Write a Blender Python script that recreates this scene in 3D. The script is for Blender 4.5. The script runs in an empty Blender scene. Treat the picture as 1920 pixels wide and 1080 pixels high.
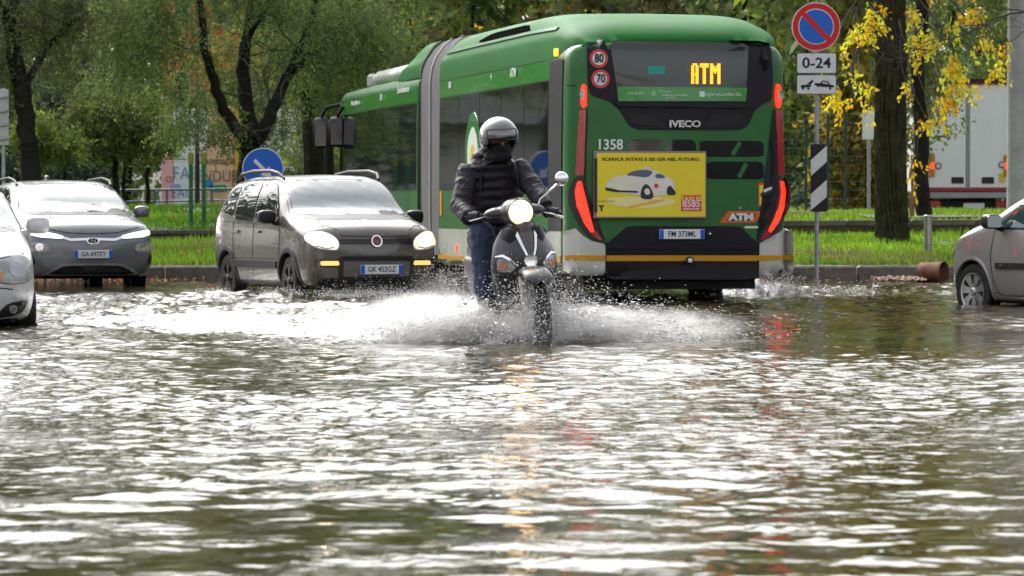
import bpy, bmesh, math, random
import numpy as np
from mathutils import Vector, Matrix
from mathutils.bvhtree import BVHTree

R = math.radians
PI = math.pi
random.seed(11)
rng = np.random.default_rng(11)
S = bpy.context.scene
COL = S.collection

# ------------------------------------------------------------------ camera
F = 7056.0                       # focal length in pixels of the 1920 px photograph
TH = math.atan(150 / F)
CZ = 1.05
cam = bpy.data.cameras.new('camera')
cam.lens = 36 * F / 1920
cam.sensor_width = 36
cam.clip_start = 0.5
cam.clip_end = 2000
cam.dof.use_dof = True
cam.dof.focus_distance = 33
cam.dof.aperture_fstop = 7.5
camo = bpy.data.objects.new('camera', cam)
camo.location = (0, 0, CZ)
camo.rotation_euler = (PI / 2 - TH, 0, 0)
COL.objects.link(camo)
S.camera = camo

# ------------------------------------------------------------------ world, sun
W = bpy.data.worlds.new('World')
S.world = W
W.use_nodes = True
wn = W.node_tree.nodes
wl = W.node_tree.links
wn.clear()
sky = wn.new('ShaderNodeTexSky')
sky.sky_type = 'NISHITA'
sky.sun_disc = False
sky.sun_elevation = R(45)
sky.sun_rotation = R(-27)
sky.air_density = 1.0
sky.dust_density = 6.0
sky.ozone_density = 1.0
hs = wn.new('ShaderNodeHueSaturation')
hs.inputs['Saturation'].default_value = 0.22
bg = wn.new('ShaderNodeBackground')
bg.inputs['Strength'].default_value = 0.15
wo = wn.new('ShaderNodeOutputWorld')
wl.new(sky.outputs[0], hs.inputs['Color'])
wl.new(hs.outputs[0], bg.inputs['Color'])
wl.new(bg.outputs[0], wo.inputs['Surface'])
sun = bpy.data.lights.new('sun', 'SUN')
sun.energy = .5
sun.angle = R(45)
sun.color = (1, .97, .93)
suno = bpy.data.objects.new('sun', sun)
_el, _az = R(45), R(-27)
_d = Vector((math.sin(_az) * math.cos(_el), math.cos(_az) * math.cos(_el), math.sin(_el)))
suno.rotation_euler = (-_d).to_track_quat('-Z', 'Y').to_euler()
suno.location = (0, 0, 60)
COL.objects.link(suno)
S.view_settings.view_transform = 'Standard'
S.view_settings.look = 'None'
S.view_settings.gamma = 1
S.view_settings.use_curve_mapping = False
S.view_settings.exposure = 1.45
S.render.engine = 'CYCLES'
S.cycles.use_denoising = True
S.cycles.max_bounces = 6
S.cycles.diffuse_bounces = 3
S.cycles.glossy_bounces = 4
S.cycles.volume_bounces = 2
S.cycles.transparent_max_bounces = 8
S.cycles.caustics_reflective = False
S.cycles.caustics_refractive = False
S.cycles.sample_clamp_indirect = 6


def at(px, py, Y):
    """the point at depth Y seen at pixel (px, py) of the photograph"""
    dx = (px - 960) / F
    dy = (540 - py) / F
    c, s = math.cos(TH), math.sin(TH)
    d = Vector((dx, c + dy * s, -s + dy * c))
    return Vector((0, 0, CZ)) + d * (Y / d.y)


# ------------------------------------------------------------------ materials
def mat(name, col, rough=.5, metal=0., coat=0., ior=1.5, emit=None, es=0., var=0., vscale=3., bump=0., bscale=40., col2=None, spec=.5):
    m = bpy.data.materials.new(name)
    m.use_nodes = True
    nt = m.node_tree
    n, l = nt.nodes, nt.links
    p = n['Principled BSDF']
    p.inputs['Base Color'].default_value = (*col, 1)
    p.inputs['Roughness'].default_value = rough
    p.inputs['Metallic'].default_value = metal
    p.inputs['IOR'].default_value = ior
    p.inputs['Specular IOR Level'].default_value = spec if (rough < .4 or spec != .5) else .28
    p.inputs['Coat Weight'].default_value = coat
    p.inputs['Coat Roughness'].default_value = .04
    if emit:
        p.inputs['Emission Color'].default_value = (*emit, 1)
        p.inputs['Emission Strength'].default_value = es
    if var or bump:
        tc = n.new('ShaderNodeTexCoord')
    if var:
        nz = n.new('ShaderNodeTexNoise')
        nz.inputs['Scale'].default_value = vscale
        nz.inputs['Detail'].default_value = 6
        nz.inputs['Roughness'].default_value = .65
        l.new(tc.outputs['Object'], nz.inputs['Vector'])
        mr = n.new('ShaderNodeMapRange')
        mr.inputs[1].default_value = .3
        mr.inputs[2].default_value = .7
        l.new(nz.outputs['Fac'], mr.inputs[0])
        mx = n.new('ShaderNodeMix')
        mx.data_type = 'RGBA'
        a = tuple(max(0, c * (1 - var)) for c in col)
        b = col2 if col2 else tuple(min(1, c * (1 + var)) for c in col)
        mx.inputs['A'].default_value = (*a, 1)
        mx.inputs['B'].default_value = (*b, 1)
        l.new(mr.outputs[0], mx.inputs['Factor'])
        l.new(mx.outputs['Result'], p.inputs['Base Color'])
        ma = n.new('ShaderNodeMapRange')
        ma.inputs[3].default_value = max(.02, rough * .75)
        ma.inputs[4].default_value = min(1, rough * 1.3)
        l.new(nz.outputs['Fac'], ma.inputs[0])
        l.new(ma.outputs[0], p.inputs['Roughness'])
    if bump:
        n2 = n.new('ShaderNodeTexNoise')
        n2.inputs['Scale'].default_value = bscale
        n2.inputs['Detail'].default_value = 5
        l.new(tc.outputs['Object'], n2.inputs['Vector'])
        bp = n.new('ShaderNodeBump')
        bp.inputs['Strength'].default_value = bump
        bp.inputs['Distance'].default_value = .02
        l.new(n2.outputs['Fac'], bp.inputs['Height'])
        l.new(bp.outputs[0], p.inputs['Normal'])
    return m


def leafmat(name, transl=.48):
    """leaf colour comes from the mesh attribute 'tint' (each leaf its own shade of its kind)"""
    m = bpy.data.materials.new(name)
    m.use_nodes = True
    n, l = m.node_tree.nodes, m.node_tree.links
    n.clear()
    a = n.new('ShaderNodeAttribute')
    a.attribute_name = 'tint'
    d = n.new('ShaderNodeBsdfDiffuse')
    t = n.new('ShaderNodeBsdfTranslucent')
    g = n.new('ShaderNodeBsdfGlossy')
    g.inputs['Roughness'].default_value = .45
    g.inputs['Color'].default_value = (.7, .75, .8, 1)
    mx = n.new('ShaderNodeMixShader')
    mx.inputs[0].default_value = transl
    m2 = n.new('ShaderNodeMixShader')
    m2.inputs[0].default_value = .022
    o = n.new('ShaderNodeOutputMaterial')
    l.new(a.outputs['Color'], d.inputs['Color'])
    l.new(a.outputs['Color'], t.inputs['Color'])
    l.new(d.outputs[0], mx.inputs[1])
    l.new(t.outputs[0], mx.inputs[2])
    l.new(mx.outputs[0], m2.inputs[1])
    l.new(g.outputs[0], m2.inputs[2])
    l.new(m2.outputs[0], o.inputs['Surface'])
    return m


M = {}
M['black'] = mat('black plastic', (.009, .009, .010), .45, var=.3, vscale=8)
M['gloss_black'] = mat('gloss black', (.012, .012, .015), .12, coat=.6)
M['rubber'] = mat('wet tyre rubber', (.014, .014, .015), .5, var=.4, vscale=12, bump=.25, bscale=60)
M['glass'] = mat('dark window glass', (.010, .014, .014), .03, ior=1.42)
M['screen_glass'] = mat('windscreen glass', (.055, .08, .088), .03, ior=2.2)
M['chrome'] = mat('chrome', (.75, .75, .77), .12, metal=1)
M['steel'] = mat('galvanised steel', (.33, .34, .36), .42, metal=.7, var=.2, vscale=9)
M['white'] = mat('white paint', (.72, .72, .70), .35, var=.08, vscale=4)
M['plate_white'] = mat('plate white', (.62, .64, .66), .4)
M['plate_blue'] = mat('plate blue', (.01, .09, .55), .4)
M['ink'] = mat('black ink', (.012, .012, .014), .5)
M['lamp_white'] = mat('lit headlamp', (.9, .9, .85), .2, emit=(1, .84, .60), es=.26)
M['lamp_bulb'] = mat('lamp hot core', (.9, .9, .85), .2, emit=(1, .84, .55), es=9.)
M['lamp_soft'] = mat('daytime lamp', (.9, .9, .9), .2, emit=(1, .98, .95), es=.55)
M['lamp_glass'] = mat('clear lamp', (.27, .275, .27), .10, coat=.6, var=.5, vscale=9, ior=1.5)
M['lamp_amber'] = mat('lit amber lamp', (.8, .4, .1), .2, emit=(1, .42, .12), es=.6)
M['amber'] = mat('amber lens', (.8, .32, .02), .25, emit=(1, .45, .05), es=.5)
M['tail_red'] = mat('lit tail lamp', (.8, .03, .01), .25, emit=(1, .016, .006), es=1.2)
M['tail_dark'] = mat('red lens', (.32, .012, .016), .16, coat=.8)
M['leaf'] = leafmat('leaves')
M['needle'] = leafmat('grass blades', .3)
M['bark'] = mat('bark', (.014, .011, .009), .85, var=.5, vscale=5, bump=1., bscale=14, col2=(.028, .026, .018), spec=.15)
M['twig'] = mat('twig', (.055, .045, .038), .8)


# ------------------------------------------------------------------ object helpers
def tag(o, label=None, cat=None, group=None, kind=None):
    if label: o['label'] = label
    if cat: o['category'] = cat
    if group: o['group'] = group
    if kind: o['kind'] = kind
    return o


def empty(name, loc=(0, 0, 0), rz=0., label=None, cat=None, group=None):
    o = bpy.data.objects.new(name, None)
    o.location = loc
    o.rotation_euler = (0, 0, rz)
    o.empty_display_size = .2
    COL.objects.link(o)
    return tag(o, label, cat, group)


def link(name, me, parent=None, loc=None):
    o = bpy.data.objects.new(name, me)
    COL.objects.link(o)
    if parent is not None: o.parent = parent
    if loc is not None: o.location = loc
    return o


def shade(me, ang=40):
    me.polygons.foreach_set('use_smooth', np.ones(len(me.polygons), bool))
    if ang is not None:
        me.set_sharp_from_angle(angle=R(ang))
    me.update()


def mesh(name, v, f, mats, parent=None, smooth=None, mi=None, fixn=False):
    me = bpy.data.meshes.new(name)
    me.from_pydata([tuple(p) for p in v], [], [tuple(q) for q in f])
    for m in (mats if isinstance(mats, (list, tuple)) else [mats]):
        me.materials.append(m)
    if mi is not None:
        me.polygons.foreach_set('material_index', np.array(mi, np.int32))
    if fixn:
        bm = bmesh.new()
        bm.from_mesh(me)
        bmesh.ops.recalc_face_normals(bm, faces=bm.faces)
        bm.to_mesh(me)
        bm.free()
    if smooth is not None:
        shade(me, smooth)
    me.update()
    return link(name, me, parent)


class G:
    """collects boxes, tubes, lathes and prisms, then links them as ONE mesh object"""
    def __init__(s):
        s.v, s.f = [], []

    def add(s, v, f):
        b = len(s.v)
        s.v += [tuple(p) for p in v]
        s.f += [tuple(i + b for i in q) for q in f]
        return s

    def box(s, c, d, rz=0., ry=0., rx=0., bev=0.):
        hx, hy, hz = d[0] / 2, d[1] / 2, d[2] / 2
        if bev > 0:
            b = min(bev, hx * .9, hy * .9, hz * .9)
            v = []
            for sx in (-1, 1):
                for sy in (-1, 1):
                    for sz in (-1, 1):
                        v += [(sx * (hx - b), sy * (hy - b), sz * hz), (sx * (hx - b), sy * hy, sz * (hz - b)), (sx * hx, sy * (hy - b), sz * (hz - b))]
            bm = bmesh.new()
            for p in v: bm.verts.new(p)
            bmesh.ops.convex_hull(bm, input=bm.verts)
            bm.verts.index_update()
            v = [q.co.copy() for q in bm.verts]
            f = [[q.index for q in fc.verts] for fc in bm.faces]
            bm.free()
        else:
            v = [Vector((sx * hx, sy * hy, sz * hz)) for sx in (-1, 1) for sy in (-1, 1) for sz in (-1, 1)]
            f = [(0, 1, 3, 2), (4, 6, 7, 5), (0, 4, 5, 1), (2, 3, 7, 6), (0, 2, 6, 4), (1, 5, 7, 3)]
        m = Matrix.Translation(c) @ Matrix.Rotation(rz, 4, 'Z') @ Matrix.Rotation(ry, 4, 'Y') @ Matrix.Rotation(rx, 4, 'X')
        return s.add([m @ Vector(p) for p in v], f)

    def tube(s, pts, rad, n=8, cap=True, flat=1.):
        pts = [Vector(p) for p in pts]
        if not hasattr(rad, '__len__'): rad = [rad] * len(pts)
        v, f = [], []
        up = Vector((.12, .07, 1)).normalized()
        for i, p in enumerate(pts):
            a = pts[max(0, i - 1)]
            b = pts[min(len(pts) - 1, i + 1)]
            t = (b - a).normalized()
            if abs(t.dot(up)) > .98: u = Vector((1, 0, 0))
            else: u = up
            x = t.cross(u).normalized()
            y = x.cross(t).normalized()
            for k in range(n):
                w = 2 * PI * k / n
                v.append(p + (x * math.cos(w) + y * math.sin(w) * flat) * rad[i])
        for i in range(len(pts) - 1):
            for k in range(n):
                f.append((i * n + k, i * n + (k + 1) % n, (i + 1) * n + (k + 1) % n, (i + 1) * n + k))
        if cap:
            f.append(tuple(range(n - 1, -1, -1)))
            f.append(tuple((len(pts) - 1) * n + k for k in range(n)))
        return s.add(v, f)

    def lathe(s, prof, c=(0, 0, 0), axis='z', n=24, closed=False):
        """prof: (radius, height along the axis)"""
        v, f = [], []
        for (r, h) in prof:
            for k in range(n):
                w = 2 * PI * k / n
                a, b = r * math.cos(w), r * math.sin(w)
                p = {'z': (a, b, h), 'x': (h, a, b), 'y': (a, h, b)}[axis]
                v.append((p[0] + c[0], p[1] + c[1], p[2] + c[2]))
        m = len(prof)
        for i in range(m if closed else m - 1):
            j = (i + 1) % m
            for k in range(n):
                f.append((i * n + k, i * n + (k + 1) % n, j * n + (k + 1) % n, j * n + k))
        if not closed:
            f.append(tuple(range(n)))
            f.append(tuple((m - 1) * n + k for k in range(n)))
        return s.add(v, f)

    def prism(s, poly, axis, a, b):
        """poly extruded along an axis from a to b; poly in the other two coordinates (in xyz order)"""
        n = len(poly)
        def P(q, h):
            return {'x': (h, q[0], q[1]), 'y': (q[0], h, q[1]), 'z': (q[0], q[1], h)}[axis]
        v = [P(q, a) for q in poly] + [P(q, b) for q in poly]
        f = [tuple(range(n)), tuple(range(2 * n - 1, n - 1, -1))]
        f += [(i, i + n, (i + 1) % n + n, (i + 1) % n) for i in range(n)]
        return s.add(v, f)

    def ball(s, c, r, n=12, m=8):
        if not hasattr(r, '__len__'): r = (r, r, r)
        v = [(c[0], c[1], c[2] - r[2])]
        f = []
        for i in range(1, m):
            t = -PI / 2 + PI * i / m
            for k in range(n):
                w = 2 * PI * k / n
                v.append((c[0] + r[0] * math.cos(t) * math.cos(w), c[1] + r[1] * math.cos(t) * math.sin(w), c[2] + r[2] * math.sin(t)))
        v.append((c[0], c[1], c[2] + r[2]))
        for k in range(n): f.append((0, 1 + (k + 1) % n, 1 + k))
        for i in range(m - 2):
            for k in range(n):
                f.append((1 + i * n + k, 1 + i * n + (k + 1) % n, 1 + (i + 1) * n + (k + 1) % n, 1 + (i + 1) * n + k))
        t = len(v) - 1
        for k in range(n): f.append((t, 1 + (m - 2) * n + k, 1 + (m - 2) * n + (k + 1) % n))
        return s.add(v, f)

    def build(s, name, m, parent=None, smooth=35, fixn=True):
        return mesh(name, s.v, s.f, m, parent, smooth, fixn=fixn)


# ------------------------------------------------------------------ 2D outlines
def rrect(x0, z0, x1, z1, r, n=4):
    r = min(r, abs(x1 - x0) / 2, abs(z1 - z0) / 2)
    o = []
    for (cx, cz, a0) in ((x1 - r, z0 + r, -90), (x1 - r, z1 - r, 0), (x0 + r, z1 - r, 90), (x0 + r, z0 + r, 180)):
        for k in range(n + 1):
            a = R(a0 + 90 * k / n)
            o.append((cx + r * math.cos(a), cz + r * math.sin(a)))
    return o


def circ(cx, cz, rx, rz=None, n=20):
    rz = rx if rz is None else rz
    return [(cx + rx * math.cos(2 * PI * k / n), cz + rz * math.sin(2 * PI * k / n)) for k in range(n)]


def soft(p, it=2, q=.25):
    for _ in range(it):
        o = []
        for i in range(len(p)):
            a, b = p[i], p[(i + 1) % len(p)]
            o.append((a[0] * (1 - q) + b[0] * q, a[1] * (1 - q) + b[1] * q))
            o.append((a[0] * q + b[0] * (1 - q), a[1] * q + b[1] * (1 - q)))
        p = o
    return p


def band(pts, w):
    """an open line of (a, b) points thickened to an outline of width w (w may be a list)"""
    n = len(pts)
    ws = w if hasattr(w, '__len__') else [w] * n
    L_, R_ = [], []
    for i in range(n):
        a = pts[max(0, i - 1)]
        b = pts[min(n - 1, i + 1)]
        dx, dz = b[0] - a[0], b[1] - a[1]
        k = math.hypot(dx, dz) or 1
        nx, nz = -dz / k * ws[i] / 2, dx / k * ws[i] / 2
        L_.append((pts[i][0] + nx, pts[i][1] + nz))
        R_.append((pts[i][0] - nx, pts[i][1] - nz))
    return L_ + R_[::-1]


def mir(p):
    return [(-a, b) for a, b in p][::-1]


# ------------------------------------------------------------------ lofted bodies and panels laid on them
def pchip(x, y, q):
    x = np.asarray(x, float)
    y = np.asarray(y, float)
    one = y.ndim == 1
    if one: y = y[:, None]
    h = np.diff(x)[:, None]
    d = np.diff(y, axis=0) / h
    m = np.zeros_like(y)
    if len(x) > 2:
        w1 = 2 * h[1:] + h[:-1]
        w2 = h[1:] + 2 * h[:-1]
        ok = d[:-1] * d[1:] > 0
        with np.errstate(divide='ignore', invalid='ignore'):
            mm = (w1 + w2) / (w1 / d[:-1] + w2 / d[1:])
        m[1:-1] = np.where(ok, mm, 0)
    m[0] = d[0]
    m[-1] = d[-1]
    q = np.asarray(q, float)
    i = np.clip(np.searchsorted(x, q, 'right') - 1, 0, len(x) - 2)
    hh = h[i]
    t = (q[:, None] - x[i][:, None]) / hh
    r = ((1 + 2 * t) * (1 - t) ** 2 * y[i] + t * (1 - t) ** 2 * hh * m[i] + t * t * (3 - 2 * t) * y[i + 1] + t * t * (t - 1) * hh * m[i + 1])
    return r[:, 0] if one else r


def carsec(r):
    zb, wl, wm, zm, ws, zs, wt, zt, zc = r
    return [(0, zb), (wl * .75, zb), (wl, zb + .06), (wm, zm), (ws, zs), (wt, zt), (wt * .8, zt + .62 * (zc - zt)), (0, zc)]


def loft(st, du=.08, vper=5, cap0=.04, cap1=.03, sec=carsec):
    st = np.array(st, float)
    yq = [st[0, 0]]
    for a, b in zip(st[:-1, 0], st[1:, 0]):
        n = max(2, int(math.ceil((b - a) / du)))
        yq += list(np.linspace(a, b, n + 1)[1:])
    cols = pchip(st[:, 0], st[:, 1:], yq)
    rings = []
    for y, r in zip(yq, cols):
        p = np.array(sec(r), float)
        s = np.concatenate([[0], np.cumsum(np.hypot(*np.diff(p, axis=0).T) + 1e-6)])
        sq = np.concatenate([np.linspace(a, b, vper + 1)[:-1] for a, b in zip(s[:-1], s[1:])] + [[s[-1]]])
        h = pchip(s, p, sq)
        full = np.vstack([h, h[-2:0:-1] * [-1, 1]])
        rings.append(np.column_stack([full[:, 0], np.full(len(full), y), full[:, 1]]))
    def caps(ring, dy):
        c = ring.mean(0)
        out = []
        for k in (.92, .72, .45, .18):
            q = c + (ring - c) * k
            q[:, 1] = ring[:, 1] + dy * (1 - k * k)
            out.append(q)
        return out
    rings = caps(rings[0], -cap0)[::-1] + rings + caps(rings[-1], cap1)
    n = len(rings[0])
    v = np.vstack(rings)
    f = []
    for i in range(len(rings) - 1):
        for k in range(n):
            f.append((i * n + k, i * n + (k + 1) % n, (i + 1) * n + (k + 1) % n, (i + 1) * n + k))
    f.append(tuple(range(n - 1, -1, -1)))
    f.append(tuple((len(rings) - 1) * n + k for k in range(n)))
    return [tuple(p) for p in v], f


RAY = {'y': (lambda u, v: Vector((u, -60, v)), Vector((0, 1, 0))), 'Y': (lambda u, v: Vector((u, 60, v)), Vector((0, -1, 0))),
       'x': (lambda u, v: Vector((-60, u, v)), Vector((1, 0, 0))), 'X': (lambda u, v: Vector((60, u, v)), Vector((-1, 0, 0))),
       'z': (lambda u, v: Vector((u, v, 60)), Vector((0, 0, -1)))}


def patch(name, bvh, poly, axis, off=.004, th=.012, m=None, parent=None, step=.1, smooth=50):
    """a panel with the outline poly, seen along an axis, laid on a body's surface and standing off it"""
    bm = bmesh.new()
    p2 = []
    for q in poly:
        if not p2 or (abs(q[0] - p2[-1][0]) + abs(q[1] - p2[-1][1])) > 1e-5: p2.append(q)
    vs = [bm.verts.new((u, v, 0)) for u, v in p2]
    fc = bm.faces.new(vs)
    bmesh.ops.triangulate(bm, faces=[fc], ngon_method='EAR_CLIP')
    us = [q[0] for q in p2]
    ws = [q[1] for q in p2]
    for lo, hi, no in ((min(us), max(us), (1, 0, 0)), (min(ws), max(ws), (0, 1, 0))):
        n = int((hi - lo) / step)
        for k in range(1, n + 1):
            c = lo + (hi - lo) * k / (n + 1)
            bmesh.ops.bisect_plane(bm, geom=bm.verts[:] + bm.edges[:] + bm.faces[:], plane_co=Vector(no) * c, plane_no=no, dist=1e-5)
    org, d = RAY[axis]
    hit = {}
    dep = []
    bm.verts.ensure_lookup_table()
    for i, v in enumerate(bm.verts):
        o = org(v.co.x, v.co.y)
        loc, nor, _, t = bvh.ray_cast(o, d)
        if loc is not None:
            if nor.dot(d) > 0: nor = -nor
            hit[i] = (loc, nor)
            dep.append(t)
    md = sum(dep) / len(dep) if dep else 60
    V = []
    N = []
    for i, v in enumerate(bm.verts):
        if i in hit: loc, nor = hit[i]
        else: loc, nor = org(v.co.x, v.co.y) + d * md, -d
        V.append(loc + nor * off)
        N.append(nor)
    bm.verts.index_update()
    Fc = [[q.index for q in f.verts] for f in bm.faces]
    be = [(e.verts[0].index, e.verts[1].index) for e in bm.edges if len(e.link_faces) == 1]
    bm.free()
    base = {}
    for a, b in be:
        for i in (a, b):
            if i not in base:
                base[i] = len(V)
                V.append(V[i] - N[i] * th)
    for a, b in be: Fc.append((a, b, base[b], base[a]))
    # front faces look against the ray
    out = []
    nf = len(Fc) - len(be)
    for k, q in enumerate(Fc):
        if k < nf:
            a, b, c = V[q[0]], V[q[1]], V[q[2]]
            if (b - a).cross(c - a).dot(d) > 0: q = q[::-1]
        out.append(q)
    return mesh(name, V, out, m, parent, smooth, fixn=False)


def bvh_of(v, f):
    return BVHTree.FromPolygons([Vector(p) for p in v], f)


def text(name, s, size, m, parent, loc, rot=(PI / 2, 0, 0), ext=.002, align='CENTER', sx=1., bold=0., space=1.):
    c = bpy.data.curves.new(name, 'FONT')
    c.body = s
    c.size = size
    c.extrude = ext
    c.offset = bold
    c.align_x = align
    c.align_y = 'CENTER'
    c.resolution_u = 3
    c.space_character = space
    t = bpy.data.objects.new(name, c)
    me = bpy.data.meshes.new_from_object(t)
    bpy.data.objects.remove(t)
    me.materials.clear()
    me.materials.append(m)
    o = link(name, me, parent)
    o.location = loc
    o.rotation_euler = rot
    o.scale = (sx, 1, 1)
    return o


def boolean_cut(ob, v, f, m_index_mats):
    cm = bpy.data.meshes.new('cutter')
    cm.from_pydata(v, [], f)
    for m in m_index_mats: cm.materials.append(m)
    cm.polygons.foreach_set('material_index', np.ones(len(cm.polygons), np.int32))
    bm = bmesh.new(); bm.from_mesh(cm); bmesh.ops.recalc_face_normals(bm, faces=bm.faces); bm.to_mesh(cm); bm.free()
    co = link('cutter', cm)
    md = ob.modifiers.new('cut', 'BOOLEAN')
    md.operation = 'DIFFERENCE'
    md.solver = 'EXACT'
    md.object = co
    dg = bpy.context.evaluated_depsgraph_get()
    me = bpy.data.meshes.new_from_object(ob.evaluated_get(dg))
    ob.modifiers.clear()
    ob.data = me
    bpy.data.objects.remove(co)
    shade(me, 38)


def remeshed(name, g, m, parent, voxel=.012, it=3, fac=.5):
    """overlapping closed pieces fused into one continuous skin"""
    me = bpy.data.meshes.new(name)
    me.from_pydata(g.v, [], g.f)
    bm = bmesh.new(); bm.from_mesh(me); bmesh.ops.recalc_face_normals(bm, faces=bm.faces); bm.to_mesh(me); bm.free()
    o = link(name, me)
    md = o.modifiers.new('r', 'REMESH')
    md.mode = 'VOXEL'
    md.voxel_size = voxel
    sm = o.modifiers.new('s', 'SMOOTH')
    sm.iterations = it
    sm.factor = fac
    dg = bpy.context.evaluated_depsgraph_get()
    m2 = bpy.data.meshes.new_from_object(o.evaluated_get(dg))
    o.modifiers.clear()
    o.data = m2
    m2.materials.clear()
    m2.materials.append(m)
    shade(m2, None)
    o.parent = parent
    return o


def bulk(name, V, Fq, mats, parent=None, tint=None, nper=4, smooth=False):
    """many small faces at once from arrays: V (n,3), faces of nper consecutive indices in Fq (m,nper)"""
    me = bpy.data.meshes.new(name)
    me.vertices.add(len(V))
    me.vertices.foreach_set('co', np.ascontiguousarray(V, np.float32).ravel())
    m = len(Fq)
    me.loops.add(m * nper)
    me.loops.foreach_set('vertex_index', np.ascontiguousarray(Fq, np.int32).ravel())
    me.polygons.add(m)
    me.polygons.foreach_set('loop_start', np.arange(0, m * nper, nper, dtype=np.int32))
    me.polygons.foreach_set('loop_total', np.full(m, nper, np.int32))
    if smooth: me.polygons.foreach_set('use_smooth', np.ones(m, bool))
    for q in (mats if isinstance(mats, (list, tuple)) else [mats]): me.materials.append(q)
    me.update(calc_edges=True)
    if tint is not None:
        a = me.attributes.new('tint', 'FLOAT_COLOR', 'POINT')
        c = np.ones((len(V), 4), np.float32)
        c[:, :3] = tint
        a.data.foreach_set('color', c.ravel())
    return link(name, me, parent)
# ================================================================== ground, road, water
M['asphalt'] = mat('wet asphalt', (.045, .045, .047), .3, var=.35, vscale=6, bump=.3, bscale=90)
M['soil'] = mat('verge soil and turf', (.050, .046, .022), .9, var=.5, vscale=2.2, col2=(.085, .11, .03), bump=.4, bscale=30)
M['far_soil'] = mat('park ground', (.045, .07, .02), .9, var=.4, vscale=.6)
M['kerbstone'] = mat('wet kerb granite', (.125, .103, .085), .5, var=.4, vscale=7, bump=.4, bscale=50, col2=(.20, .17, .14))
M['concrete'] = mat('weathered concrete', (.12, .11, .095), .75, var=.45, vscale=3, bump=.3, bscale=40)
M['pale_concrete'] = mat('pale concrete', (.36, .355, .36), .7, var=.25, vscale=2.5, bump=.25, bscale=25)
M['path'] = mat('park path', (.09, .088, .086), .85, var=.2, vscale=2)


def sheet(name, xs, ys, zf, m):
    V = [(x, y, zf(x, y)) for y in ys for x in xs]
    n = len(xs)
    Fc = [(j * n + i, j * n + i + 1, (j + 1) * n + i + 1, (j + 1) * n + i) for j in range(len(ys) - 1) for i in range(n - 1)]
    return tag(mesh(name, V, Fc, m, None, None), kind='structure')


def lerp(a, b, t):
    t = min(1, max(0, t))
    return a + (b - a) * t


def z_verge(x, y):
    return lerp(.2, .56 + .009 * max(-9, min(9, x)), (y - 55.3) / 6.7) + .02 * math.sin(x * 1.3 + y) * math.sin(y * .9)


def z_lawn(x, y):
    l = lerp(.66, 1.08, (y - 62.2) / 10) if y < 73 else lerp(1.08, .7, (y - 73) / 8)
    r = lerp(.82, .97, (y - 62.2) / 14) if y < 78 else lerp(.97, .7, (y - 78) / 14)
    return lerp(l, r, (x + 1) / 4) + .015 * math.sin(x * .9) * math.sin(y * .7)


road = sheet('road', np.linspace(-70, 70, 8), [-12, 54.95], lambda x, y: -.16, M['asphalt'])
sheet('grass_verge', np.linspace(-24, 24, 97), np.linspace(55.28, 62.05, 18), z_verge, M['soil'])
sheet('lawn', np.linspace(-34, 34, 69), np.concatenate([np.linspace(62.2, 82, 34), np.linspace(84, 130, 12)]), z_lawn, M['soil'])
sheet('ground', [-400, -30, 30, 400], [62.2, 90, 140, 700], lambda x, y: .45, M['far_soil'])
pth = sheet('path', np.linspace(6.2, 14, 12), np.linspace(64.2, 67.8, 5), lambda x, y: z_lawn(x, y) + .05, M['path'])

# kerb of single granite stones along the far side of the road
kerb = empty('kerb', (0, 55.1, 0))
tag(kerb, kind='structure')
x = -14.2
k = 0
kst = {}
while x < 14:
    L_ = (1.0, 1.12, .92)[k % 3]
    if k % 3 not in kst:
        o = G().box((0, 0, .0), (L_ - .03, .30, .40), bev=.03).build('kerb_stone', M['kerbstone'], kerb)
        kst[k % 3] = o.data
    else:
        o = link('kerb_stone', kst[k % 3], kerb)
    o.location = (x + L_ / 2, rng.normal(0, .008), .005 + rng.normal(0, .006))
    o.rotation_euler = (rng.normal(0, .008), 0, rng.normal(0, .006))
    x += L_
    k += 1


# ------------------------------------------------------------------ flood water: a real sheet of waves
def vnoise(x, y, seed):
    """smooth value noise"""
    r = np.random.default_rng(seed)
    T = r.random((256, 256))
    xi = np.floor(x).astype(int)
    yi = np.floor(y).astype(int)
    fx, fy = x - xi, y - yi
    fx = fx * fx * (3 - 2 * fx)
    fy = fy * fy * (3 - 2 * fy)
    g = lambda a, b: T[a % 256, b % 256]
    return (g(xi, yi) * (1 - fx) + g(xi + 1, yi) * fx) * (1 - fy) + (g(xi, yi + 1) * (1 - fx) + g(xi + 1, yi + 1) * fx) * fy


def sst(a, b, t):
    t = np.clip((t - a) / (b - a), 0, 1)
    return t * t * (3 - 2 * t)


SC = Vector((.215, 29.2, 0))               # where the scooter's front wheel meets the water
SYAW = R(15)


def sc_local(x, y):
    dx, dy = x - SC.x, y - SC.y
    c, s = math.cos(SYAW), math.sin(SYAW)
    return dx * c + dy * s, -dx * s + dy * c


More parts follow.
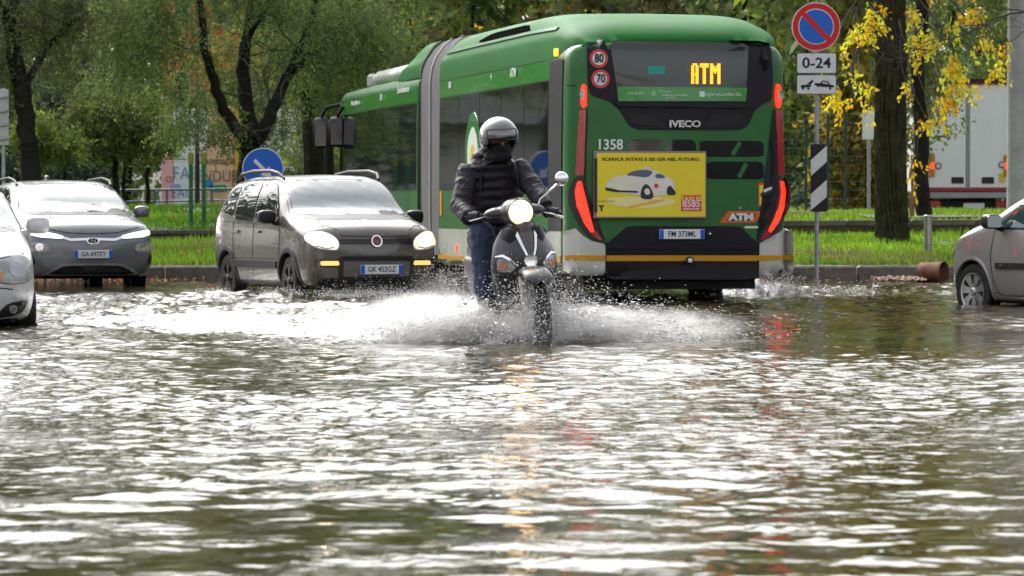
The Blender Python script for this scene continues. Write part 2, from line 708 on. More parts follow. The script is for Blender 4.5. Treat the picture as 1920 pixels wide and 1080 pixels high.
def masks(x, y):
    """how choppy the water is, and where white for churned water and sky glare lies on it"""
    u, v = sc_local(x, y)
    n1 = vnoise(x * .8 + 3, y * .35 + 9, 3)
    n2 = vnoise(x * 2.3 + 7, y * 1.1 + 1, 4)
    n3 = vnoise(x * 9 + 2, y * 4 + 5, 5)
    n4 = vnoise(x * 24 + 2, y * 9 + 5, 15)
    n5 = vnoise(x * 60 + 2, y * 20 + 5, 16)
    nn = .15 * n1 + .22 * n2 + .25 * n3 + .25 * n4 + .13 * n5
    # wake of the scooter: a widening V behind the front wheel
    half = .25 + .55 * np.clip(v, 0, 30) ** .75
    wk = sst(1.25, .4, np.abs(u) / half) * sst(-.35, .3, v) * sst(17, 4, v)
    # bow wave either side of the wheel
    bow = np.exp(-((np.abs(u) - .55 - .28 * np.clip(v, -1, 9)) / (.34 + .12 * np.clip(v, 0, 9))) ** 2) * sst(-.6, .3, v) * sst(8, 2, v)
    # churned water round the cars on the left and by the bus wheels
    ch = sst(30, 34, y) * sst(49, 44, y) * sst(-6.2, -4.2, x + .05 * (y - 34)) * sst(1.2, -1.0, x)
    chr_ = sst(43.5, 45.5, y) * sst(54, 50, y) * sst(2.0, 2.6, x) * sst(11, 8, x)
    chl = np.exp(-((x + 3.4) / 1.0) ** 2 - ((y - 45.5) / 1.2) ** 2)
    chop = np.clip(wk + .8 * bow + .8 * ch + .55 * chr_ + .6 * chl, 0, 1)
    foam_glare = np.clip(wk * .95 + bow * 1.0 + .36 * ch + .5 * chr_ + .7 * chl, 0, 1.2)
    foam_glare = sst(.42, .74, foam_glare * .60 + (nn - .5) * 1.9)  # wake whiteness plus painted glare of the white sky on broken water
    calm = np.exp(-((x - 3.0 - .2 * (y - 29)) / 1.35) ** 4 - ((y - 30.2) / 3.2) ** 4)
    calm = np.maximum(calm, sst(-4.4, -5.2, x) * sst(46, 48.5, y))
    return chop, foam_glare, np.clip(calm, 0, 1) * (1 - np.clip(chop * 1.2, 0, 1))


def water_h(x, y, fine=True):
    r = np.random.default_rng(77)
    chop, foam_glare, calm = masks(x, y)
    h = np.zeros_like(x)
    env = .45 + 1.1 * vnoise(x * .45 + 20, y * .22 + 4, 8)
    env2 = .3 + 1.4 * vnoise(x * .9 + 2, y * .4 + 40, 9)
    for i in range(60):
        lam = math.exp(r.uniform(math.log(.085), math.log(.85)))
        th = r.uniform(0, 2 * PI) if i % 5 else r.normal(PI / 2, .7)
        ph = r.uniform(0, 2 * PI)
        sl = .0128 * (lam / .5) ** .05
        k = 2 * PI / lam
        w = sst(2.0, 3.6, lam / (.0015 * y + .0012 * np.clip(y - 30, 0, 9)))
        e = env * (.95 - .5 * sst(13, 21, y)) if lam > .34 else env2 * (.58 + .6 * sst(11.5, 17, y))
        h += w * e * sl * lam / (2 * PI) * 1.35 * np.sin(k * (x * math.cos(th) + y * math.sin(th)) + ph + 1.3 * np.sin(x * .7 + i) )
    # rain-like rings in the near water
    for i in range(16):
        cx, cy = r.uniform(-2.2, 2.2), r.uniform(9.3, 16)
        d = np.hypot(x - cx, y - cy)
        ra = r.uniform(.1, .35)
        h += .0016 * np.exp(-((d - ra) / .09) ** 2) * np.sin((d - ra) * 2 * PI / .085)
    h *= (1 - .88 * calm) * (.50 + .86 * sst(12.5, 22, y))
    # chop: broken steep wavelets
    c = (vnoise(x * 5.1, y * 2.6, 21) - .5) * .05 + (vnoise(x * 11, y * 6, 22) - .5) * .03 + (vnoise(x * 2.1, y * 1.2, 23) - .5) * .06
    h += chop * c
    u, v = sc_local(x, y)
    half = .22 + .33 * np.clip(v, 0, 12)
    ridge = np.exp(-((np.abs(u) - half) / (.13 + .05 * np.clip(v, 0, 8))) ** 2) * sst(-.2, .3, v) * sst(7, .6, v)
    h += ridge * .11 * (.55 + .9 * vnoise(x * 6, y * 3, 31))
    # wash round the small grey car's wheels
    for (cx, cy, a, sx, sy) in ((-3.55, 44.2, .10, .38, .30), (-2.68, 43.5, .07, .32, .28), (-1.2, 43.2, .05, .9, .35), (3.0, 45.6, .13, .55, .35), (4.3, 46.2, .06, 1.2, .4), (-3.1, 45.6, .05, .9, .35), (-6.2, 32.5, .03, .5, .3)):
        h += a * np.exp(-((x - cx) / sx) ** 2 - ((y - cy) / sy) ** 2) * (.5 + 1. * vnoise(x * 9, y * 6, 33))
    return h, foam_glare, chop


def make_water():
    cols = 500
    ys = np.concatenate([8.2 * (30 / 8.2) ** np.linspace(0, 1, 940, endpoint=False), 30 * (54.93 / 30) ** np.linspace(0, 1, 230)])
    rows = len(ys)
    t = np.linspace(-1, 1, cols)
    Y = np.repeat(ys[:, None], cols, 1)
    X = t[None, :] * (.155 * Y + 1.6)
    h, foam_glare, chop = water_h(X, Y)
    edge = np.minimum(1, (1 - np.abs(t))[None, :] * 12) * np.minimum(1, (Y - 8.2) / .6)
    h = h * edge
    V = np.stack([X, Y, h], -1).reshape(-1, 3)
    i = np.arange(rows - 1)[:, None] * cols + np.arange(cols - 1)[None, :]
    q = np.stack([i, i + 1, i + cols + 1, i + cols], -1).reshape(-1, 4)
    me = bulk('flood_water', V, q, M['water'], smooth=True)
    a = me.data.attributes.new('froth_glare', 'FLOAT', 'POINT')
    a.data.foreach_set('value', np.ascontiguousarray((foam_glare * edge).ravel(), np.float32))
    a = me.data.attributes.new('chop', 'FLOAT', 'POINT')
    rip = np.clip(chop + .85 * sst(13, 20, Y) * sst(44, 34, Y) * vnoise(X * .7 + 3, Y * .3, 51) * (1 - masks(X, Y)[2]) - .10 * sst(15, 11, Y), -.2, 1)   # finer ripples nearer the traffic
    a.data.foreach_set('value', np.ascontiguousarray((rip * edge).ravel(), np.float32))
    return tag(me, kind='structure')


def water_mat():
    m = bpy.data.materials.new('flood water')
    m.use_nodes = True
    n, l = m.node_tree.nodes, m.node_tree.links
    p = n['Principled BSDF']
    p.inputs['Roughness'].default_value = .045
    p.inputs['IOR'].default_value = 1.36
    tc = n.new('ShaderNodeTexCoord')
    fr = n.new('ShaderNodeAttribute'); fr.attribute_name = 'froth_glare'
    chp = n.new('ShaderNodeAttribute'); chp.attribute_name = 'chop'
    mp = n.new('ShaderNodeMapping'); mp.inputs['Scale'].default_value = (1, .6, 1)
    l.new(tc.outputs['Object'], mp.inputs['Vector'])
    a = n.new('ShaderNodeTexNoise'); a.inputs['Scale'].default_value = 9; a.inputs['Detail'].default_value = 4; a.inputs['Roughness'].default_value = .55
    b = n.new('ShaderNodeTexNoise'); b.inputs['Scale'].default_value = 1.1; b.inputs['Detail'].default_value = 2
    l.new(mp.outputs[0], a.inputs['Vector'])
    l.new(mp.outputs[0], b.inputs['Vector'])
    mr = n.new('ShaderNodeMapRange'); mr.inputs[1].default_value = .38; mr.inputs[2].default_value = .66; mr.inputs[3].default_value = .05; mr.inputs[4].default_value = .42
    l.new(b.outputs['Fac'], mr.inputs[0])
    ad = n.new('ShaderNodeMath'); ad.operation = 'MULTIPLY_ADD'; ad.inputs[1].default_value = .6; ad.use_clamp = True
    l.new(chp.outputs['Fac'], ad.inputs[0])
    l.new(mr.outputs[0], ad.inputs[2])
    bp = n.new('ShaderNodeBump'); bp.inputs['Distance'].default_value = .035
    l.new(ad.outputs[0], bp.inputs['Strength'])
    l.new(a.outputs['Fac'], bp.inputs['Height'])
    l.new(bp.outputs[0], p.inputs['Normal'])
    mx = n.new('ShaderNodeMix'); mx.data_type = 'RGBA'
    mx.inputs['A'].default_value = (.036, .030, .014, 1)
    mx.inputs['B'].default_value = (.74, .72, .70, 1)  # white of churned water, with sky glare put into the colour
    l.new(fr.outputs['Fac'], mx.inputs['Factor'])
    l.new(mx.outputs['Result'], p.inputs['Base Color'])
    rr = n.new('ShaderNodeMapRange'); rr.inputs[3].default_value = .045; rr.inputs[4].default_value = .5
    l.new(fr.outputs['Fac'], rr.inputs[0])
    l.new(rr.outputs[0], p.inputs['Roughness'])
    return m


M['water'] = water_mat()
make_water()
# the same flood beyond the detailed sheet, to both sides and behind the camera
V = []
for y in (-12, 8.2, 54.93): V += [(-70, y, 0), (-(.155 * y + 1.6) if y > 0 else -2.87, y, 0), ((.155 * y + 1.6) if y > 0 else 2.87, y, 0), (70, y, 0)]
tag(mesh('flood_water', V, [(0, 1, 5, 4), (1, 2, 6, 5), (2, 3, 7, 6), (4, 5, 9, 8), (6, 7, 11, 10)], M['water']), kind='structure')


# ================================================================== foliage
def leaf_cloud(ells, n_spray, k, a, b, cols, droop=.8, ls=.4, shell=.55, seed=0, jit=.9, clip=None):
    """sprays of leaves through ellipsoids; ells: (centre, radii, weight); cols: list of leaf colours"""
    r = np.random.default_rng(seed)
    w = np.array([e[2] for e in ells], float)
    w /= w.sum()
    idx = r.choice(len(ells), n_spray, p=w)
    c = np.array([e[0] for e in ells], float)[idx]
    rad = np.array([e[1] for e in ells], float)[idx]
    d = r.normal(size=(n_spray, 3))
    d /= np.linalg.norm(d, axis=1)[:, None]
    rr = r.random(n_spray) ** shell
    lump = .82 + .36 * vnoise(d[:, 0] * 2.2 + 10 + idx * 3, d[:, 2] * 2.2 + d[:, 1] * 1.7 + 10, seed + 100)
    P0 = c + d * rad * (rr * lump)[:, None]
    if clip is not None:
        P0 = P0[clip(P0)]
        n_spray = len(P0)
    dr = r.normal(size=(n_spray, 3)) * .6
    dr[:, 2] -= droop
    dr /= np.linalg.norm(dr, axis=1)[:, None]
    t = np.linspace(0, 1, k)
    L_ = ls * r.uniform(.5, 1.3, n_spray)
    P = P0[:, None, :] + dr[:, None, :] * (t[None, :, None] * L_[:, None, None])
    P = P.reshape(-1, 3) + r.normal(size=(n_spray * k, 3)) * a * .25
    ax = np.repeat(dr, k, 0) + r.normal(size=(n_spray * k, 3)) * jit
    ax /= np.linalg.norm(ax, axis=1)[:, None]
    q = r.normal(size=ax.shape)
    sd = np.cross(ax, q)
    sd /= np.linalg.norm(sd, axis=1)[:, None]
    sz = r.uniform(.7, 1.3, len(P))[:, None]
    V = np.stack([P, P + ax * a * sz * .45 + sd * b * sz * .5, P + ax * a * sz, P + ax * a * sz * .45 - sd * b * sz * .5], 1).reshape(-1, 3)
    cols = np.array(cols, float)
    ci = r.integers(0, len(cols), n_spray)
    cc = np.minimum(cols[ci] * r.uniform(.75, 1.6, n_spray)[:, None], .9)
    cc = np.repeat(cc, k, 0) * r.uniform(.8, 1.2, n_spray * k)[:, None]
    return V, np.repeat(cc, 4, 0)


def put_leaves(name, clouds, parent, m=None):
    V = np.concatenate([c[0] for c in clouds])
    T = np.concatenate([c[1] for c in clouds])
    return bulk(name, V, np.arange(len(V)).reshape(-1, 4), m or M['leaf'], parent, T)


def limb(g, pts, r0, r1, n=9, wob=.02, sub=4):
    p = np.array(pts, float)
    t = np.linspace(0, len(p) - 1, (len(p) - 1) * sub + 1)
    q = pchip(np.arange(len(p)), p, t)
    q[1:-1] += rng.normal(0, wob, q[1:-1].shape)
    rad = np.linspace(1, 0, len(q)) ** .8 * (r0 - r1) + r1
    g.tube([tuple(a) for a in q], list(rad), n)


def twigs(g, p, d, L_, r, depth, rr):
    """a branch that forks into finer twigs"""
    p = np.array(p, float)
    d = np.array(d, float)
    n = 4
    pts = [tuple(p)]
    for i in range(n):
        d = d + rr.normal(0, .16, 3)
        d /= np.linalg.norm(d)
        p = p + d * L_ / n
        pts.append(tuple(p))
        if depth > 0 and i > 0:
            for _ in range(1 if rr.random() < .8 else 2):
                e = d + rr.normal(0, .55, 3)
                twigs(g, p, e / np.linalg.norm(e), L_ * rr.uniform(.45, .7), r * .55, depth - 1, rr)
    g.tube(pts, list(np.linspace(r, r * .5, len(pts))), 5, cap=False)


GREEN = [(.10, .155, .036), (.13, .185, .045), (.165, .21, .05), (.08, .125, .045)]
GREY_GREEN = [(.12, .175, .065), (.15, .20, .075), (.18, .215, .075), (.10, .145, .06)]
LIME = [(.20, .25, .03), (.16, .21, .04), (.25, .27, .045), (.13, .18, .04)]
OLIVE = [(.16, .17, .065), (.13, .145, .065), (.18, .17, .06), (.10, .12, .05)]
DARK = [(.022, .038, .024), (.032, .050, .030), (.045, .065, .036)]
YELLOW = [(.86, .56, .02), (.88, .62, .03), (.74, .42, .015), (.84, .66, .06), (.55, .50, .06)]
GOLD = [(.32, .24, .03), (.24, .20, .03), (.16, .17, .03), (.40, .27, .02)]


def P_(px, py, D): return tuple(at(px, py, D))


# --- big forked tree behind the small grey car
t = empty('forked_tree', P_(470, 440, 66), label='big dark forked tree with drooping green crown behind the blue arrow sign', cat='tree')
o0 = Vector(t.location)
L3 = lambda px, py, D: tuple(Vector(P_(px, py, D)) - o0)
g = G()
limb(g, [L3(470, 445, 66), L3(470, 330, 66), L3(470, 262, 66)], .27, .20, 12)
limb(g, [L3(468, 275, 66), L3(440, 235, 65.8), L3(405, 170, 65.5), L3(385, 90, 65.2), L3(372, -20, 65)], .12, .05)
limb(g, [L3(472, 275, 66), L3(462, 190, 66.2), L3(456, 110, 66.3), L3(470, 30, 66.4), L3(490, -150, 66.5)], .16, .05)
limb(g, [L3(474, 275, 66), L3(505, 225, 66), L3(535, 150, 66.2), L3(565, 85, 66.4), L3(600, -30, 66.6)], .14, .05)
limb(g, [L3(458, 110, 66.3), L3(470, 60, 66), L3(490, 30, 65.7)], .07, .03)
limb(g, [L3(540, 145, 66.2), L3(570, 110, 66), L3(600, 95, 66)], .05, .02)
g.build('trunk', M['bark'], t)
rr = np.random.default_rng(5)
tw = G()
for (px, py) in ((385, 100), (405, 170), (470, 40), (456, 110), (560, 90), (535, 150), (440, 235), (505, 225)):
    for _ in range(2): twigs(tw, L3(px, py, 66), rr.normal(0, 1, 3) + (0, 0, .2), .9, .016, 2, rr)
tw.build('twigs', M['twig'], t, smooth=None)
C3 = lambda px, py, D, rx, ry, rz, w: (L3(px, py, D), (rx, ry, rz), w)
cl = [leaf_cloud([C3(300, 20, 65.5, 1.2, 1.2, 1.25, 3.2), C3(600, 40, 66.5, 1.4, 1.2, 1.15, 3.6), C3(690, 60, 67, 1.0, .9, 1.0, 2.2), C3(450, -30, 66, 1.2, 1.0, .7, 1.6), C3(365, 180, 66, .75, .7, .6, .8), C3(230, 80, 66, .8, .8, 1.0, 1.6),
                  C3(500, 230, 66.5, .55, .6, .6, .5), C3(640, 170, 67, .8, .7, .55, 1.0), C3(425, 240, 65.6, .5, .5, .3, .32), C3(335, 235, 66.3, .55, .5, .3, .35)], 4300, 14, .062, .028, GREY_GREEN + GREEN, .9, .45, .5, 1),
      leaf_cloud([C3(390, 90, 68, .9, .6, .8, 1.2), C3(520, 100, 68, .8, .6, .9, 1), C3(430, 160, 68, .6, .5, .5, .5)], 620, 14, .062, .028, GREY_GREEN + LIME, .9, .45, .5, 6),
      leaf_cloud([C3(470, -400, 66, 2.8, 2.2, 3.4, 1)], 1000, 8, .24, .12, GREEN, .6, .6, .7, 2)]
put_leaves('crown', cl, t)

# --- leaning tree at the left edge
t = empty('leaning_tree', P_(66, 430, 64), label='leaning dark trunk at the left edge behind the grey crossover', cat='tree')
o0 = Vector(t.location)
g = G()
limb(g, [L3(66, 436, 64), L3(58, 320, 64), L3(46, 220, 64), L3(34, 130, 64), L3(22, 0, 64), L3(0, -180, 64)], .19, .10, 12)
limb(g, [L3(40, 170, 64), L3(90, 90, 64.2), L3(150, 20, 64.4), L3(190, -80, 64.6)], .07, .03)
limb(g, [L3(32, 120, 64), L3(10, 40, 63.8), L3(-30, -60, 63.5)], .08, .03)
g.build('trunk', M['bark'], t)
tw = G()
for (px, py) in ((60, 70), (30, 50), (90, 80), (110, 40)):
    for _ in range(2): twigs(tw, L3(px, py, 63.8), rr.normal(0, 1, 3) + (0, 0, -.1), .8, .013, 2, rr)
tw.build('twigs', M['twig'], t, smooth=None)
put_leaves('crown', [leaf_cloud([C3(40, 30, 64.3, 1.0, 1.0, .95, 2.5), C3(140, 10, 64.5, .9, .8, 1.0, 2.2), C3(-20, 110, 64, .6, .6, .8, 1), C3(110, 110, 65, .55, .5, .5, .6), C3(15, 150, 64.6, .35, .4, .6, .6)], 2100, 14, .06, .027, GREY_GREEN + OLIVE, .9, .42, .5, 3),
                     leaf_cloud([C3(0, -380, 64, 2.3, 2.0, 3.2, 1)], 700, 8, .24, .12, GREEN, .6, .6, .7, 4)], t)


def simple_tree(name, label, cat, px, py, D, trunk_px, dia, crowns, n, k, a, b, cols, seed, group=None, top=None, m2='bark', droop=.5, ls=.35, stems=None):
    """trunk_px: pixels the trunk passes through; crowns: (px, py, rx, ry, rz, weight)"""
    global o0
    t = empty(name, P_(px, py, D), label=label, cat=cat, group=group)
    o0 = Vector(t.location)
    g = G()
    limb(g, [L3(x, y, D) for x, y in trunk_px], dia / 2, dia / 4, 9)
    for s in stems or []:
        limb(g, [L3(x, y, D + .1) for x, y in s], dia / 3.5, dia / 8, 7)
    g.build('trunk', M[m2], t)
    cl = [leaf_cloud([C3(x, y, D, rx, ry, rz, w) for (x, y, rx, ry, rz, w) in crowns], n, k, a, b, cols, droop, ls, .5, seed)]
    if top:
        (x, y, rx, rz, nt) = top
        cl.append(leaf_cloud([C3(x, y, D, rx, rx, rz, 1)], nt, 8, .26, .13, cols, .5, .6, .5, seed + 50))
    put_leaves('crown', cl, t)
    return t


simple_tree('round_tree', 'small round yellow-green tree on two slim stems behind the railing', 'tree', 222, 415, 84, [(224, 418), (218, 330), (212, 285), (210, 240)], .17,
            [(212, 205, 1.15, 1.0, .72, 3), (160, 240, .75, .7, .6, 1.5), (265, 235, .7, .7, .6, 1.5), (215, 270, 1.0, .9, .35, 1.4)], 1900, 12, .075, .04, LIME + OLIVE + GREEN, 21, stems=[[(232, 416), (232, 330), (240, 280)]])
simple_tree('young_tree', 'slim young tree between the round tree and the graffiti wall', 'tree', 277, 415, 86, [(278, 418), (276, 340), (278, 300), (285, 260)], .12,
            [(285, 250, .6, .6, .5, 2), (315, 262, .42, .4, .26, .7)], 560, 12, .075, .04, GREEN + LIME, 22)
simple_tree('slim_tree', 'pale slim leaning stem behind the roof of the grey crossover', 'tree', 118, 400, 82, [(112, 405), (120, 330), (132, 285), (140, 250)], .10,
            [(110, 270, .7, .6, .45, 1), (60, 250, .6, .6, .6, 1)], 700, 12, .075, .04, LIME + GREEN, 23)
simple_tree('park_tree', 'thick grey-brown trunk just left of the bus mirrors', 'tree', 587, 420, 75, [(588, 425), (587, 320), (584, 200), (580, 80), (585, -120)], .52,
            [(640, 140, .9, .8, .6, 1), (560, 130, .7, .7, .6, 1), (700, 20, 1.1, 1, .9, 2), (540, 30, 1, .9, .8, 1.5)], 1500, 12, .075, .036, GREEN + LIME, 24, top=(590, -240, 3.0, 2.0, 900), stems=[[(585, 150), (630, 70), (690, -30)]])
simple_tree('thin_park_tree', 'thinner dark trunk close behind the bus mirrors', 'tree', 617, 420, 79, [(618, 422), (616, 300), (612, 200), (614, 60), (622, -100)], .22,
            [(650, 180, .6, .6, .5, 1), (620, 60, .9, .8, .8, 2)], 800, 12, .08, .04, LIME + GREEN, 25, top=(625, -200, 1.8, 1.5, 500))

# --- the wide-trunked tree on the right verge, its last yellow leaves hanging
t = empty('yellow_leaved_tree', P_(1672, 462, 60), label='thick mossy trunk on the right verge with hanging yellow leaves', cat='tree')
o0 = Vector(t.location)
g = G()
q = [L3(1673, 462, 60), L3(1673, 440, 60), L3(1671, 380, 60), L3(1669, 250, 60), L3(1671, 120, 60), L3(1668, 0, 60), L3(1664, -160, 60)]
rad = [.29, .255, .24, .228, .224, .22, .19]
pq = pchip(np.arange(len(q)), np.array(q), np.linspace(0, len(q) - 1, 60))
rq = pchip(np.arange(len(q)), np.array(rad), np.linspace(0, len(q) - 1, 60))
V, Fc, nn = [], [], 72
for i, (c, r0) in enumerate(zip(pq, rq)):
    for kk in range(nn):
        w = 2 * PI * kk / nn
        fl = .035 * abs(math.sin(w * 8.5 + 2.1 * math.sin(i * .16 + w * 2))) ** .6 + .018 * math.sin(w * 23 + i * .45) + rng.normal(0, .006)
        flare = .10 * math.exp(-i / 2.2) * (1 + .5 * math.sin(w * 5))
        r1 = r0 + fl - .02 + flare
        V.append((c[0] + r1 * math.cos(w), c[1] + r1 * math.sin(w), c[2]))
for i in range(len(pq) - 1):
    for kk in range(nn): Fc.append((i * nn + kk, i * nn + (kk + 1) % nn, (i + 1) * nn + (kk + 1) % nn, (i + 1) * nn + kk))
g.add(V, Fc)
limb(g, [L3(1668, -60, 60), L3(1600, -110, 59), L3(1560, -100, 58.4)], .10, .04)
limb(g, [L3(1668, -60, 60), L3(1760, -130, 59), L3(1850, -90, 58)], .10, .04)
limb(g, [L3(1668, -120, 60), L3(1690, -250, 60), L3(1720, -400, 60)], .18, .08)
M['bark_moss'] = mat('mossy bark', (.020, .016, .012), .85, var=.4, vscale=4, bump=1., bscale=12, col2=(.055, .055, .024))
g.build('trunk', M['bark_moss'], t, smooth=60)
rr = np.random.default_rng(8)
tw = G()
ys_ = []
for (px, py, s) in ((1640, 20, 34), (1628, 48, 26), (1605, 50, 26), (1598, 62, 20), (1578, 85, 18), (1590, 135, 26), (1570, 160, 20), (1612, 150, 26), (1628, 170, 22), (1560, 190, 20), (1600, 185, 14), (1630, 205, 12), (1560, 60, 14), (1712, 20, 16), (1720, 70, 24), (1712, 110, 20), (1742, 60, 24),
                    (1755, 75, 16), (1790, 45, 22), (1800, 20, 18), (1738, 85, 20), (1790, 115, 30), (1800, 140, 22), (1785, 170, 26), (1820, 165, 26), (1770, 190, 16), (1830, 95, 22), (1850, 75, 18), (1845, 115, 18), (1860, 130, 18), (1870, 100, 14), (1760, 175, 18), (1752, 225, 9), (1733, 220, 9), (1880, 90, 10), (1700, 160, 12), (1715, 330, 12), (1720, 300, 8), (1890, 80, 12), (1830, 10, 14), (1765, 215, 9), (1772, 255, 5), (1540, 130, 8)):
    D = rr.uniform(57.5, 59.3)
    ys_.append((L3(px, py, D), (s / 140, s / 160, s / 125), (s / 20) ** 1.4))
    b0 = np.array(L3(px, py - s * .6, D))
    twd = np.array(L3(1668, -60, 60)) - b0
    # the twig a spray hangs from
    L_ = min(.8, np.linalg.norm(twd) * .5)
    m_ = b0 + twd / np.linalg.norm(twd) * L_ + rr.normal(0, .06, 3)
    tw.tube([tuple(m_), tuple((m_ + b0) / 2 + rr.normal(0, .05, 3)), tuple(b0), tuple(b0 + np.array((0, 0, -s / 118)))], [.009, .007, .005, .003], 5, cap=False)
for (a_, b_, c_, e_) in (((1640, -40), (1600, 10), (1570, 60), (1540, 100)), ((1690, -40), (1740, 20), (1770, 60), (1800, 110)), ((1690, -60), (1760, -20), (1820, 40), (1870, 80)), ((1650, 20), (1610, 90), (1590, 150), (1575, 190))):
    limb(tw, [L3(*a_, 59.5), L3(*b_, 59), L3(*c_, 58.5), L3(*e_, 58.3)], .022, .006, 6, .012)
tw.build('twigs', M['twig'], t, smooth=None)
put_leaves('crown', [leaf_cloud(ys_, 175, 12, .085, .042, YELLOW, 1.5, .30, .6, 31, jit=.55),
                     leaf_cloud([C3(1690, -330, 60, 2.8, 2.6, 1.9, 1)], 800, 8, .2, .1, GOLD + GREEN, .6, .6, .5, 32)], t)

# --- second trunk behind it, torn open
t = empty('torn_tree', P_(1730, 440, 66), label='thin dark trunk with torn brown bark beside the thick mossy trunk', cat='tree')
o0 = Vector(t.location)
g = G()
limb(g, [L3(1733, 440, 66), L3(1730, 380, 66), L3(1727, 290, 66), L3(1724, 190, 66), L3(1728, 40, 66), L3(1745, -140, 66)], .155, .10, 10)
g.build('trunk', M['bark'], t)
M['torn_wood'] = mat('torn wood', (.20, .10, .06), .7, var=.4, vscale=9)
g = G()
limb(g, [L3(1712, 445, 65.3), L3(1712, 380, 65.3), L3(1708, 330, 65.3), L3(1710, 290, 65.4)], .045, .02, 7)
g.build('torn_bark', M['torn_wood'], t)
put_leaves('crown', [leaf_cloud([C3(1745, -180, 66, 1.8, 1.8, 1.5, 1)], 500, 8, .2, .1, GOLD + GREEN, .6, .6, .5, 41),
                     leaf_cloud([C3(1730, 120, 66.5, .5, .5, 1.0, 1)], 300, 12, .07, .035, GREEN + OLIVE, .8, .4, .5, 42)], t)

# --- bare branches reaching in from a leafless tree beyond the right edge
t = empty('bare_tree', P_(2010, 470, 57), label='bare twigs of a leafless tree reaching in across the concrete column', cat='tree')
o0 = Vector(t.location)
g = G()
limb(g, [L3(2010, 475, 57), L3(2005, 250, 57), L3(1995, 60, 57), L3(1990, -120, 57)], .14, .06, 10)
g.build('trunk', M['bark'], t)
rr = np.random.default_rng(17)
tw = G()
for line, r0 in (([(1998, 40), (1925, 22), (1880, 30), (1838, 52), (1790, 70), (1745, 95), (1700, 110), (1640, 118)], .016), ([(1880, 30), (1845, 48), (1800, 48), (1730, 80), (1690, 68), (1640, 60)], .009), ([(1925, 22), (1870, 15), (1830, 12), (1790, 20)], .008),
                 ([(1998, 60), (1930, 55), (1890, 78), (1850, 70), (1800, 84)], .010), ([(1745, 95), (1700, 88), (1650, 60), (1590, 20), (1570, -10)], .008), ([(1700, 110), (1660, 112), (1630, 92), (1590, 70)], .007), ([(1838, 52), (1790, 72), (1720, 90), (1680, 98), (1640, 85)], .007), ([(1720, 60), (1740, 30), (1758, -10)], .016), ([(1998, 20), (1940, 0), (1900, -10)], .012)):
    pts = [L3(a, b, 57 + .3 * math.sin(a)) for a, b in line]
    limb(tw, pts, r0, .003, 5, .012, 3)
    for p in pts[1:-1]:
        for _ in range(2): twigs(tw, p, np.array((-1, rr.normal(0, .3), rr.normal(.1, .6))), rr.uniform(.2, .45), .0045, 1, rr)
tw.build('branches', M['twig'], t, smooth=None)

# --- trees of the park behind, each one a tree
k = 0
for (px, D, dia, cols, zc, rx, lab) in ((-60, 90, .3, DARK, 3.6, 3.0, 'dark evergreen at the far left edge behind the leaning trunk'), (100, 114, .3, DARK, 4.4, 2.9, 'dark evergreen rising behind the small round tree'), (235, 118, .25, GREEN, 4.3, 1.9, 'mid-green tree filling the gap left of the orange facade'),
                                       (560, 112, .3, OLIVE, 4.6, 2.6, 'olive tree beside the white end of the graffiti wall'), (700, 100, .35, OLIVE, 3.7, 2.4, 'olive tree behind the front half of the bus'), (800, 118, .3, GOLD, 3.9, 1.5, 'golden autumn tree showing above the bus bellows'),
                                       (890, 108, .3, GREEN, 4.6, 2.4, 'green tree showing above the middle of the bus'), (1010, 122, .3, GOLD, 5.1, 1.9, 'yellowing tree above the bus roof fairing'), (1110, 112, .3, OLIVE, 5.2, 2.2, 'greenish grey tree above the rear roof of the bus'),
                                       (1250, 118, .3, OLIVE, 5.0, 2.6, 'olive tree above the rear right of the bus roof'), (1400, 98, .3, OLIVE, 4.0, 2.6, 'grey-olive tree between the bus and the no-parking sign'), (1530, 92, .28, LIME, 3.2, 2.0, 'yellow-green tree behind the wire fence posts'),
                                       (1600, 84, .2, GOLD, 2.7, .8, 'small golden tree left of the thick mossy trunk'), (1620, 104, .3, GREEN, 4.8, 2.6, 'green tree behind the thick mossy trunk'), (1790, 135, .35, GREEN, 6.0, 3.6, 'broad green tree rising behind the white trailer'), (1930, 128, .35, GREEN, 5.4, 3.0, 'green tree beyond the concrete column at right')):
    b = at(px, 390, D)
    t = empty('background_tree', (b.x, D, .55), label=lab, cat='tree', group='trees of the park behind the road')
    g = G()
    h = zc + 1.5
    limb(g, [(0, 0, -.1), (.1, 0, h * .4), (-.1, .1, h * .8), (0, 0, h * 1.2)], dia / 2, .05, 8)
    for s in (-1, 1): limb(g, [(.05, 0, h * .35), (s * .7, 0, h * .7), (s * 1.1, .2, h * 1.0)], .07, .03, 6)
    g.build('trunk', M['bark'], t)
    up = 2.6 + .6 * (k % 3)
    put_leaves('crown', [leaf_cloud([((0, 0, zc - .6), (rx, rx * .8, zc * .62), 2), ((rx * .5, -.3, zc - 1.2), (rx * .6, rx * .6, zc * .4), 1), ((-rx * .5, -.3, zc - 1.1), (rx * .6, rx * .6, zc * .42), 1)], 900, 9, .165, .085, cols + (GREEN if k % 2 else cols), .6, .5, .5, 200 + k),
                         leaf_cloud([((0, 0, zc + up + 2), (rx * 1.0, rx, up + 2.6), 1)], 480, 8, .40, .2, cols + GREEN, .5, .7, .6, 300 + k)], t)
    k += 1

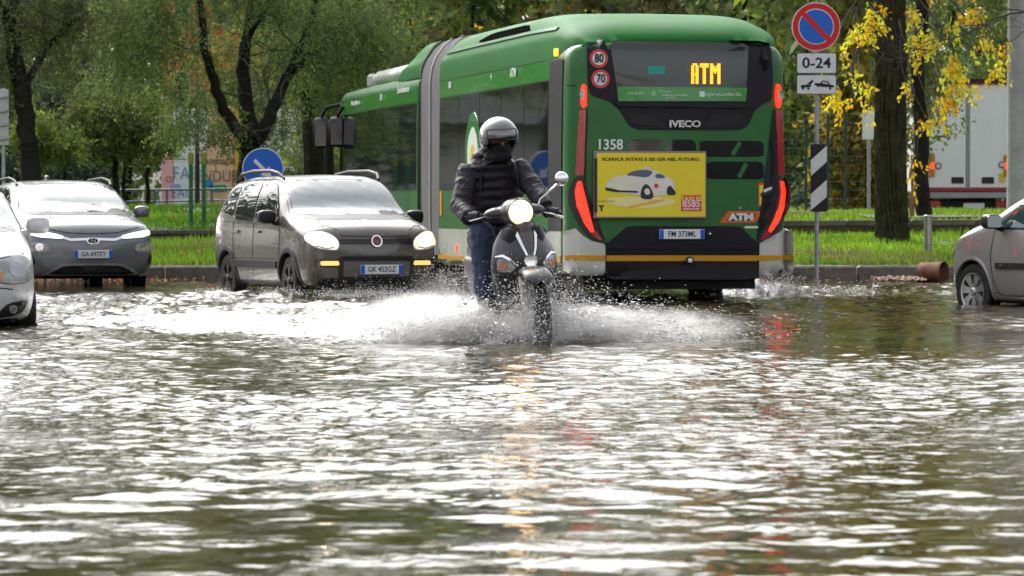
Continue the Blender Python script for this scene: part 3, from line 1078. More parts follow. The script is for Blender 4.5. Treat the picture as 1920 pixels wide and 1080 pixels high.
# hedges: dark shrubbery low behind the trees
for (x0, x1, D, h, cols, lab, cat_) in ((-14.5, -10.3, 97, 2.4, DARK, 'dark evergreen hedge behind the railing left of the graffiti wall', 'hedge'), (6.6, 8.2, 86, 1.25, DARK, 'dark clipped hedge behind the wire fence', 'hedge'), (-6.0, 2.5, 95, 2.2, GREEN, 'green shrubbery hidden low behind the bus', 'hedge'), (9.2, 15.5, 126, 1.3, GREEN, 'green shrubs seen under the white trailer', 'hedge')):
    t = empty('hedge', ((x0 + x1) / 2, D, .5), label=lab, cat=cat_)
    w = (x1 - x0)
    g = G()
    for i in range(int(w / .5)): limb(g, [(-w / 2 + i * .5 + .2, 0, 0), (-w / 2 + i * .5 + .25, .05, h * .5), (-w / 2 + i * .5 + .2, .1, h * .8)], .03, .01, 5)
    g.build('stems', M['twig'], t)
    put_leaves('foliage', [leaf_cloud([((-w / 2 + (i + .5) * w / 8, 0, h * .5), (w / 11, .8, h * .62), 1) for i in range(8)], int(260 * w), 8, .13, .07, cols, .2, .3, .45, 400 + int(D))], t)

# far wood closing the view
V, T = leaf_cloud([((x, 165 + 6 * math.sin(x), 9), (5.5, 3, 10.5 + 3 * math.sin(x * 1.7)), 1) for x in np.arange(-46, 47, 5.)], 7600, 8, .7, .40, GREEN + OLIVE + DARK, .4, .9, .45, 500)
tag(bulk('woodland', V, np.arange(len(V)).reshape(-1, 4), M['leaf'], None, T), kind='stuff')
V, T = leaf_cloud([((x, 66 + 5 * math.sin(x), 5.2), (3.6, 3, 4.6 + 1.2 * math.sin(x * 1.7)), 1) for x in list(np.arange(-48, -15, 4.)) + list(np.arange(19, 40, 4.))], 3600, 8, .42, .24, GREEN + OLIVE + DARK, .5, .8, .45, 501)
tag(bulk('woodland', V, np.arange(len(V)).reshape(-1, 4), M['leaf'], None, T), kind='stuff')


# ================================================================== grass blades
def blades(n, fx, fy, zf, h, cols, seed, hw=.006):
    r = np.random.default_rng(seed)
    x = r.uniform(*fx, n)
    y = r.uniform(*fy, n)
    z = np.array([zf(a, b) for a, b in zip(x, y)])
    k = vnoise(x * 1.0 + 9, y * 1.9 + 3, seed + 7) + .35 * r.random(n) > .40
    x, y, z = x[k], y[k], z[k]
    n = len(x)
    dry = vnoise(x * .8 + 30, y * 1.4, seed + 3)
    hh = h * r.uniform(.5, 1.5, n) * (.6 + .8 * vnoise(x * 1.2, y * 1.2, seed))
    an = r.uniform(0, PI, n)
    ln = r.normal(0, .35, (n, 2)) * hh[:, None]
    wx, wy = np.cos(an) * hw * 1.6, np.sin(an) * hw * 1.6
    V = np.stack([np.stack([x - wx, y - wy, z - .01], 1), np.stack([x + wx, y + wy, z - .01], 1), np.stack([x + ln[:, 0], y + ln[:, 1], z + hh], 1)], 1).reshape(-1, 3)
    c0 = np.array(cols)[r.integers(0, len(cols), n)]
    c0 = np.where((dry + .3 * r.random(n) > .95)[:, None], np.array((.26, .23, .09)), c0)
    c = c0 * (r.uniform(.7, 1.3, n) * (.7 + .6 * vnoise(x * .6 + 5, y * .6, seed + 1)))[:, None]
    return V, np.repeat(c, 3, 0)


GR = [(.21, .40, .025), (.27, .46, .03), (.17, .33, .02), (.32, .44, .05), (.14, .27, .02)]
GR2 = [(.10, .24, .012), (.12, .29, .014), (.09, .20, .01)]
DRY = [(.20, .17, .07), (.15, .13, .06)]
V1, T1 = blades(72000, (-10, 10), (55.35, 62), z_verge, .085, GR, 1, .009)
V2, T2 = blades(9000, (-10, 10), (55.3, 56.6), z_verge, .07, DRY + GR, 2, .009)
V3, T3 = blades(34000, (-10.5, .5), (62.45, 73), z_lawn, .06, GR2, 3, .012)
V4, T4 = blades(16000, (4, 12), (62.6, 78), z_lawn, .07, GR, 4, .012)
V = np.concatenate([V1, V2, V3, V4])
tag(bulk('grass', V, np.arange(len(V)).reshape(-1, 3), M['needle'], None, np.concatenate([T1, T2, T3, T4]), 3), kind='stuff')

# fallen leaves along the kerb and on the verge
r = np.random.default_rng(61)
n = 800
x = np.where(r.random(n) < .6, r.uniform(-8.5, -4.6, n), r.uniform(-8.5, 9, n))
onroad = r.random(n) < .55
y = np.where(onroad, r.uniform(54.2, 54.9, n), r.uniform(55.4, 59, n))
z = np.where(onroad, .012, 0) + np.array([0 if o else z_verge(a, b) + .06 for a, b, o in zip(x, y, onroad)])
P = np.stack([x, y, z], 1)
ax = r.normal(size=(n, 3)); ax[:, 2] *= .35; ax /= np.linalg.norm(ax, axis=1)[:, None]
sd = np.cross(ax, r.normal(size=(n, 3)) * .4 + (0, 0, 1)); sd /= np.linalg.norm(sd, axis=1)[:, None]
s = r.uniform(.04, .09, n)[:, None]
V = np.stack([P, P + ax * s * .5 + sd * s * .35, P + ax * s, P + ax * s * .5 - sd * s * .35], 1).reshape(-1, 3)
cc = np.array([(.25, .12, .05), (.33, .20, .08), (.40, .16, .07), (.42, .30, .15), (.12, .07, .04)])[r.integers(0, 5, n)]
tag(bulk('fallen_leaves', V, np.arange(n * 4).reshape(-1, 4), M['leaf'], None, np.repeat(cc, 4, 0)), kind='stuff')


# ================================================================== walls, railing, graffiti, buildings
def run_wall(name, label, p0, p1, h, th, cap, m, n, cat='wall'):
    """a low wall from coping stones on a body"""
    a, b = Vector(p0), Vector(p1)
    L_ = (b - a).length
    t = empty(name, a, math.atan2(b.y - a.y, b.x - a.x), label=label, cat=cat)
    dz = (b.z - a.z) / L_
    G().prism([(0, -.3), (L_, -.3 + b.z - a.z), (L_, h - cap + b.z - a.z), (0, h - cap)], 'y', -th / 2 + .02, th / 2 - .02).build('base', m[1], t, 30)
    md = None
    for i in range(n):
        s = L_ / n
        o = link('coping_stone', md, t) if md else G().box((0, 0, 0), (s - .012, th, cap), bev=.012).build('coping_stone', m[0], t)
        md = o.data
        o.location = (s * (i + .5), 0, h - cap / 2 + dz * s * (i + .5) + .003)
        o.rotation_euler = (0, -math.atan(dz), rng.normal(0, .003))
    return t


M['coping'] = mat('dark coping', (.085, .075, .062), .6, var=.35, vscale=5, bump=.3, bscale=40)
M['wall_base'] = mat('dark wall base', (.03, .026, .02), .8, var=.4, vscale=4)
M['earth'] = mat('earthy wall', (.085, .06, .035), .85, var=.5, vscale=4)
run_wall('edging_wall', 'low dark stone edging across the grass left of the small grey car', (-14, 62.12, .55), (-1.5, 62.12, .575), .115, .22, .075, (M['coping'], M['wall_base']), 12)
run_wall('garden_wall', 'low grey-topped wall across the grass right of the bus', (3.4, 62.12, .60), (14, 62.12, .66), .235, .3, .10, (M['concrete'], M['earth']), 10)

# railing in front of the graffiti wall
M['rail_blue'] = mat('blue grey railing paint', (.10, .15, .19), .5, var=.2, vscale=6)
D = 92
a, b = at(205, 357, D), at(470, 354, D)
t = empty('railing', (a.x, D, .5), label='blue-grey metal railing in front of the graffiti wall', cat='railing')
L_ = b.x - a.x
G().tube([(0, 0, a.z - .5), (L_, 0, b.z - .5)], .028, 8).build('top_rail', M['rail_blue'], t)
G().tube([(0, 0, a.z - .78), (L_, 0, b.z - .78)], .022, 8).build('lower_rail', M['rail_blue'], t)
for px in (222, 290, 313, 397, 440):
    x = at(px, 360, D).x - a.x
    G().tube([(x, .01, 0), (x, .01, a.z - .49)], .03, 8).build('post', M['rail_blue'], t)

# graffiti wall
D = 105
X = lambda px: at(px, 300, D).x
Zp = lambda py: at(960, py, D).z
t = empty('graffiti_wall', (X(303), D, .5), label='mural wall of pink white and orange panels covered in graffiti', cat='wall')
cols = {'pink': (.80, .42, .45), 'pale': (.76, .80, .86), 'peach': (.82, .55, .36), 'cream': (.82, .74, .62), 'gold': (.80, .48, .07), 'white': (.82, .82, .82)}
for (p0, p1, y0, y1, c, dd) in ((303, 326, 300, 420, 'pink', 0), (326, 362, 300, 420, 'pale', .01), (362, 388, 270, 420, 'cream', 0), (388, 440, 200, 420, 'peach', .01), (440, 472, 200, 420, 'gold', 0), (326, 388, 205, 298, 'pale', 0.02), (303, 326, 255, 298, 'pink', .01), (473, 497, 270, 420, 'white', .02), (497, 556, 205, 420, 'white', 0)):
    m = M.setdefault('mural_' + c, mat('mural ' + c, cols[c], .7, var=.16, vscale=1.6))
    G().box(((X(p0) + X(p1)) / 2 - X(303), dd, (Zp(y0) + Zp(y1)) / 2 - .5), (X(p1) - X(p0) - .012, .3, Zp(y0) - Zp(y1)), bev=.01).build('painted_panel', m, t)
for (s, px, py, sz, c, sx) in (('FAB', 349, 326, .52, (.16, .34, .44), .85), ('o', 317, 334, .4, (.35, .20, .25), 1), ('EAC2', 348, 362, .42, (.12, .2, .42), .8), ('ENDURO', 418, 331, .46, (.16, .11, .13), .78), ('nomade', 412, 302, .30, (.12, .06, .05), .9), ('IVY', 405, 268, .4, (.30, .12, .10), .9), ('KRS', 350, 262, .45, (.35, .14, .20), .8), ('Ox', 448, 345, .4, (.20, .10, .05), .8)):
    m = mat('spray paint', c, .6)
    text('graffiti', s, sz, m, t, (X(px) - X(303), -.16, Zp(py) - .5), ext=.004, sx=sx, bold=-.006 if sz > .35 else 0)
for (px, py, w, h_, c) in ((392, 345, .24, .24, (.05, .25, .5)), (410, 353, .5, .18, (.05, .33, .16)), (330, 350, .3, .15, (.3, .4, .65))):
    G().prism(soft(rrect(X(px) - X(303) - w / 2, Zp(py) - .5 - h_ / 2, X(px) - X(303) + w / 2, Zp(py) - .5 + h_ / 2, .1), 1), 'y', -.17, -.14).build('paint_blob', mat('mural paint', c, .6, var=.2), t)

# orange block of flats seen through the crowns
M['orange'] = mat('orange render', (.62, .14, .05), .8, var=.15, vscale=1.2)
M['cream'] = mat('pale render', (.52, .49, .46), .8, var=.15, vscale=1)
M['win'] = mat('far window', (.03, .035, .04), .1, ior=1.7)


def block(name, label, x0, x1, D, z1, m, rows, cols_, fr, dep=9.):
    t = empty(name, (x0, D, .4), label=label, cat='building')
    w = x1 - x0
    G().box((w / 2, dep / 2, z1 / 2), (w, dep, z1)).build('wall', m, t, None)
    G().box((w / 2, dep / 2, z1 + .12), (w + .5, dep + .5, .24)).build('roof', M['concrete'], t, None)
    for j in range(rows):
        for i in range(cols_):
            cx = w * (i + .5) / cols_
            cz = 1.6 + j * 3.0
            f = G().box((cx, .0, cz), (w / cols_ * .44, .10, 1.5)).build('window', fr, t, None)
            G().box((cx, -.02, cz), (w / cols_ * .36, .08, 1.3)).build('pane', M['win'], f, None)
    return t


block('apartment_block', 'orange-red apartment block glimpsed through the crown of the forked tree', at(305, 0, 128).x, at(520, 0, 128).x, 128, 10.5, M['orange'], 3, 3, M['cream'])
bl = block('apartment_block', 'brick-red building top glimpsed above the rear roof of the bus', at(1130, 0, 150).x, at(1215, 0, 150).x, 150, 13, mat('brick red render', (.35, .12, .07), .8, var=.2), 4, 2, M['cream'])
fl = block('apartment_block', 'grey apartment building with long balconies beyond the left edge', -36, -19, 112, 14, M['cream'], 4, 6, M['white'])
back = block('apartment_block', 'unseen pale apartment row added behind the camera for reflections', -32, 32, -27, 13, M['cream'], 4, 16, M['white'], 10)  # added out of view to give car paint and glass something to reflect
back.rotation_euler.z = PI
back.location.x = 32
for j in range(4):
    for i in range(8):
        G().box((4 + i * 8, -.6, 1.1 + j * 3.0), (4.2, 1.1, .95)).build('balcony', M['pale_concrete'], back, None)
for j in range(4):
    G().box((8.5, -.7, 1.0 + j * 3.0), (16.5, 1.3, .9)).build('balcony', M['pale_concrete'], fl, None)


# ================================================================== posts, signs, street furniture
M['post_green'] = mat('green post paint', (.012, .13, .045), .4, var=.2, vscale=5)
M['dark_green'] = mat('dark green post', (.025, .06, .045), .5, var=.2)
for px, lab in ((358, 'left of the twin green posts standing in the lawn'), (382, 'right of the twin green posts standing in the lawn')):
    D = 63.5
    b = at(px, 432, D)
    t = empty('green_post', b, label=lab, cat='post', group='green posts in the lawn')
    hgt = at(px, 292, D).z - b.z
    G().tube([(0, 0, -.1), (0, 0, hgt)], .036, 12).build('pole', M['post_green'], t)
    G().lathe([(.0, hgt + .06), (.045, hgt + .05), (.05, hgt - .05), (.046, hgt - .14)][::-1], n=12).build('cap', mat('faded yellow cap', (.20, .22, .04), .5), t)
    g = G()
    for z in (.12, .42, .7): g.ball((0, -.036, z), .012, 6, 4)
    g.build('bolt', M['steel'], t)
D = 80
b = at(370, 420, D)
t = empty('lamp_post', b, label='thin dark pole rising between the twin green posts', cat='pole')
G().tube([(0, 0, 0), (0, 0, at(370, 150, D).z - b.z)], [.06, .035], 8).build('pole', mat('dark pole', (.03, .03, .035), .5), t)
G().lathe([(.10, 0), (.10, .25), (.065, .3)], n=10).build('base', M['black'], t)

# concrete column at the right edge
D = 61
b = at(1906, 470, D)
t = empty('concrete_column', (b.x, D, .3), label='tall pale concrete lamp column at the right edge', cat='column')
G().tube([(0, 0, 0), (0, 0, 3), (0, 0, 8.5)], [.165, .16, .13], 24).build('shaft', M['pale_concrete'], t)
G().tube([(.17, -.02, .4), (.165, -.02, 8)], .022, 8).build('cable_duct', M['black'], t)
G().lathe([(.24, -.1), (.24, .12), (.17, .2)], n=20).build('footing', M['pale_concrete'], t)

# steel bollard
D = 57.2
b = at(1740, 488, D)
t = empty('bollard', (b.x, D, z_verge(b.x, D) - .05), label='round steel bollard standing on the right verge', cat='bollard')
hgt = at(1740, 406, D).z - t.location.z
G().tube([(0, 0, 0), (0, 0, hgt)], .062, 20).build('tube', mat('bollard steel', (.36, .35, .34), .35, metal=.8, var=.25, vscale=7), t)
G().lathe([(.066, hgt - .01), (.066, hgt + .012), (.05, hgt + .025)], n=20).build('cap', M['steel'], t)

# rusty bin lying tipped over by the kerb with cardboard washed against it
M['rust'] = mat('rusty iron', (.13, .055, .03), .75, var=.5, vscale=7, bump=.3, bscale=40, col2=(.25, .12, .07))
D = 53.6
b = at(1745, 513, D)
t = empty('tipped_bin', (b.x, D, .12), R(-32), label='rusty bin lying on its side against the kerb', cat='bin')
G().lathe([(.142, -.17), (.15, -.16), (.158, .0), (.165, .17), (.172, .19), (.150, .19), (.145, .16), (.13, -.13), (.0, -.14)], axis='x', n=24, closed=False).build('drum', M['rust'], t, 50)
G().lathe([(.168, .175), (.178, .18), (.178, .205), (.168, .21)], axis='x', n=24, closed=True).build('rim', M['rust'], t)
M['cardboard'] = mat('wet cardboard', (.26, .15, .085), .8, var=.45, vscale=6, col2=(.42, .30, .24))
for (px, py, w, d_, rz, lab) in ((1652, 523, .26, .16, .2, 'small brown crumpled scrap at the left of the washed-up litter'), (1688, 522, .42, .22, -.3, 'wide brown wet cardboard piece by the kerb'), (1715, 518, .34, .2, .5, 'torn cardboard piece touching the tipped bin')):
    D = 53.4
    b = at(px, py + 4, D)
    V = []
    r = np.random.default_rng(px)
    nx, ny = 9, 5
    for j in range(ny):
        for i in range(nx):
            V.append((w * (i / (nx - 1) - .5) + r.normal(0, .01), d_ * (j / (ny - 1) - .5) + r.normal(0, .01), .015 + .05 * abs(math.sin(i * 1.3 + j)) * r.random() + .05 * j / ny))
    Fc = [(j * nx + i, j * nx + i + 1, (j + 1) * nx + i + 1, (j + 1) * nx + i) for j in range(ny - 1) for i in range(nx - 1)]
    nv = len(V)
    V += [(a, b_, c - .012) for a, b_, c in V]
    Fc += [tuple(q + nv for q in f[::-1]) for f in Fc]
    o = mesh('cardboard_scrap', V, Fc, M['cardboard'], None, None)
    o.location = (b.x, D, .005)
    o.rotation_euler = (0, 0, rz)
    tag(o, lab, 'cardboard', 'litter washed against the kerb')

# wire fence right: green posts, braces, wires
D = 73
t = empty('wire_fence', (at(1470, 400, D).x, D, .9), label='dark green wire fence posts beyond the garden wall', cat='fence')
fx = lambda px: at(px, 400, D).x - t.location.x
ft = at(1500, 214, D).z - .9
for px in (1436, 1511, 1552, 1585):
    G().tube([(fx(px), 0, -.1), (fx(px), 0, ft)], .026, 8).build('post', M['dark_green'], t)
for a_, b_ in ((1486, 1511), (1532, 1511)):
    G().tube([(fx(a_), -.02, ft * .62), (fx(b_), -.02, ft * .97)], .018, 6).build('brace', M['dark_green'], t)
G().tube([(fx(1486), -.02, .28), (fx(1505), -.02, .0)], .018, 6).build('brace', M['dark_green'], t)
g = G()
for i in range(13): g.tube([(fx(1436), .012, ft * i / 12), (fx(1620), .012, ft * i / 12)], .003, 3, cap=False)
for i in range(60): g.tube([(fx(1436) + (fx(1620) - fx(1436)) * i / 59, .012, 0), (fx(1436) + (fx(1620) - fx(1436)) * i / 59, .012, ft)], .002, 3, cap=False)
tag(g.build('wire', M['dark_green'], t, None), kind='stuff')
D = 72
t = empty('low_fence', (at(1484, 400, D).x, D, .90), label='very low white picket edging beyond the garden wall', cat='fence')
G().box((.58, 0, .075), (1.18, .02, .014)).build('rail', M['white'], t)
pm = None
for i in range(20):
    o = link('picket', pm, t) if pm else G().box((0, 0, .05), (.030, .014, .11), bev=.004).build('picket', M['white'], t)
    pm = o.data
    o.location = (.01 + i * .06, -.02, 0)
D = 80
b = at(1629, 420, D)
t = empty('notice_board', (b.x, D, .7), label='blank white notice board on a grey post left of the thick trunk', cat='sign')
G().tube([(0, 0, 0), (0, 0, at(1629, 215, D).z - .7)], .04, 10).build('post', M['steel'], t)
z0, z1 = at(1629, 262, D).z - .7, at(1629, 208, D).z - .7
G().box((0, -.05, (z0 + z1) / 2), (.30, .02, z1 - z0), bev=.01).build('panel', M['white'], t)

# back of a road sign at the left edge
D = 60
b = at(7, 400, D)
t = empty('sign_back', (b.x, D, .3), label='back of a grey road sign with ribs at the left edge', cat='sign')
G().tube([(0, 0, 0), (0, 0, at(7, 165, D).z - .3)], .03, 12).build('post', M['steel'], t)
z0, z1 = at(7, 272, D).z - .3, at(7, 168, D).z - .3
G().box((-.12, -.05, (z0 + z1) / 2), (.42, .012, z1 - z0), bev=.004).build('panel', mat('sign back grey', (.42, .42, .43), .5, var=.15), t)
for i in range(4):
    zz = z0 + (z1 - z0) * (i + .5) / 4
    G().box((-.12, -.07, zz), (.40, .03, .035), bev=.006).build('rib', M['steel'], t)
    G().box((.0, -.095, zz), (.09, .02, .06), bev=.006).build('clamp', M['steel'], t)

# blue arrow sign behind the small grey car
D = 52.5
b = at(493, 316, D)
M['sign_blue'] = mat('sign blue', (.012, .11, .50), .4)
M['sign_red'] = mat('sign red', (.56, .014, .012), .4)
M['sign_white'] = mat('sign white', (.62, .62, .63), .45, var=.06, vscale=10)
t = empty('arrow_sign', (b.x, D, -.15), label='round blue sign with white diagonal arrow behind the small grey car', cat='sign')
zc = b.z + .15
rad_ = 39 / 7056 * D
G().tube([(0, .04, 0), (0, .04, zc + .1)], .03, 12).build('post', M['steel'], t)
G().prism([(x, z + zc) for x, z in circ(0, 0, rad_, n=40)], 'y', -.01, .01).build('disc', M['sign_white'], t)
G().prism([(x, z + zc) for x, z in circ(0, 0, rad_ * .95, n=40)], 'y', -.014, -.009).build('face', M['sign_blue'], t)
ar = [(-.62, .05), (-.62, -.05), (.18, -.05), (.18, -.20), (.55, 0), (.18, .20), (.18, .05)]
ar = [(-.58, .085), (-.58, -.085), (.14, -.085), (.14, -.30), (.58, 0), (.14, .30), (.14, .085)]
ca = R(-45)
G().prism([((x * math.cos(ca) - z * math.sin(ca)) * rad_, (x * math.sin(ca) + z * math.cos(ca)) * rad_ + zc) for x, z in ar], 'y', -.018, -.013).build('arrow', M['sign_white'], t, None)

# no-parking sign post
D = 51
b = at(1532, 536, D)
px2 = lambda px: at(px, 390, D).x - b.x
pz2 = lambda py: at(960, py, D).z + .15
t = empty('no_parking_sign', (b.x, D, -.15), label='no-parking road sign post with two white plates and a striped board', cat='sign')
G().tube([(0, .05, 0), (-.005, .05, pz2(40))], .030, 14).build('post', M['steel'], t)
cx, cz, r0 = px2(1529.5), pz2(50), 45.5 / 7056 * D
CI = lambda k_, n_=48: [(x + cx, z + cz) for x, z in circ(0, 0, r0 * k_, n=n_)]
G().prism(CI(1), 'y', -.012, .012).build('disc', M['sign_white'], t)
G().prism(CI(.965), 'y', -.016, -.011).build('red_ring', M['sign_red'], t)
G().prism(CI(.735), 'y', -.020, -.015).build('white_line', M['sign_white'], t)
half = []
for s in (1, -1):
    p = []
    for k in range(25):
        a_ = R(-45) + (math.asin(.155) if s > 0 else PI + math.asin(.155)) + (PI - 2 * math.asin(.155)) * k / 24
        p.append((cx + r0 * .695 * math.cos(a_), cz + r0 * .695 * math.sin(a_)))
    G().prism(p, 'y', -.024, -.019).build('blue_half', M['sign_blue'], t)
bar = [(-.74, .105), (-.74, -.105), (.74, -.105), (.74, .105)]
G().prism([(cx + (x * math.cos(ca) - z * math.sin(ca)) * r0, cz + (x * math.sin(ca) + z * math.cos(ca)) * r0) for x, z in bar], 'y', -.0225, -.0165).build('red_bar', M['sign_red'], t)
for (y0, y1) in ((99, 138), (140, 177)):
    p = rrect(px2(1493), pz2(y1), px2(1568), pz2(y0), .03)
    pl = G().prism(p, 'y', -.010, .010).build('plate', M['ink'], t)
    pl2 = G().prism(rrect(px2(1494.2), pz2(y1 - 1.2), px2(1566.8), pz2(y0 + 1.2), .025), 'y', -.014, -.009).build('plate_face', M['sign_white'], pl)
    if y0 == 99: text('plate_text', '0-24', .20, M['ink'], pl, (px2(1530.5), -.0155, pz2(119)), bold=.004, sx=1.08, ext=.0008)
    else:
        def pg(q): return [(px2(a_), pz2(c_)) for a_, c_ in q]
        for q in ([(1501, 160), (1520, 158), (1520, 163), (1501, 165)], [(1512, 158), (1523, 149), (1525, 152), (1520, 158)], [(1527, 156), (1540, 156), (1563, 160), (1563, 164), (1540, 163), (1527, 160)], [(1537, 156), (1541, 151), (1551, 152), (1557, 159), (1553, 158), (1549, 154), (1542, 153.5), (1540, 156.5)]):
            G().prism(pg(q), 'y', -.016, -.0135).build('tow_symbol', M['ink'], pl, None)
        for (a_, c_) in ((1505, 166), (1515, 166), (1533, 161), (1556, 166)):
            G().prism([(px2(a_) + x, pz2(c_) + z) for x, z in circ(0, 0, .017, n=10)], 'y', -.0165, -.013).build('tow_symbol', M['ink'], pl, None)
x0, x1, z0, z1 = px2(1519.5), px2(1550.5), pz2(397), pz2(270)
sb = G().box(((x0 + x1) / 2, -.005, (z0 + z1) / 2), (x1 - x0, .03, z1 - z0), bev=.006).build('striped_board', M['ink'], t)
for q in ([(1520, 300), (1550, 273), (1550, 303), (1520, 330)], [(1520, 364), (1550, 337), (1550, 369), (1520, 394)]):
    G().prism([(px2(a_), pz2(c_)) for a_, c_ in q], 'y', -.026, -.019).build('white_stripe', M['sign_white'], sb, None)
for z in (pz2(60), pz2(120), pz2(160), pz2(300), pz2(370)): G().box((0, .045, z), (.1, .075, .03), bev=.006).build('clamp', M['steel'], t)
# ================================================================== cars
def place(t, px, D, yaw, ref=(0, 0), z=-.13):
    """put the thing so that its local point ref stands at pixel column px, D metres away"""
    x = (px - 960) / F * D
    c, s = math.cos(yaw), math.sin(yaw)
    t.location = (x - (ref[0] * c - ref[1] * s), D - (ref[0] * s + ref[1] * c), z)
    t.rotation_euler = (0, 0, yaw)


TYRES = {}


def wheel(parent, x, y, r, w, side, rim_m, spokes, style, steer=0.):
    """a wheel (tyre) with its rim as a sub-part; side +1 looks to +x"""
    key = (round(r, 3), style, spokes, rim_m.name)
    if key not in TYRES:
        ri = r * .66
        g = G().lathe([(ri, -w * .45), (r * .80, -w * .5), (r * .95, -w * .47), (r, -w * .36), (r, -w * .12), (r * .985, -w * .1), (r, -w * .08), (r, w * .08), (r * .985, w * .1), (r, w * .12), (r, w * .36), (r * .95, w * .47), (r * .80, w * .5), (ri, w * .45)], axis='x', n=40, closed=True)
        ty = g.build('wheel', M['rubber'])
        g = G().lathe([(ri * 1.02, w * .44), (ri * 1.03, w * .49), (ri * .93, w * .47), (ri * .88, w * .25), (ri * .86, -w * .3)], axis='x', n=40)
        g.f = g.f[:-2]
        g.lathe([(ri * .80, -.02), (ri * .80, .0)], axis='x', n=24)
        xo = w * .40
        for k in range(spokes):
            a = 2 * PI * k / spokes + .3
            da = {'thin': .16, 'fat': .30, 'vee': .13}[style]
            for off in ((-.16, .16) if style == 'vee' else (0,)):
                q = []
                for (rr_, d_, xx) in ((.16, da * 1.5, xo), (.55, da, xo + .008), (.93, da * 1.15 * (.75 if style == 'thin' else .8), xo + .012)):
                    for sg in (-1, 1):
                        an = a + off * rr_ * 1.2 + sg * d_ * (1 if rr_ > .2 else 2.2)
                        q.append((xx, ri * rr_ * math.cos(an), ri * rr_ * math.sin(an)))
                v = q + [(c[0] - .025, c[1], c[2]) for c in q]
                g.add(v, [(0, 1, 3, 2), (2, 3, 5, 4), (6, 8, 9, 7), (8, 10, 11, 9), (0, 2, 8, 6), (2, 4, 10, 8), (1, 7, 9, 3), (3, 9, 11, 5), (0, 6, 7, 1), (4, 5, 11, 10)])
        g.lathe([(ri * .22, xo - .03), (ri * .22, xo + .012), (ri * .16, xo + .022)], axis='x', n=16)
        rm = g.build('rim', rim_m, None, 30)
        TYRES[key] = (ty.data, rm.data)
        bpy.data.objects.remove(ty)
        bpy.data.objects.remove(rm)
    a, b = TYRES[key]
    o = link('wheel', a, parent, (x, y, r))
    o.rotation_euler = (0, 0, (PI if side < 0 else 0) + steer)
    q = link('rim', b, o)
    return o


def car_body(t, st, m, r_arch, axles, du=.07, cap0=.05):
    v, f = loft(st, du=du, cap0=cap0)
    bv = bvh_of(v, f)
    o = mesh('body', v, f, [m, M['black']], t, 38, fixn=True)
    o.parent = None
    g = G()
    wmax = max(s[3] for s in st)
    for (ya, zr) in axles:
        for s in (-1, 1):
            g.lathe([(r_arch, s * (wmax - .30)), (r_arch, s * (wmax + .2))], c=(0, ya, zr), axis='x', n=36)
    boolean_cut(o, g.v, g.f, [m, M['black']])
    o.parent = t
    return bv


def arch_trim(t, bv, ya, zr, r0, r1, m, side='x', a0=-12, a1=192):
    org, d = RAY[side]
    V, Fc = [], []
    A = np.linspace(a0, a1, 28)
    for a in A:
        loc0 = None
        for k, r_ in enumerate((r0 - .004, r0, (r0 + r1) / 2, r1, r1)):
            o_ = org(ya + r_ * math.cos(R(a)), zr + r_ * math.sin(R(a)))
            loc = bv.ray_cast(o_, d)[0]
            if loc is None: loc = loc0 if loc0 is not None else bv.find_nearest(o_ + d * (60 - .8))[0]
            loc0 = loc
            V.append(loc - d * (-.03, .012, .016, .010, -.01)[k])
    for i in range(len(A) - 1):
        for k in range(4): Fc.append((i * 5 + k, i * 5 + k + 1, i * 5 + k + 6, i * 5 + k + 5))
    return mesh('arch_trim', V, Fc, m, t, 50, fixn=True)


def mirror_pod(t, x, y, z, m, s, glassy=True):
    """a door mirror: shell, foot and glass; s = -1 on the -x side"""
    g = G()
    prof = []
    V, Fc = [], []
    n = 20
    for i, (yy, k) in enumerate(((-.075, .55), (-.06, .85), (-.02, 1.0), (.04, .98), (.07, .9))):
        for a in range(n):
            w = 2 * PI * a / n
            cx = math.copysign(abs(math.cos(w)) ** .6, math.cos(w)) * .105 * k
            cz = math.copysign(abs(math.sin(w)) ** .6, math.sin(w)) * .082 * k
            V.append((cx + s * .10, yy, cz + .05))
    for i in range(4):
        for a in range(n): Fc.append((i * n + a, i * n + (a + 1) % n, (i + 1) * n + (a + 1) % n, (i + 1) * n + a))
    Fc += [tuple(range(n)), tuple(4 * n + a for a in range(n))]
    g.add(V, Fc)
    g.tube([(-s * .06, .0, -.03), (s * .03, 0, -.01)], [.035, .03], 8)
    o = g.build('mirror', m, t, 50)
    o.location = (x, y, z)
    G().prism(soft(rrect(s * .10 - .09, -.015, s * .10 + .09, .115, .03), 1), 'y', .071, .078).build('mirror_glass', M['chrome'], o)
    return o


def wiper(t, p0, p1, bv):
    a, b = Vector(p0), Vector(p1)
    pts = []
    for k in range(7):
        q = a.lerp(b, k / 6)
        loc, nor, _, d = bv.find_nearest(q)
        pts.append(tuple(loc + nor * .02))
    return G().tube(pts, .011, 6).build('wiper', M['black'], t)


def plate(t, bv, x, z, s, w=.52, h=.11, axis='y', off=.02, tilt=0):
    """Italian number plate: white with a blue band at either end; lies flat in front of the panel"""
    loc, nor, _, d = bv.ray_cast(*[(RAY[axis][0](x, z)), RAY[axis][1]])
    y = (loc.y if loc else 0) - off
    o = G().box((0, 0, 0), (w, .012, h), bev=.008).build('number_plate', M['plate_white'], t)
    o.location = (x, y, z)
    for sx in (-1, 1):
        G().box((sx * (w / 2 - .026), -.0065, 0), (.046, .003, h * .94)).build('blue_band', M['plate_blue'], o, None)
    text('plate_text', s, h * .80, M['ink'], o, (0, -.0075, 0), ext=.0008, sx=.86, bold=.0012)
    return o


def line(t, bv, pts, w, axis, m=None, name='shut_line', off=.0035):
    return patch(name, bv, band(pts, w), axis, off, .006, m or M['ink'], t, .15)


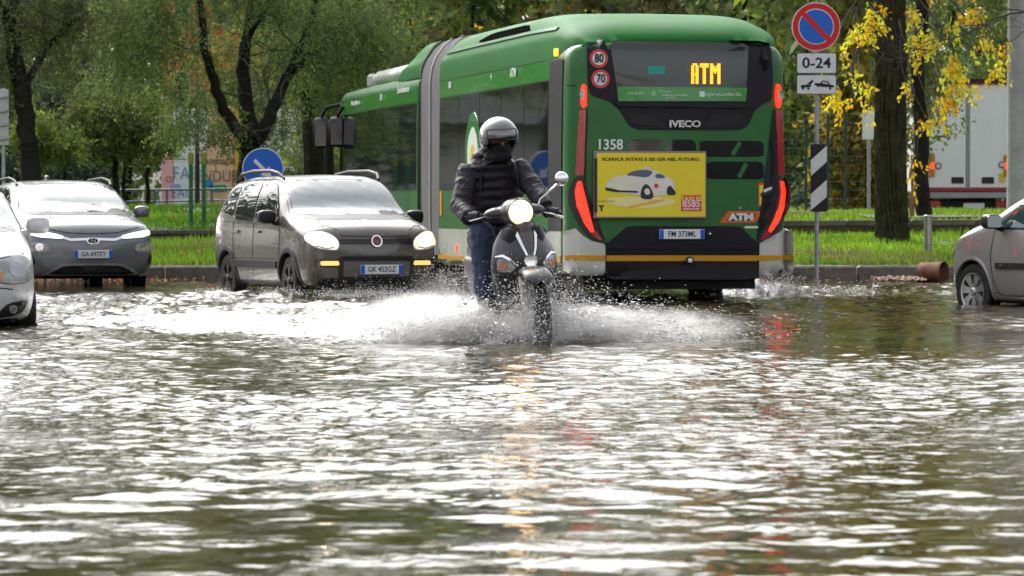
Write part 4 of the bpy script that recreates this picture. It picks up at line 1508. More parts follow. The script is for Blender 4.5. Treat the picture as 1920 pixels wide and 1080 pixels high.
# ------------------------------------------------------------------ small grey city car with its headlamps on
M['panda'] = mat('warm dark grey paint', (.088, .078, .069), .26, metal=.2, coat=.6, var=.1, vscale=2.5)
M['dark_trim'] = mat('dark grey trim', (.028, .026, .025), .5, var=.2, vscale=6)
M['dark_rim'] = mat('dark alloy', (.05, .048, .047), .35, metal=.5)
t = empty('small_car', label='small dark grey city car driving with headlamps lit beside the bus', cat='car')
st = [  # y, zb, wl, wm, zm, ws, zs, wt, zt, zc
    (0.00, .27, .62, .70, .48, .69, .70, .58, .80, .835),
    (0.05, .23, .68, .755, .48, .745, .73, .63, .86, .90),
    (0.16, .20, .73, .80, .50, .785, .78, .68, .92, .965),
    (0.40, .20, .76, .825, .52, .805, .84, .715, .975, 1.03),
    (0.72, .20, .765, .83, .55, .81, .89, .735, 1.02, 1.085),
    (0.92, .20, .765, .83, .55, .81, .93, .725, 1.10, 1.17),
    (1.18, .20, .765, .83, .55, .81, .95, .675, 1.30, 1.365),
    (1.46, .20, .765, .83, .55, .81, .955, .620, 1.455, 1.51),
    (1.80, .20, .765, .83, .55, .81, .96, .615, 1.505, 1.56),
    (2.60, .20, .765, .83, .55, .81, .98, .615, 1.50, 1.56),
    (3.20, .20, .76, .83, .55, .81, 1.0, .61, 1.46, 1.52),
    (3.42, .22, .75, .82, .57, .80, 1.0, .61, 1.38, 1.44),
    (3.56, .26, .72, .80, .60, .78, .98, .62, 1.15, 1.20),
    (3.63, .32, .66, .74, .62, .72, .90, .60, 1.0, 1.04)]
bv = car_body(t, st, M['panda'], .345, [(.74, .30), (3.04, .30)])
RW = .295
for y, steer in ((.74, -.05), (3.04, 0)):
    for s in (-1, 1): wheel(t, s * .725, y, RW, .185, s, M['dark_rim'], 5, 'fat', steer)
    for sd in ('x', 'X'): arch_trim(t, bv, y, .30, .335, .395, M['dark_trim'], sd)
# glass
patch('windscreen_seal', bv, soft([(-.745, 1.055), (.745, 1.055), (.735, 1.12), (.635, 1.47), (.54, 1.50), (-.54, 1.50), (-.635, 1.47), (-.735, 1.12)], 1), 'y', .003, .01, M['ink'], t, .09)
def pz(ps): return [(x, z) for x, z in ps]
patch('windscreen', bv, soft([(-.70, 1.075), (.70, 1.075), (.69, 1.12), (.60, 1.455), (.52, 1.475), (-.52, 1.475), (-.60, 1.455), (-.69, 1.12)], 1), 'y', .006, .01, M['screen_glass'], t, .09)
patch('cowl', bv, soft([(-.74, 1.02), (.74, 1.02), (.73, 1.085), (-.73, 1.085)], 1, .12), 'y', .004, .01, M['black'], t, .12)
for sd in ('x', 'X'):
    for nm, p in (('front_door_glass', [(1.12, 1.0), (1.24, 1.18), (1.50, 1.40), (1.60, 1.435), (1.98, 1.45), (1.98, .995)]), ('rear_door_glass', [(2.06, .995), (2.06, 1.45), (2.72, 1.43), (2.74, 1.02)]), ('quarter_glass', [(2.84, 1.06), (2.83, 1.41), (3.14, 1.38), (3.28, 1.12)])):
        patch('window_surround', bv, soft([( (y - 2.0) * 1.035 + 2.0, (z - 1.2) * 1.08 + 1.2) for y, z in p], 1, .08), sd, .003, .01, M['black'], t, .12)
        patch(nm, bv, soft(p, 1, .08), sd, .008, .01, M['glass'], t, .12)
    for p in ([(1.10, .98), (1.04, .80), (1.08, .40), (1.16, .25)], [(2.02, .99), (2.02, .26)], [(2.80, 1.0), (2.78, .72), (2.66, .48)]): line(t, bv, p, .012, sd)
    line(t, bv, [(.55, .90), (1.05, .945), (2.0, .97), (3.2, .99)], .008, sd, M['dark_trim'], 'waist_crease')
    for y in (1.86, 2.66): patch('door_handle', bv, soft(rrect(y - .10, .855, y + .06, .89, .015), 1), sd, .025, .02, M['panda'], t)
    patch('side_rubbing_strip', bv, rrect(1.14, .44, 2.72, .53, .02), sd, .018, .03, M['dark_trim'], t)
    patch('sill_cladding', bv, rrect(1.08, .21, 2.70, .29, .02), sd, .010, .02, M['dark_trim'], t)
    s_ = -1 if sd == 'x' else 1
    G().tube([(s_ * .60, 1.50, 1.50), (s_ * .625, 1.62, 1.565), (s_ * .625, 1.9, 1.60), (s_ * .62, 2.6, 1.60), (s_ * .615, 3.05, 1.565), (s_ * .605, 3.2, 1.50)], [.018, .022, .022, .022, .022, .018], 10).build('roof_rail', M['dark_trim'], t)
    mirror_pod(t, s_ * .84, 1.17, 1.0, M['black'], s_)
# front
for s in (-1, 1):
    fl = (lambda p: p) if s > 0 else mir
    p = fl(soft([(.475, .70), (.51, .668), (.70, .69), (.775, .75), (.785, .82), (.74, .87), (.62, .872), (.51, .82), (.465, .755)], 2))
    patch('headlamp_housing', bv, [((x - s * .62) * 1.07 + s * .62, (z - .78) * 1.08 + .78) for x, z in p], 'y', .006, .02, M['chrome'], t, .06)
    hl = patch('headlamp', bv, p, 'y', .022, .02, M['lamp_white'], t, .06)
    patch('lamp_bulb', bv, fl(circ(.62, .775, .062, n=20)), 'y', .027, .012, M['lamp_bulb'], hl, .06)
    patch('lamp_divider', bv, fl(band([(.52, .70), (.60, .685), (.72, .71)], .012)), 'y', .025, .008, M['steel'], hl, .06)
    patch('daytime_lamp', bv, fl(rrect(.46, .49, .68, .54, .018)), 'y', .012, .015, M['lamp_amber'], t, .08)
    patch('daytime_lamp_surround', bv, fl(rrect(.41, .465, .735, .56, .03)), 'y', .005, .01, M['dark_trim'], t, .08)
    patch('corner_intake', bv, fl(soft([(.43, .235), (.66, .24), (.70, .31), (.60, .345), (.43, .345)], 1)), 'y', .004, .01, M['black'], t, .08)
patch('grille', bv, rrect(-.46, .73, .46, .80, .02), 'y', .008, .01, M['gloss_black'], t, .1)
for z in (.75, .778): patch('grille_bar', bv, rrect(-.45, z - .008, .45, z + .008, .006), 'y', .016, .012, M['dark_trim'], t, .15)
b = patch('badge', bv, circ(0, .765, .068, n=28), 'y', .030, .03, M['chrome'], t, .2)
patch('badge_centre', bv, circ(0, .765, .052, n=24), 'y', .034, .01, mat('dark red enamel', (.12, .02, .02), .3), b, .2)
text('badge_text', 'FIAT', .050, M['chrome'], b, (0, bv.ray_cast(Vector((0, -60, .765)), Vector((0, 1, 0)))[0].y - .036, .765), ext=.001, sx=.7)
patch('bumper_frame', bv, soft([(-.46, .20), (.46, .20), (.47, .56), (.44, .60), (-.44, .60), (-.47, .56)], 1, .08), 'y', .012, .02, M['dark_trim'], t, .1)
patch('bumper_insert', bv, rrect(-.41, .36, .41, .535, .02), 'y', .017, .01, M['panda'], t, .1)
patch('frame_slot', bv, rrect(-.42, .55, .42, .585, .012), 'y', .016, .01, M['black'], t, .12)
patch('lower_grille', bv, rrect(-.40, .225, .40, .345, .03), 'y', .016, .01, M['black'], t, .1)
for k in range(4): patch('grille_slat', bv, rrect(-.39, .238 + k * .028, .39, .248 + k * .028, .003), 'y', .022, .008, M['dark_trim'], t, .15)
plate(t, bv, .05, .44, 'GK 452GZ', off=.032)
line(t, bv, [(-.75, .925), (-.55, .95), (-.45, .90), (-.42, .83), (0, .82), (.42, .83), (.45, .90), (.55, .95), (.75, .925)], .010, 'y')
wiper(t, (-.66, .86, 1.10), (.02, .80, 1.10), bv)
wiper(t, (-.02, .86, 1.12), (.60, .82, 1.13), bv)
place(t, 704, 43.8, R(22.5), (0, 0), -.105)

# ------------------------------------------------------------------ grey crossover
M['kona'] = mat('cool grey paint', (.135, .14, .155), .26, metal=.25, coat=.6, var=.08, vscale=2)
M['alloy'] = mat('silver alloy', (.45, .45, .46), .28, metal=.85)
t = empty('crossover_car', label='grey crossover car with closed front and thin slit lamps waiting at left', cat='car')
st = [
    (0.00, .30, .64, .74, .52, .72, .66, .55, .76, .80),
    (0.06, .25, .72, .80, .50, .79, .72, .66, .85, .88),
    (0.20, .22, .80, .86, .50, .84, .80, .74, .93, .97),
    (0.45, .21, .84, .895, .52, .865, .87, .775, .985, 1.045),
    (0.80, .21, .85, .90, .55, .875, .92, .79, 1.03, 1.10),
    (1.05, .21, .85, .90, .56, .875, .95, .785, 1.09, 1.16),
    (1.40, .21, .85, .90, .56, .875, .97, .73, 1.29, 1.36),
    (1.80, .21, .85, .90, .56, .875, .98, .665, 1.455, 1.51),
    (2.20, .21, .85, .90, .56, .875, .985, .655, 1.495, 1.55),
    (3.10, .21, .85, .90, .56, .875, 1.0, .645, 1.47, 1.535),
    (3.65, .23, .84, .90, .58, .87, 1.02, .63, 1.38, 1.44),
    (3.95, .28, .80, .87, .62, .85, 1.0, .66, 1.17, 1.21),
    (4.12, .36, .74, .80, .65, .78, .92, .64, 1.0, 1.03)]
bv = car_body(t, st, M['kona'], .385, [(.87, .33), (3.47, .33)])
for y in (.87, 3.47):
    for s in (-1, 1): wheel(t, s * .78, y, .325, .205, s, M['alloy'], 5, 'vee')
    for sd in ('x', 'X'): arch_trim(t, bv, y, .33, .375, .455, M['dark_trim'], sd)
patch('windscreen_seal', bv, soft([(-.785, 1.085), (.785, 1.085), (.77, 1.15), (.685, 1.465), (.59, 1.495), (-.59, 1.495), (-.685, 1.465), (-.77, 1.15)], 1), 'y', .003, .01, M['ink'], t, .09)
patch('windscreen', bv, soft([(-.755, 1.10), (.755, 1.10), (.74, 1.15), (.655, 1.45), (.57, 1.475), (-.57, 1.475), (-.655, 1.45), (-.74, 1.15)], 1), 'y', .006, .01, M['screen_glass'], t, .09)
patch('cowl', bv, soft([(-.77, 1.065), (.77, 1.065), (.77, 1.108), (-.77, 1.108)], 1, .12), 'y', .004, .01, M['black'], t, .12)
for sd in ('x', 'X'):
    for nm, p in (('front_door_glass', [(1.30, 1.02), (1.55, 1.26), (1.86, 1.41), (2.28, 1.44), (2.28, 1.02)]), ('rear_door_glass', [(2.36, 1.02), (2.36, 1.44), (3.10, 1.41), (3.32, 1.10)])):
        patch(nm, bv, soft(p, 1, .1), sd, .008, .01, M['glass'], t, .12)
    for p in ([(1.28, 1.0), (1.22, .70), (1.28, .30)], [(2.32, 1.0), (2.32, .30)], [(3.2, 1.0), (3.1, .7)]): line(t, bv, p, .012, sd)
    for y in (2.12, 3.0): patch('door_handle', bv, rrect(y - .1, .87, y + .08, .90, .012), sd, .025, .02, M['kona'], t)
    patch('sill_cladding', bv, rrect(1.32, .23, 3.02, .36, .02), sd, .012, .02, M['dark_trim'], t)
    s_ = -1 if sd == 'x' else 1
    G().tube([(s_ * .655, 1.75, 1.475), (s_ * .665, 1.9, 1.54), (s_ * .655, 2.3, 1.575), (s_ * .645, 3.1, 1.55), (s_ * .63, 3.5, 1.46)], .018, 10).build('roof_rail', M['dark_trim'], t)
    mirror_pod(t, s_ * .90, 1.36, 1.06, M['kona'], s_)
for s in (-1, 1):
    fl = (lambda p: p) if s > 0 else mir
    patch('slit_lamp', bv, fl(soft([(.38, .745), (.80, .775), (.83, .865), (.72, .855), (.50, .815), (.37, .775)], 1)), 'y', .012, .015, M['lamp_soft'], t, .06)
    patch('slit_lamp_surround', bv, fl(soft([(.36, .735), (.81, .765), (.845, .875), (.72, .862), (.36, .785)], 1)), 'y', .005, .01, M['dark_trim'], t, .06)
    p = fl(soft([(.58, .57), (.82, .575), (.845, .645), (.80, .71), (.66, .705), (.58, .66)], 1))
    patch('lamp_cluster', bv, p, 'y', .010, .012, M['lamp_glass'], t, .06)
    patch('lamp_reflector', bv, fl(circ(.71, .64, .05, n=16)), 'y', .016, .012, M['chrome'], t, .1)
    patch('air_curtain', bv, fl(soft([(.76, .40), (.83, .42), (.84, .54), (.78, .52)], 1)), 'y', .006, .01, M['black'], t, .06)
patch('chrome_strip', bv, band([(-.40, .765), (-.30, .735), (-.15, .74), (0, .745), (.15, .74), (.30, .735), (.40, .765)], .032), 'y', .014, .015, M['chrome'], t, .08)
b = patch('badge', bv, circ(0, .715, .085, .044, 28), 'y', .024, .03, M['chrome'], t, .1)
patch('badge_centre', bv, circ(0, .715, .070, .033, 24), 'y', .030, .01, M['dark_trim'], b, .1)
yb = bv.ray_cast(Vector((0, -60, .715)), Vector((0, 1, 0)))[0].y
text('badge_text', 'H', .072, M['chrome'], b, (0, yb - .034, .715), ext=.002, sx=1.35, bold=.004, rot=(PI / 2, R(14), 0))
patch('lower_frame', bv, soft([(-.68, .27), (.68, .27), (.60, .31), (.40, .42), (-.40, .42), (-.60, .31)], 1, .12), 'y', .014, .02, M['alloy'], t, .08)
patch('lower_intake', bv, soft([(-.60, .285), (.60, .285), (.38, .395), (-.38, .395)], 1, .1), 'y', .018, .012, M['black'], t, .08)
for z in (.315, .345): patch('intake_slat', bv, rrect(-.40, z - .006, .40, z + .006, .004), 'y', .024, .01, M['dark_trim'], t, .12)
patch('intake_centre', bv, soft([(-.12, .33), (.12, .33), (.15, .40), (-.15, .40)], 1, .1), 'y', .027, .02, M['dark_trim'], t, .1)
patch('skid_plate', bv, soft([(-.66, .225), (.66, .225), (.68, .262), (-.68, .262)], 1, .1), 'y', .010, .015, M['black'], t, .1)
line(t, bv, [(-.80, .93), (-.60, .89), (-.35, .83), (0, .815), (.35, .83), (.60, .89), (.80, .93)], .010, 'y')
plate(t, bv, 0, .545, 'GA 697ZY', off=.03)
wiper(t, (-.68, 1.0, 1.12), (.10, .95, 1.12), bv)
wiper(t, (.0, 1.0, 1.12), (.66, .98, 1.13), bv)
G().box((0, 2.9, 1.58), (.04, .16, .08), bev=.02).build('roof_fin', M['kona'], t)
place(t, 173, 50.2, R(19), (0, 0), -.11)

# ------------------------------------------------------------------ silver hatchback, only its front corner in the picture
M['silver'] = mat('silver paint', (.46, .46, .47), .28, metal=.3, coat=.5, var=.06, vscale=2)
t = empty('silver_hatchback', label='silver hatchback whose front corner with fog lamp enters at the left edge', cat='car')
st = [
    (0.00, .26, .56, .64, .45, .62, .60, .48, .68, .71),
    (0.06, .22, .64, .72, .46, .70, .66, .56, .74, .77),
    (0.22, .19, .74, .80, .48, .785, .74, .64, .82, .86),
    (0.50, .18, .78, .835, .50, .81, .82, .70, .91, .96),
    (0.85, .18, .79, .845, .53, .82, .88, .735, .98, 1.03),
    (1.05, .18, .79, .845, .55, .82, .91, .735, 1.03, 1.09),
    (1.40, .18, .79, .845, .55, .82, .93, .68, 1.22, 1.28),
    (1.80, .18, .79, .845, .55, .82, .95, .62, 1.38, 1.43),
    (2.20, .18, .79, .845, .55, .82, .955, .61, 1.42, 1.465),
    (3.00, .18, .79, .845, .55, .82, .98, .60, 1.39, 1.445),
    (3.55, .20, .78, .835, .58, .81, 1.0, .60, 1.25, 1.30),
    (3.85, .28, .72, .77, .62, .75, .92, .60, 1.0, 1.04)]
bv = car_body(t, st, M['silver'], .345, [(.82, .29), (3.30, .29)])
for y, steer in ((.82, .12), (3.30, 0)):
    for s in (-1, 1): wheel(t, s * .745, y, .29, .185, s, M['alloy'], 7, 'thin', steer)
patch('windscreen', bv, soft([(-.70, 1.02), (.70, 1.02), (.69, 1.08), (.61, 1.37), (.52, 1.395), (-.52, 1.395), (-.61, 1.37), (-.69, 1.08)], 1), 'y', .006, .01, M['screen_glass'], t, .09)
patch('cowl', bv, soft([(-.71, .985), (.71, .985), (.71, 1.028), (-.71, 1.028)], 1, .12), 'y', .004, .01, M['black'], t, .12)
for sd in ('x', 'X'):
    for nm, p in (('front_door_glass', [(1.36, .98), (1.60, 1.20), (1.86, 1.33), (2.24, 1.36), (2.24, .97)]), ('rear_door_glass', [(2.32, .97), (2.32, 1.36), (3.0, 1.33), (3.2, 1.05)])):
        patch(nm, bv, soft(p, 1, .1), sd, .008, .01, M['glass'], t, .12)
    for p in ([(1.30, .95), (1.22, .70), (1.28, .24)], [(2.28, .96), (2.28, .25)]): line(t, bv, p, .012, sd)
    s_ = -1 if sd == 'x' else 1
    mirror_pod(t, s_ * .86, 1.38, 1.0, M['silver'], s_)
for s in (-1, 1):
    fl = (lambda p: p) if s > 0 else mir
    p = fl(soft([(.36, .575), (.60, .53), (.77, .56), (.795, .65), (.755, .75), (.66, .79), (.50, .74), (.38, .655)], 2))
    patch('headlamp_surround', bv, [((x - s * .58) * 1.05 + s * .58, (z - .66) * 1.06 + .66) for x, z in p], 'y', .004, .012, M['dark_trim'], t, .06)
    hl = patch('headlamp', bv, p, 'y', .014, .015, M['lamp_glass'], t, .05)
    patch('headlamp_bowl', bv, fl(circ(.64, .67, .075, n=20)), 'y', .019, .015, M['steel'], hl, .06)
    patch('headlamp_bulb', bv, fl(circ(.47, .61, .04, n=14)), 'y', .019, .015, mat('orange bulb', (.5, .2, .08), .3), hl, .06)
    p = fl(soft([(.44, .24), (.66, .265), (.73, .36), (.72, .40), (.56, .37), (.49, .31)], 1))
    patch('fog_surround', bv, [((x - s * .6) * 1.16 + s * .6, (z - .32) * 1.22 + .32) for x, z in p], 'y', .010, .02, M['silver'], t, .06)
    fg = patch('fog_recess', bv, p, 'y', .014, .01, M['gloss_black'], t, .06)
    patch('fog_lamp', bv, fl(circ(.60, .32, .036, n=18)), 'y', .018, .02, M['lamp_glass'], fg, .06)
    patch('fog_bulb', bv, fl(circ(.60, .32, .016, n=14)), 'y', .021, .01, M['chrome'], fg, .06)
patch('lower_grille', bv, soft([(-.38, .24), (.38, .24), (.42, .42), (-.42, .42)], 1, .1), 'y', .008, .01, M['black'], t, .1)
patch('upper_grille', bv, soft([(-.30, .56), (.30, .56), (.26, .64), (-.26, .64)], 1, .1), 'y', .008, .01, M['black'], t, .1)
patch('chin_spoiler', bv, rrect(-.66, .20, .66, .232, .01), 'y', .008, .012, M['black'], t, .1)
line(t, bv, [(-.74, .47), (-.5, .50), (0, .505), (.5, .50), (.74, .47)], .010, 'y')
line(t, bv, [(-.72, .80), (-.5, .76), (-.34, .69), (0, .68), (.34, .69), (.5, .76), (.72, .80)], .010, 'y')
place(t, -105, 33.0, R(13), (0, 0), -.155)

# ------------------------------------------------------------------ silver-grey hatchback at the right edge, seen from its side
M['clio'] = mat('silver grey paint', (.26, .255, .26), .28, metal=.45, coat=.6, var=.06, vscale=2)
t = empty('grey_hatchback', label='silver-grey hatchback at the right edge with its front wheel in the water', cat='car')
st = [
    (0.16, .26, .44, .50, .46, .48, .62, .40, .70, .74),
    (0.20, .22, .53, .60, .46, .58, .68, .48, .77, .81),
    (0.32, .19, .66, .735, .48, .715, .77, .58, .86, .91),
    (0.55, .18, .78, .84, .50, .815, .86, .69, .955, 1.01),
    (0.85, .18, .80, .855, .53, .825, .91, .73, 1.03, 1.08),
    (1.10, .18, .80, .855, .55, .825, .94, .735, 1.10, 1.16),
    (1.45, .18, .80, .855, .55, .825, .955, .68, 1.27, 1.33),
    (1.85, .18, .80, .855, .55, .825, .97, .62, 1.41, 1.46),
    (2.25, .18, .80, .855, .55, .825, .98, .61, 1.45, 1.495),
    (3.05, .18, .80, .855, .55, .825, 1.0, .60, 1.42, 1.475),
    (3.60, .20, .79, .845, .58, .815, 1.02, .60, 1.28, 1.33),
    (3.95, .28, .72, .78, .62, .76, .95, .60, 1.02, 1.06)]
bv = car_body(t, st, M['clio'], .36, [(.85, .30), (3.42, .30)])
for y in (.85, 3.42):
    for s in (-1, 1): wheel(t, s * .755, y, .305, .19, s, M['alloy'], 7, 'fat', .06 if y < 1 else 0)
patch('windscreen', bv, soft([(-.70, 1.09), (.70, 1.09), (.69, 1.14), (.61, 1.40), (.52, 1.425), (-.52, 1.425), (-.61, 1.40), (-.69, 1.14)], 1), 'y', .006, .01, M['screen_glass'], t, .09)
for sd in ('x', 'X'):
    p = [(1.30, 1.005), (1.62, 1.245), (1.92, 1.375), (2.40, 1.40), (2.40, 1.0)]
    patch('window_surround', bv, soft([(1.16, .985), (1.60, 1.275), (1.92, 1.40), (2.45, 1.43), (2.45, .975)], 1, .06), sd, .003, .01, M['black'], t, .12)
    patch('front_door_glass', bv, soft(p, 1, .06), sd, .009, .01, mat('side glass', (.02, .045, .042), .03, ior=1.9, coat=1), t, .12)
    patch('rear_door_glass', bv, soft([(2.52, 1.0), (2.52, 1.40), (3.1, 1.37), (3.3, 1.08)], 1, .06), sd, .009, .01, M['glass'], t, .12)
    for p in ([(1.24, .97), (1.20, .70), (1.26, .40), (1.36, .27)], [(2.48, .98), (2.48, .26)], [(.50, .97), (.9, 1.02), (1.2, 1.045)]): line(t, bv, p, .011, sd)
    line(t, bv, [(1.25, .30), (1.5, .275), (3.0, .275)], .008, sd, M['dark_trim'], 'sill_line')
    rb = patch('rubbing_strip', bv, rrect(1.32, .56, 3.0, .625, .02), sd, .022, .03, M['black'], t)
    patch('strip_end', bv, rrect(1.41, .575, 1.47, .612, .015), sd, .028, .012, M['chrome'], rb)
    patch('door_handle', bv, soft(rrect(2.12, .83, 2.34, .89, .03), 1), sd, .03, .03, M['black'], t)
    patch('pink_smear', bv, soft([(1.60, .77), (1.66, .79), (1.75, .70), (1.68, .69)], 1), sd, .003, .005, mat('pink smear', (.40, .16, .18), .4), t)
    s_ = -1 if sd == 'x' else 1
    mirror_pod(t, s_ * .87, 1.38, 1.02, M['black'], s_)
    arch_trim(t, bv, .85, .30, .35, .385, M['clio'], sd)
for s in (-1, 1):
    fl = (lambda p: p) if s > 0 else mir
    patch('headlamp', bv, fl(soft([(.40, .60), (.66, .62), (.76, .74), (.70, .82), (.52, .76)], 2)), 'y', .012, .015, M['lamp_glass'], t, .06)
patch('lower_grille', bv, soft([(-.40, .24), (.40, .24), (.44, .44), (-.44, .44)], 1, .1), 'y', .008, .01, M['black'], t, .1)
CLIO = t
# its nose points to the left and away: local +y (towards the tail) comes to the right and nearer
place(t, 1824, 41.0, R(-153), (.84, .85), -.165)
# ================================================================== articulated bus
M['bus'] = mat('bus green paint', (.015, .108, .021), .34, coat=.15, var=.16, vscale=1.6, spec=.35)
M['slot'] = mat('dark roof slot', (.006, .006, .006), .9, spec=0.)
M['bus_roof'] = mat('bus green roof paint', (.016, .115, .022), .6, var=.16, vscale=1.6, spec=.1)
M['bus_bright'] = mat('bright green band', (.004, .20, .012), .25, coat=.7)
M['bus_white'] = mat('bus cream paint', (.46, .46, .42), .35, coat=.4, var=.12, vscale=3)
M['bellows'] = mat('grey bellows fabric', (.31, .30, .29), .7, var=.12, vscale=2)
M['stripe'] = mat('ochre stripe', (.50, .25, .012), .4)
M['bus_black'] = mat('bus black plastic', (.011, .009, .014), .42, var=.25, vscale=3, spec=.2)
M['bus_glass'] = mat('bus tinted glass', (.010, .013, .012), .035, ior=1.6)
M['rear_glass'] = mat('rear destination glass', (.022, .029, .026), .06, ior=1.5, coat=.2)
M['print_white'] = mat('white print', (.62, .66, .62), .5)
M['adv'] = mat('poster yellow', (.68, .55, .03), .45, var=.05, vscale=2)
M['adv_red'] = mat('poster red', (.62, .05, .02), .45)
M['adv_grey'] = mat('poster frame', (.20, .18, .17), .45, metal=.4)
M['led'] = mat('amber display dots', (.9, .5, .05), .3, emit=(1, .19, .006), es=1.7)
BY = R(10.9)
BUS = empty('articulated_bus', label='long green articulated city bus seen from behind in the flooded road', cat='bus')
place(BUS, 1062, 42, BY, (-1.275, 0), 0)
B0 = BUS.location.copy()
bf = Vector((-math.sin(BY), math.cos(BY), 0))
br = Vector((math.cos(BY), math.sin(BY), 0))
CAMP = Vector((0, 0, CZ))


def RP(px, py):
    d = at(px, py, 10) - CAMP
    p = CAMP + d * ((B0 - CAMP).dot(bf) / d.dot(bf))
    return ((p - B0).dot(br), p.z)


def SP(px, py):
    d = at(px, py, 10) - CAMP
    q = B0 - br * 1.275
    p = CAMP + d * ((q - CAMP).dot(br) / d.dot(br))
    return ((p - B0).dot(bf), p.z)


def rp(*q): return [RP(*p) for p in q]


def bussec(r):
    zb, w, wt, zt, zc = r
    return [(0, zb), (w * .92, zb), (w, zb + .05), (w, 1.3), (w * .995, 2.2), (wt + (w - wt) * .8, zt - .14), (wt, zt), (wt * .7, zc - .01), (0, zc)]


def fairsec(r):
    zb, w, zcr, wcr, wt, zt = r
    return [(0, zb), (w, zb), (w, zb + .05), (w - .01, zcr - .1), (wcr, zcr), (wt, zt - .05), (wt * .7, zt - .01), (0, zt)]


st = [(0.0, .34, 1.14, 1.02, 2.80, 2.86), (.03, .31, 1.20, 1.08, 2.83, 2.90), (.10, .30, 1.255, 1.14, 2.86, 2.93), (.25, .30, 1.275, 1.17, 2.87, 2.94), (4, .30, 1.275, 1.17, 2.87, 2.94), (8.38, .30, 1.275, 1.17, 2.87, 2.94)]
v, f = loft(st, du=.4, vper=6, cap0=.05, cap1=.0, sec=bussec)
bv = bvh_of(v, f)
mesh('rear_body', v, f, M['bus'], BUS, 40, fixn=True)
st2 = [(10.12, .30, 1.275, 1.17, 2.87, 2.94), (14, .30, 1.275, 1.17, 2.87, 2.94), (17.5, .30, 1.275, 1.17, 2.85, 2.93), (17.8, .32, 1.22, 1.10, 2.80, 2.86), (17.9, .36, 1.12, 1.0, 2.70, 2.75)]
v2, f2 = loft(st2, du=.4, vper=6, cap0=0, cap1=.04, sec=bussec)
bv2 = bvh_of(v2, f2)
mesh('front_body', v2, f2, M['bus'], BUS, 40, fixn=True)
stf = [(.05, 2.82, 1.08, 2.91, 1.02, .86, 2.95), (.22, 2.77, 1.20, 2.99, 1.10, .93, 3.08), (.6, 2.745, 1.25, 3.07, 1.17, 1.0, 3.19), (1.2, 2.74, 1.262, 3.08, 1.205, 1.03, 3.28), (2.5, 2.74, 1.262, 3.08, 1.21, 1.02, 3.34), (7.6, 2.74, 1.262, 3.08, 1.21, .98, 3.36), (8.37, 2.74, 1.262, 3.08, 1.18, .95, 3.34)]
v3, f3 = loft(stf, du=.25, vper=6, cap0=.01, cap1=0, sec=fairsec)
bv3 = bvh_of(v3, f3)
mesh('roof_fairing', v3, f3, M['bus_roof'], BUS, 40, fixn=True)
stf = [(10.13, 2.85, 1.22, 3.12, 1.16, .96, 3.40), (11.0, 2.85, 1.22, 3.12, 1.14, .94, 3.40), (11.9, 2.85, 1.2, 3.10, 1.10, .9, 3.30), (12.5, 2.85, 1.17, 2.99, 1.07, .88, 3.06), (12.75, 2.85, 1.12, 2.90, 1.05, .86, 2.93)]
v4, f4 = loft(stf, du=.15, vper=6, cap0=0, cap1=.01, sec=fairsec)
mesh('roof_fairing', v4, f4, M['bus_roof'], BUS, 40, fixn=True)
G().box((0, 14.9, 3.03), (1.9, 3.0, .24), bev=.09).build('air_conditioner', M['bus_white'], BUS, 50)
G().box((-.85, 16.7, 3.02), (.22, .18, .22), bev=.04).build('roof_vent', M['bus_white'], BUS)
# bellows
n = 30
prof = [(1.235, .42), (1.24, .8), (1.24, 1.6), (1.24, 2.4), (1.24, 2.76), (1.21, 2.95), (1.16, 3.08), (1.05, 3.24), (.93, 3.34), (.6, 3.40), (0, 3.42)]
full = [(-a, b) for a, b in prof] + [(a, b) for a, b in prof[-2::-1]]
V, Fc = [], []
for i in range(n + 1):
    k = 1.0 if i % 2 else .968
    if i in (0, n): k = .985
    for a, b in full: V.append((a * k, 8.36 + 1.79 * i / n, 1.5 + (b - 1.5) * (k if b > 1.5 else 1)))
m_ = len(full)
for i in range(n):
    for j in range(m_ - 1): Fc.append((i * m_ + j, i * m_ + j + 1, (i + 1) * m_ + j + 1, (i + 1) * m_ + j))
mesh('bellows', V, Fc, M['bellows'], BUS, 20)
for y, w in ((8.40, .07), (9.25, .05), (10.10, .07)):
    q = [(a * 1.012, 1.5 + (b - 1.5) * (1.012 if b > 1.5 else 1)) for a, b in full]
    V = [(a, y - w / 2, b) for a, b in q] + [(a, y + w / 2, b) for a, b in q]
    mesh('bellows_frame', V, [(j, j + 1, j + 1 + m_, j + m_) for j in range(m_ - 1)], M['bellows'] if w < .06 else M['dark_trim'], BUS, 30)
G().box((0, 9.25, .40), (2.2, 1.7, .16)).build('turntable', M['black'], BUS)

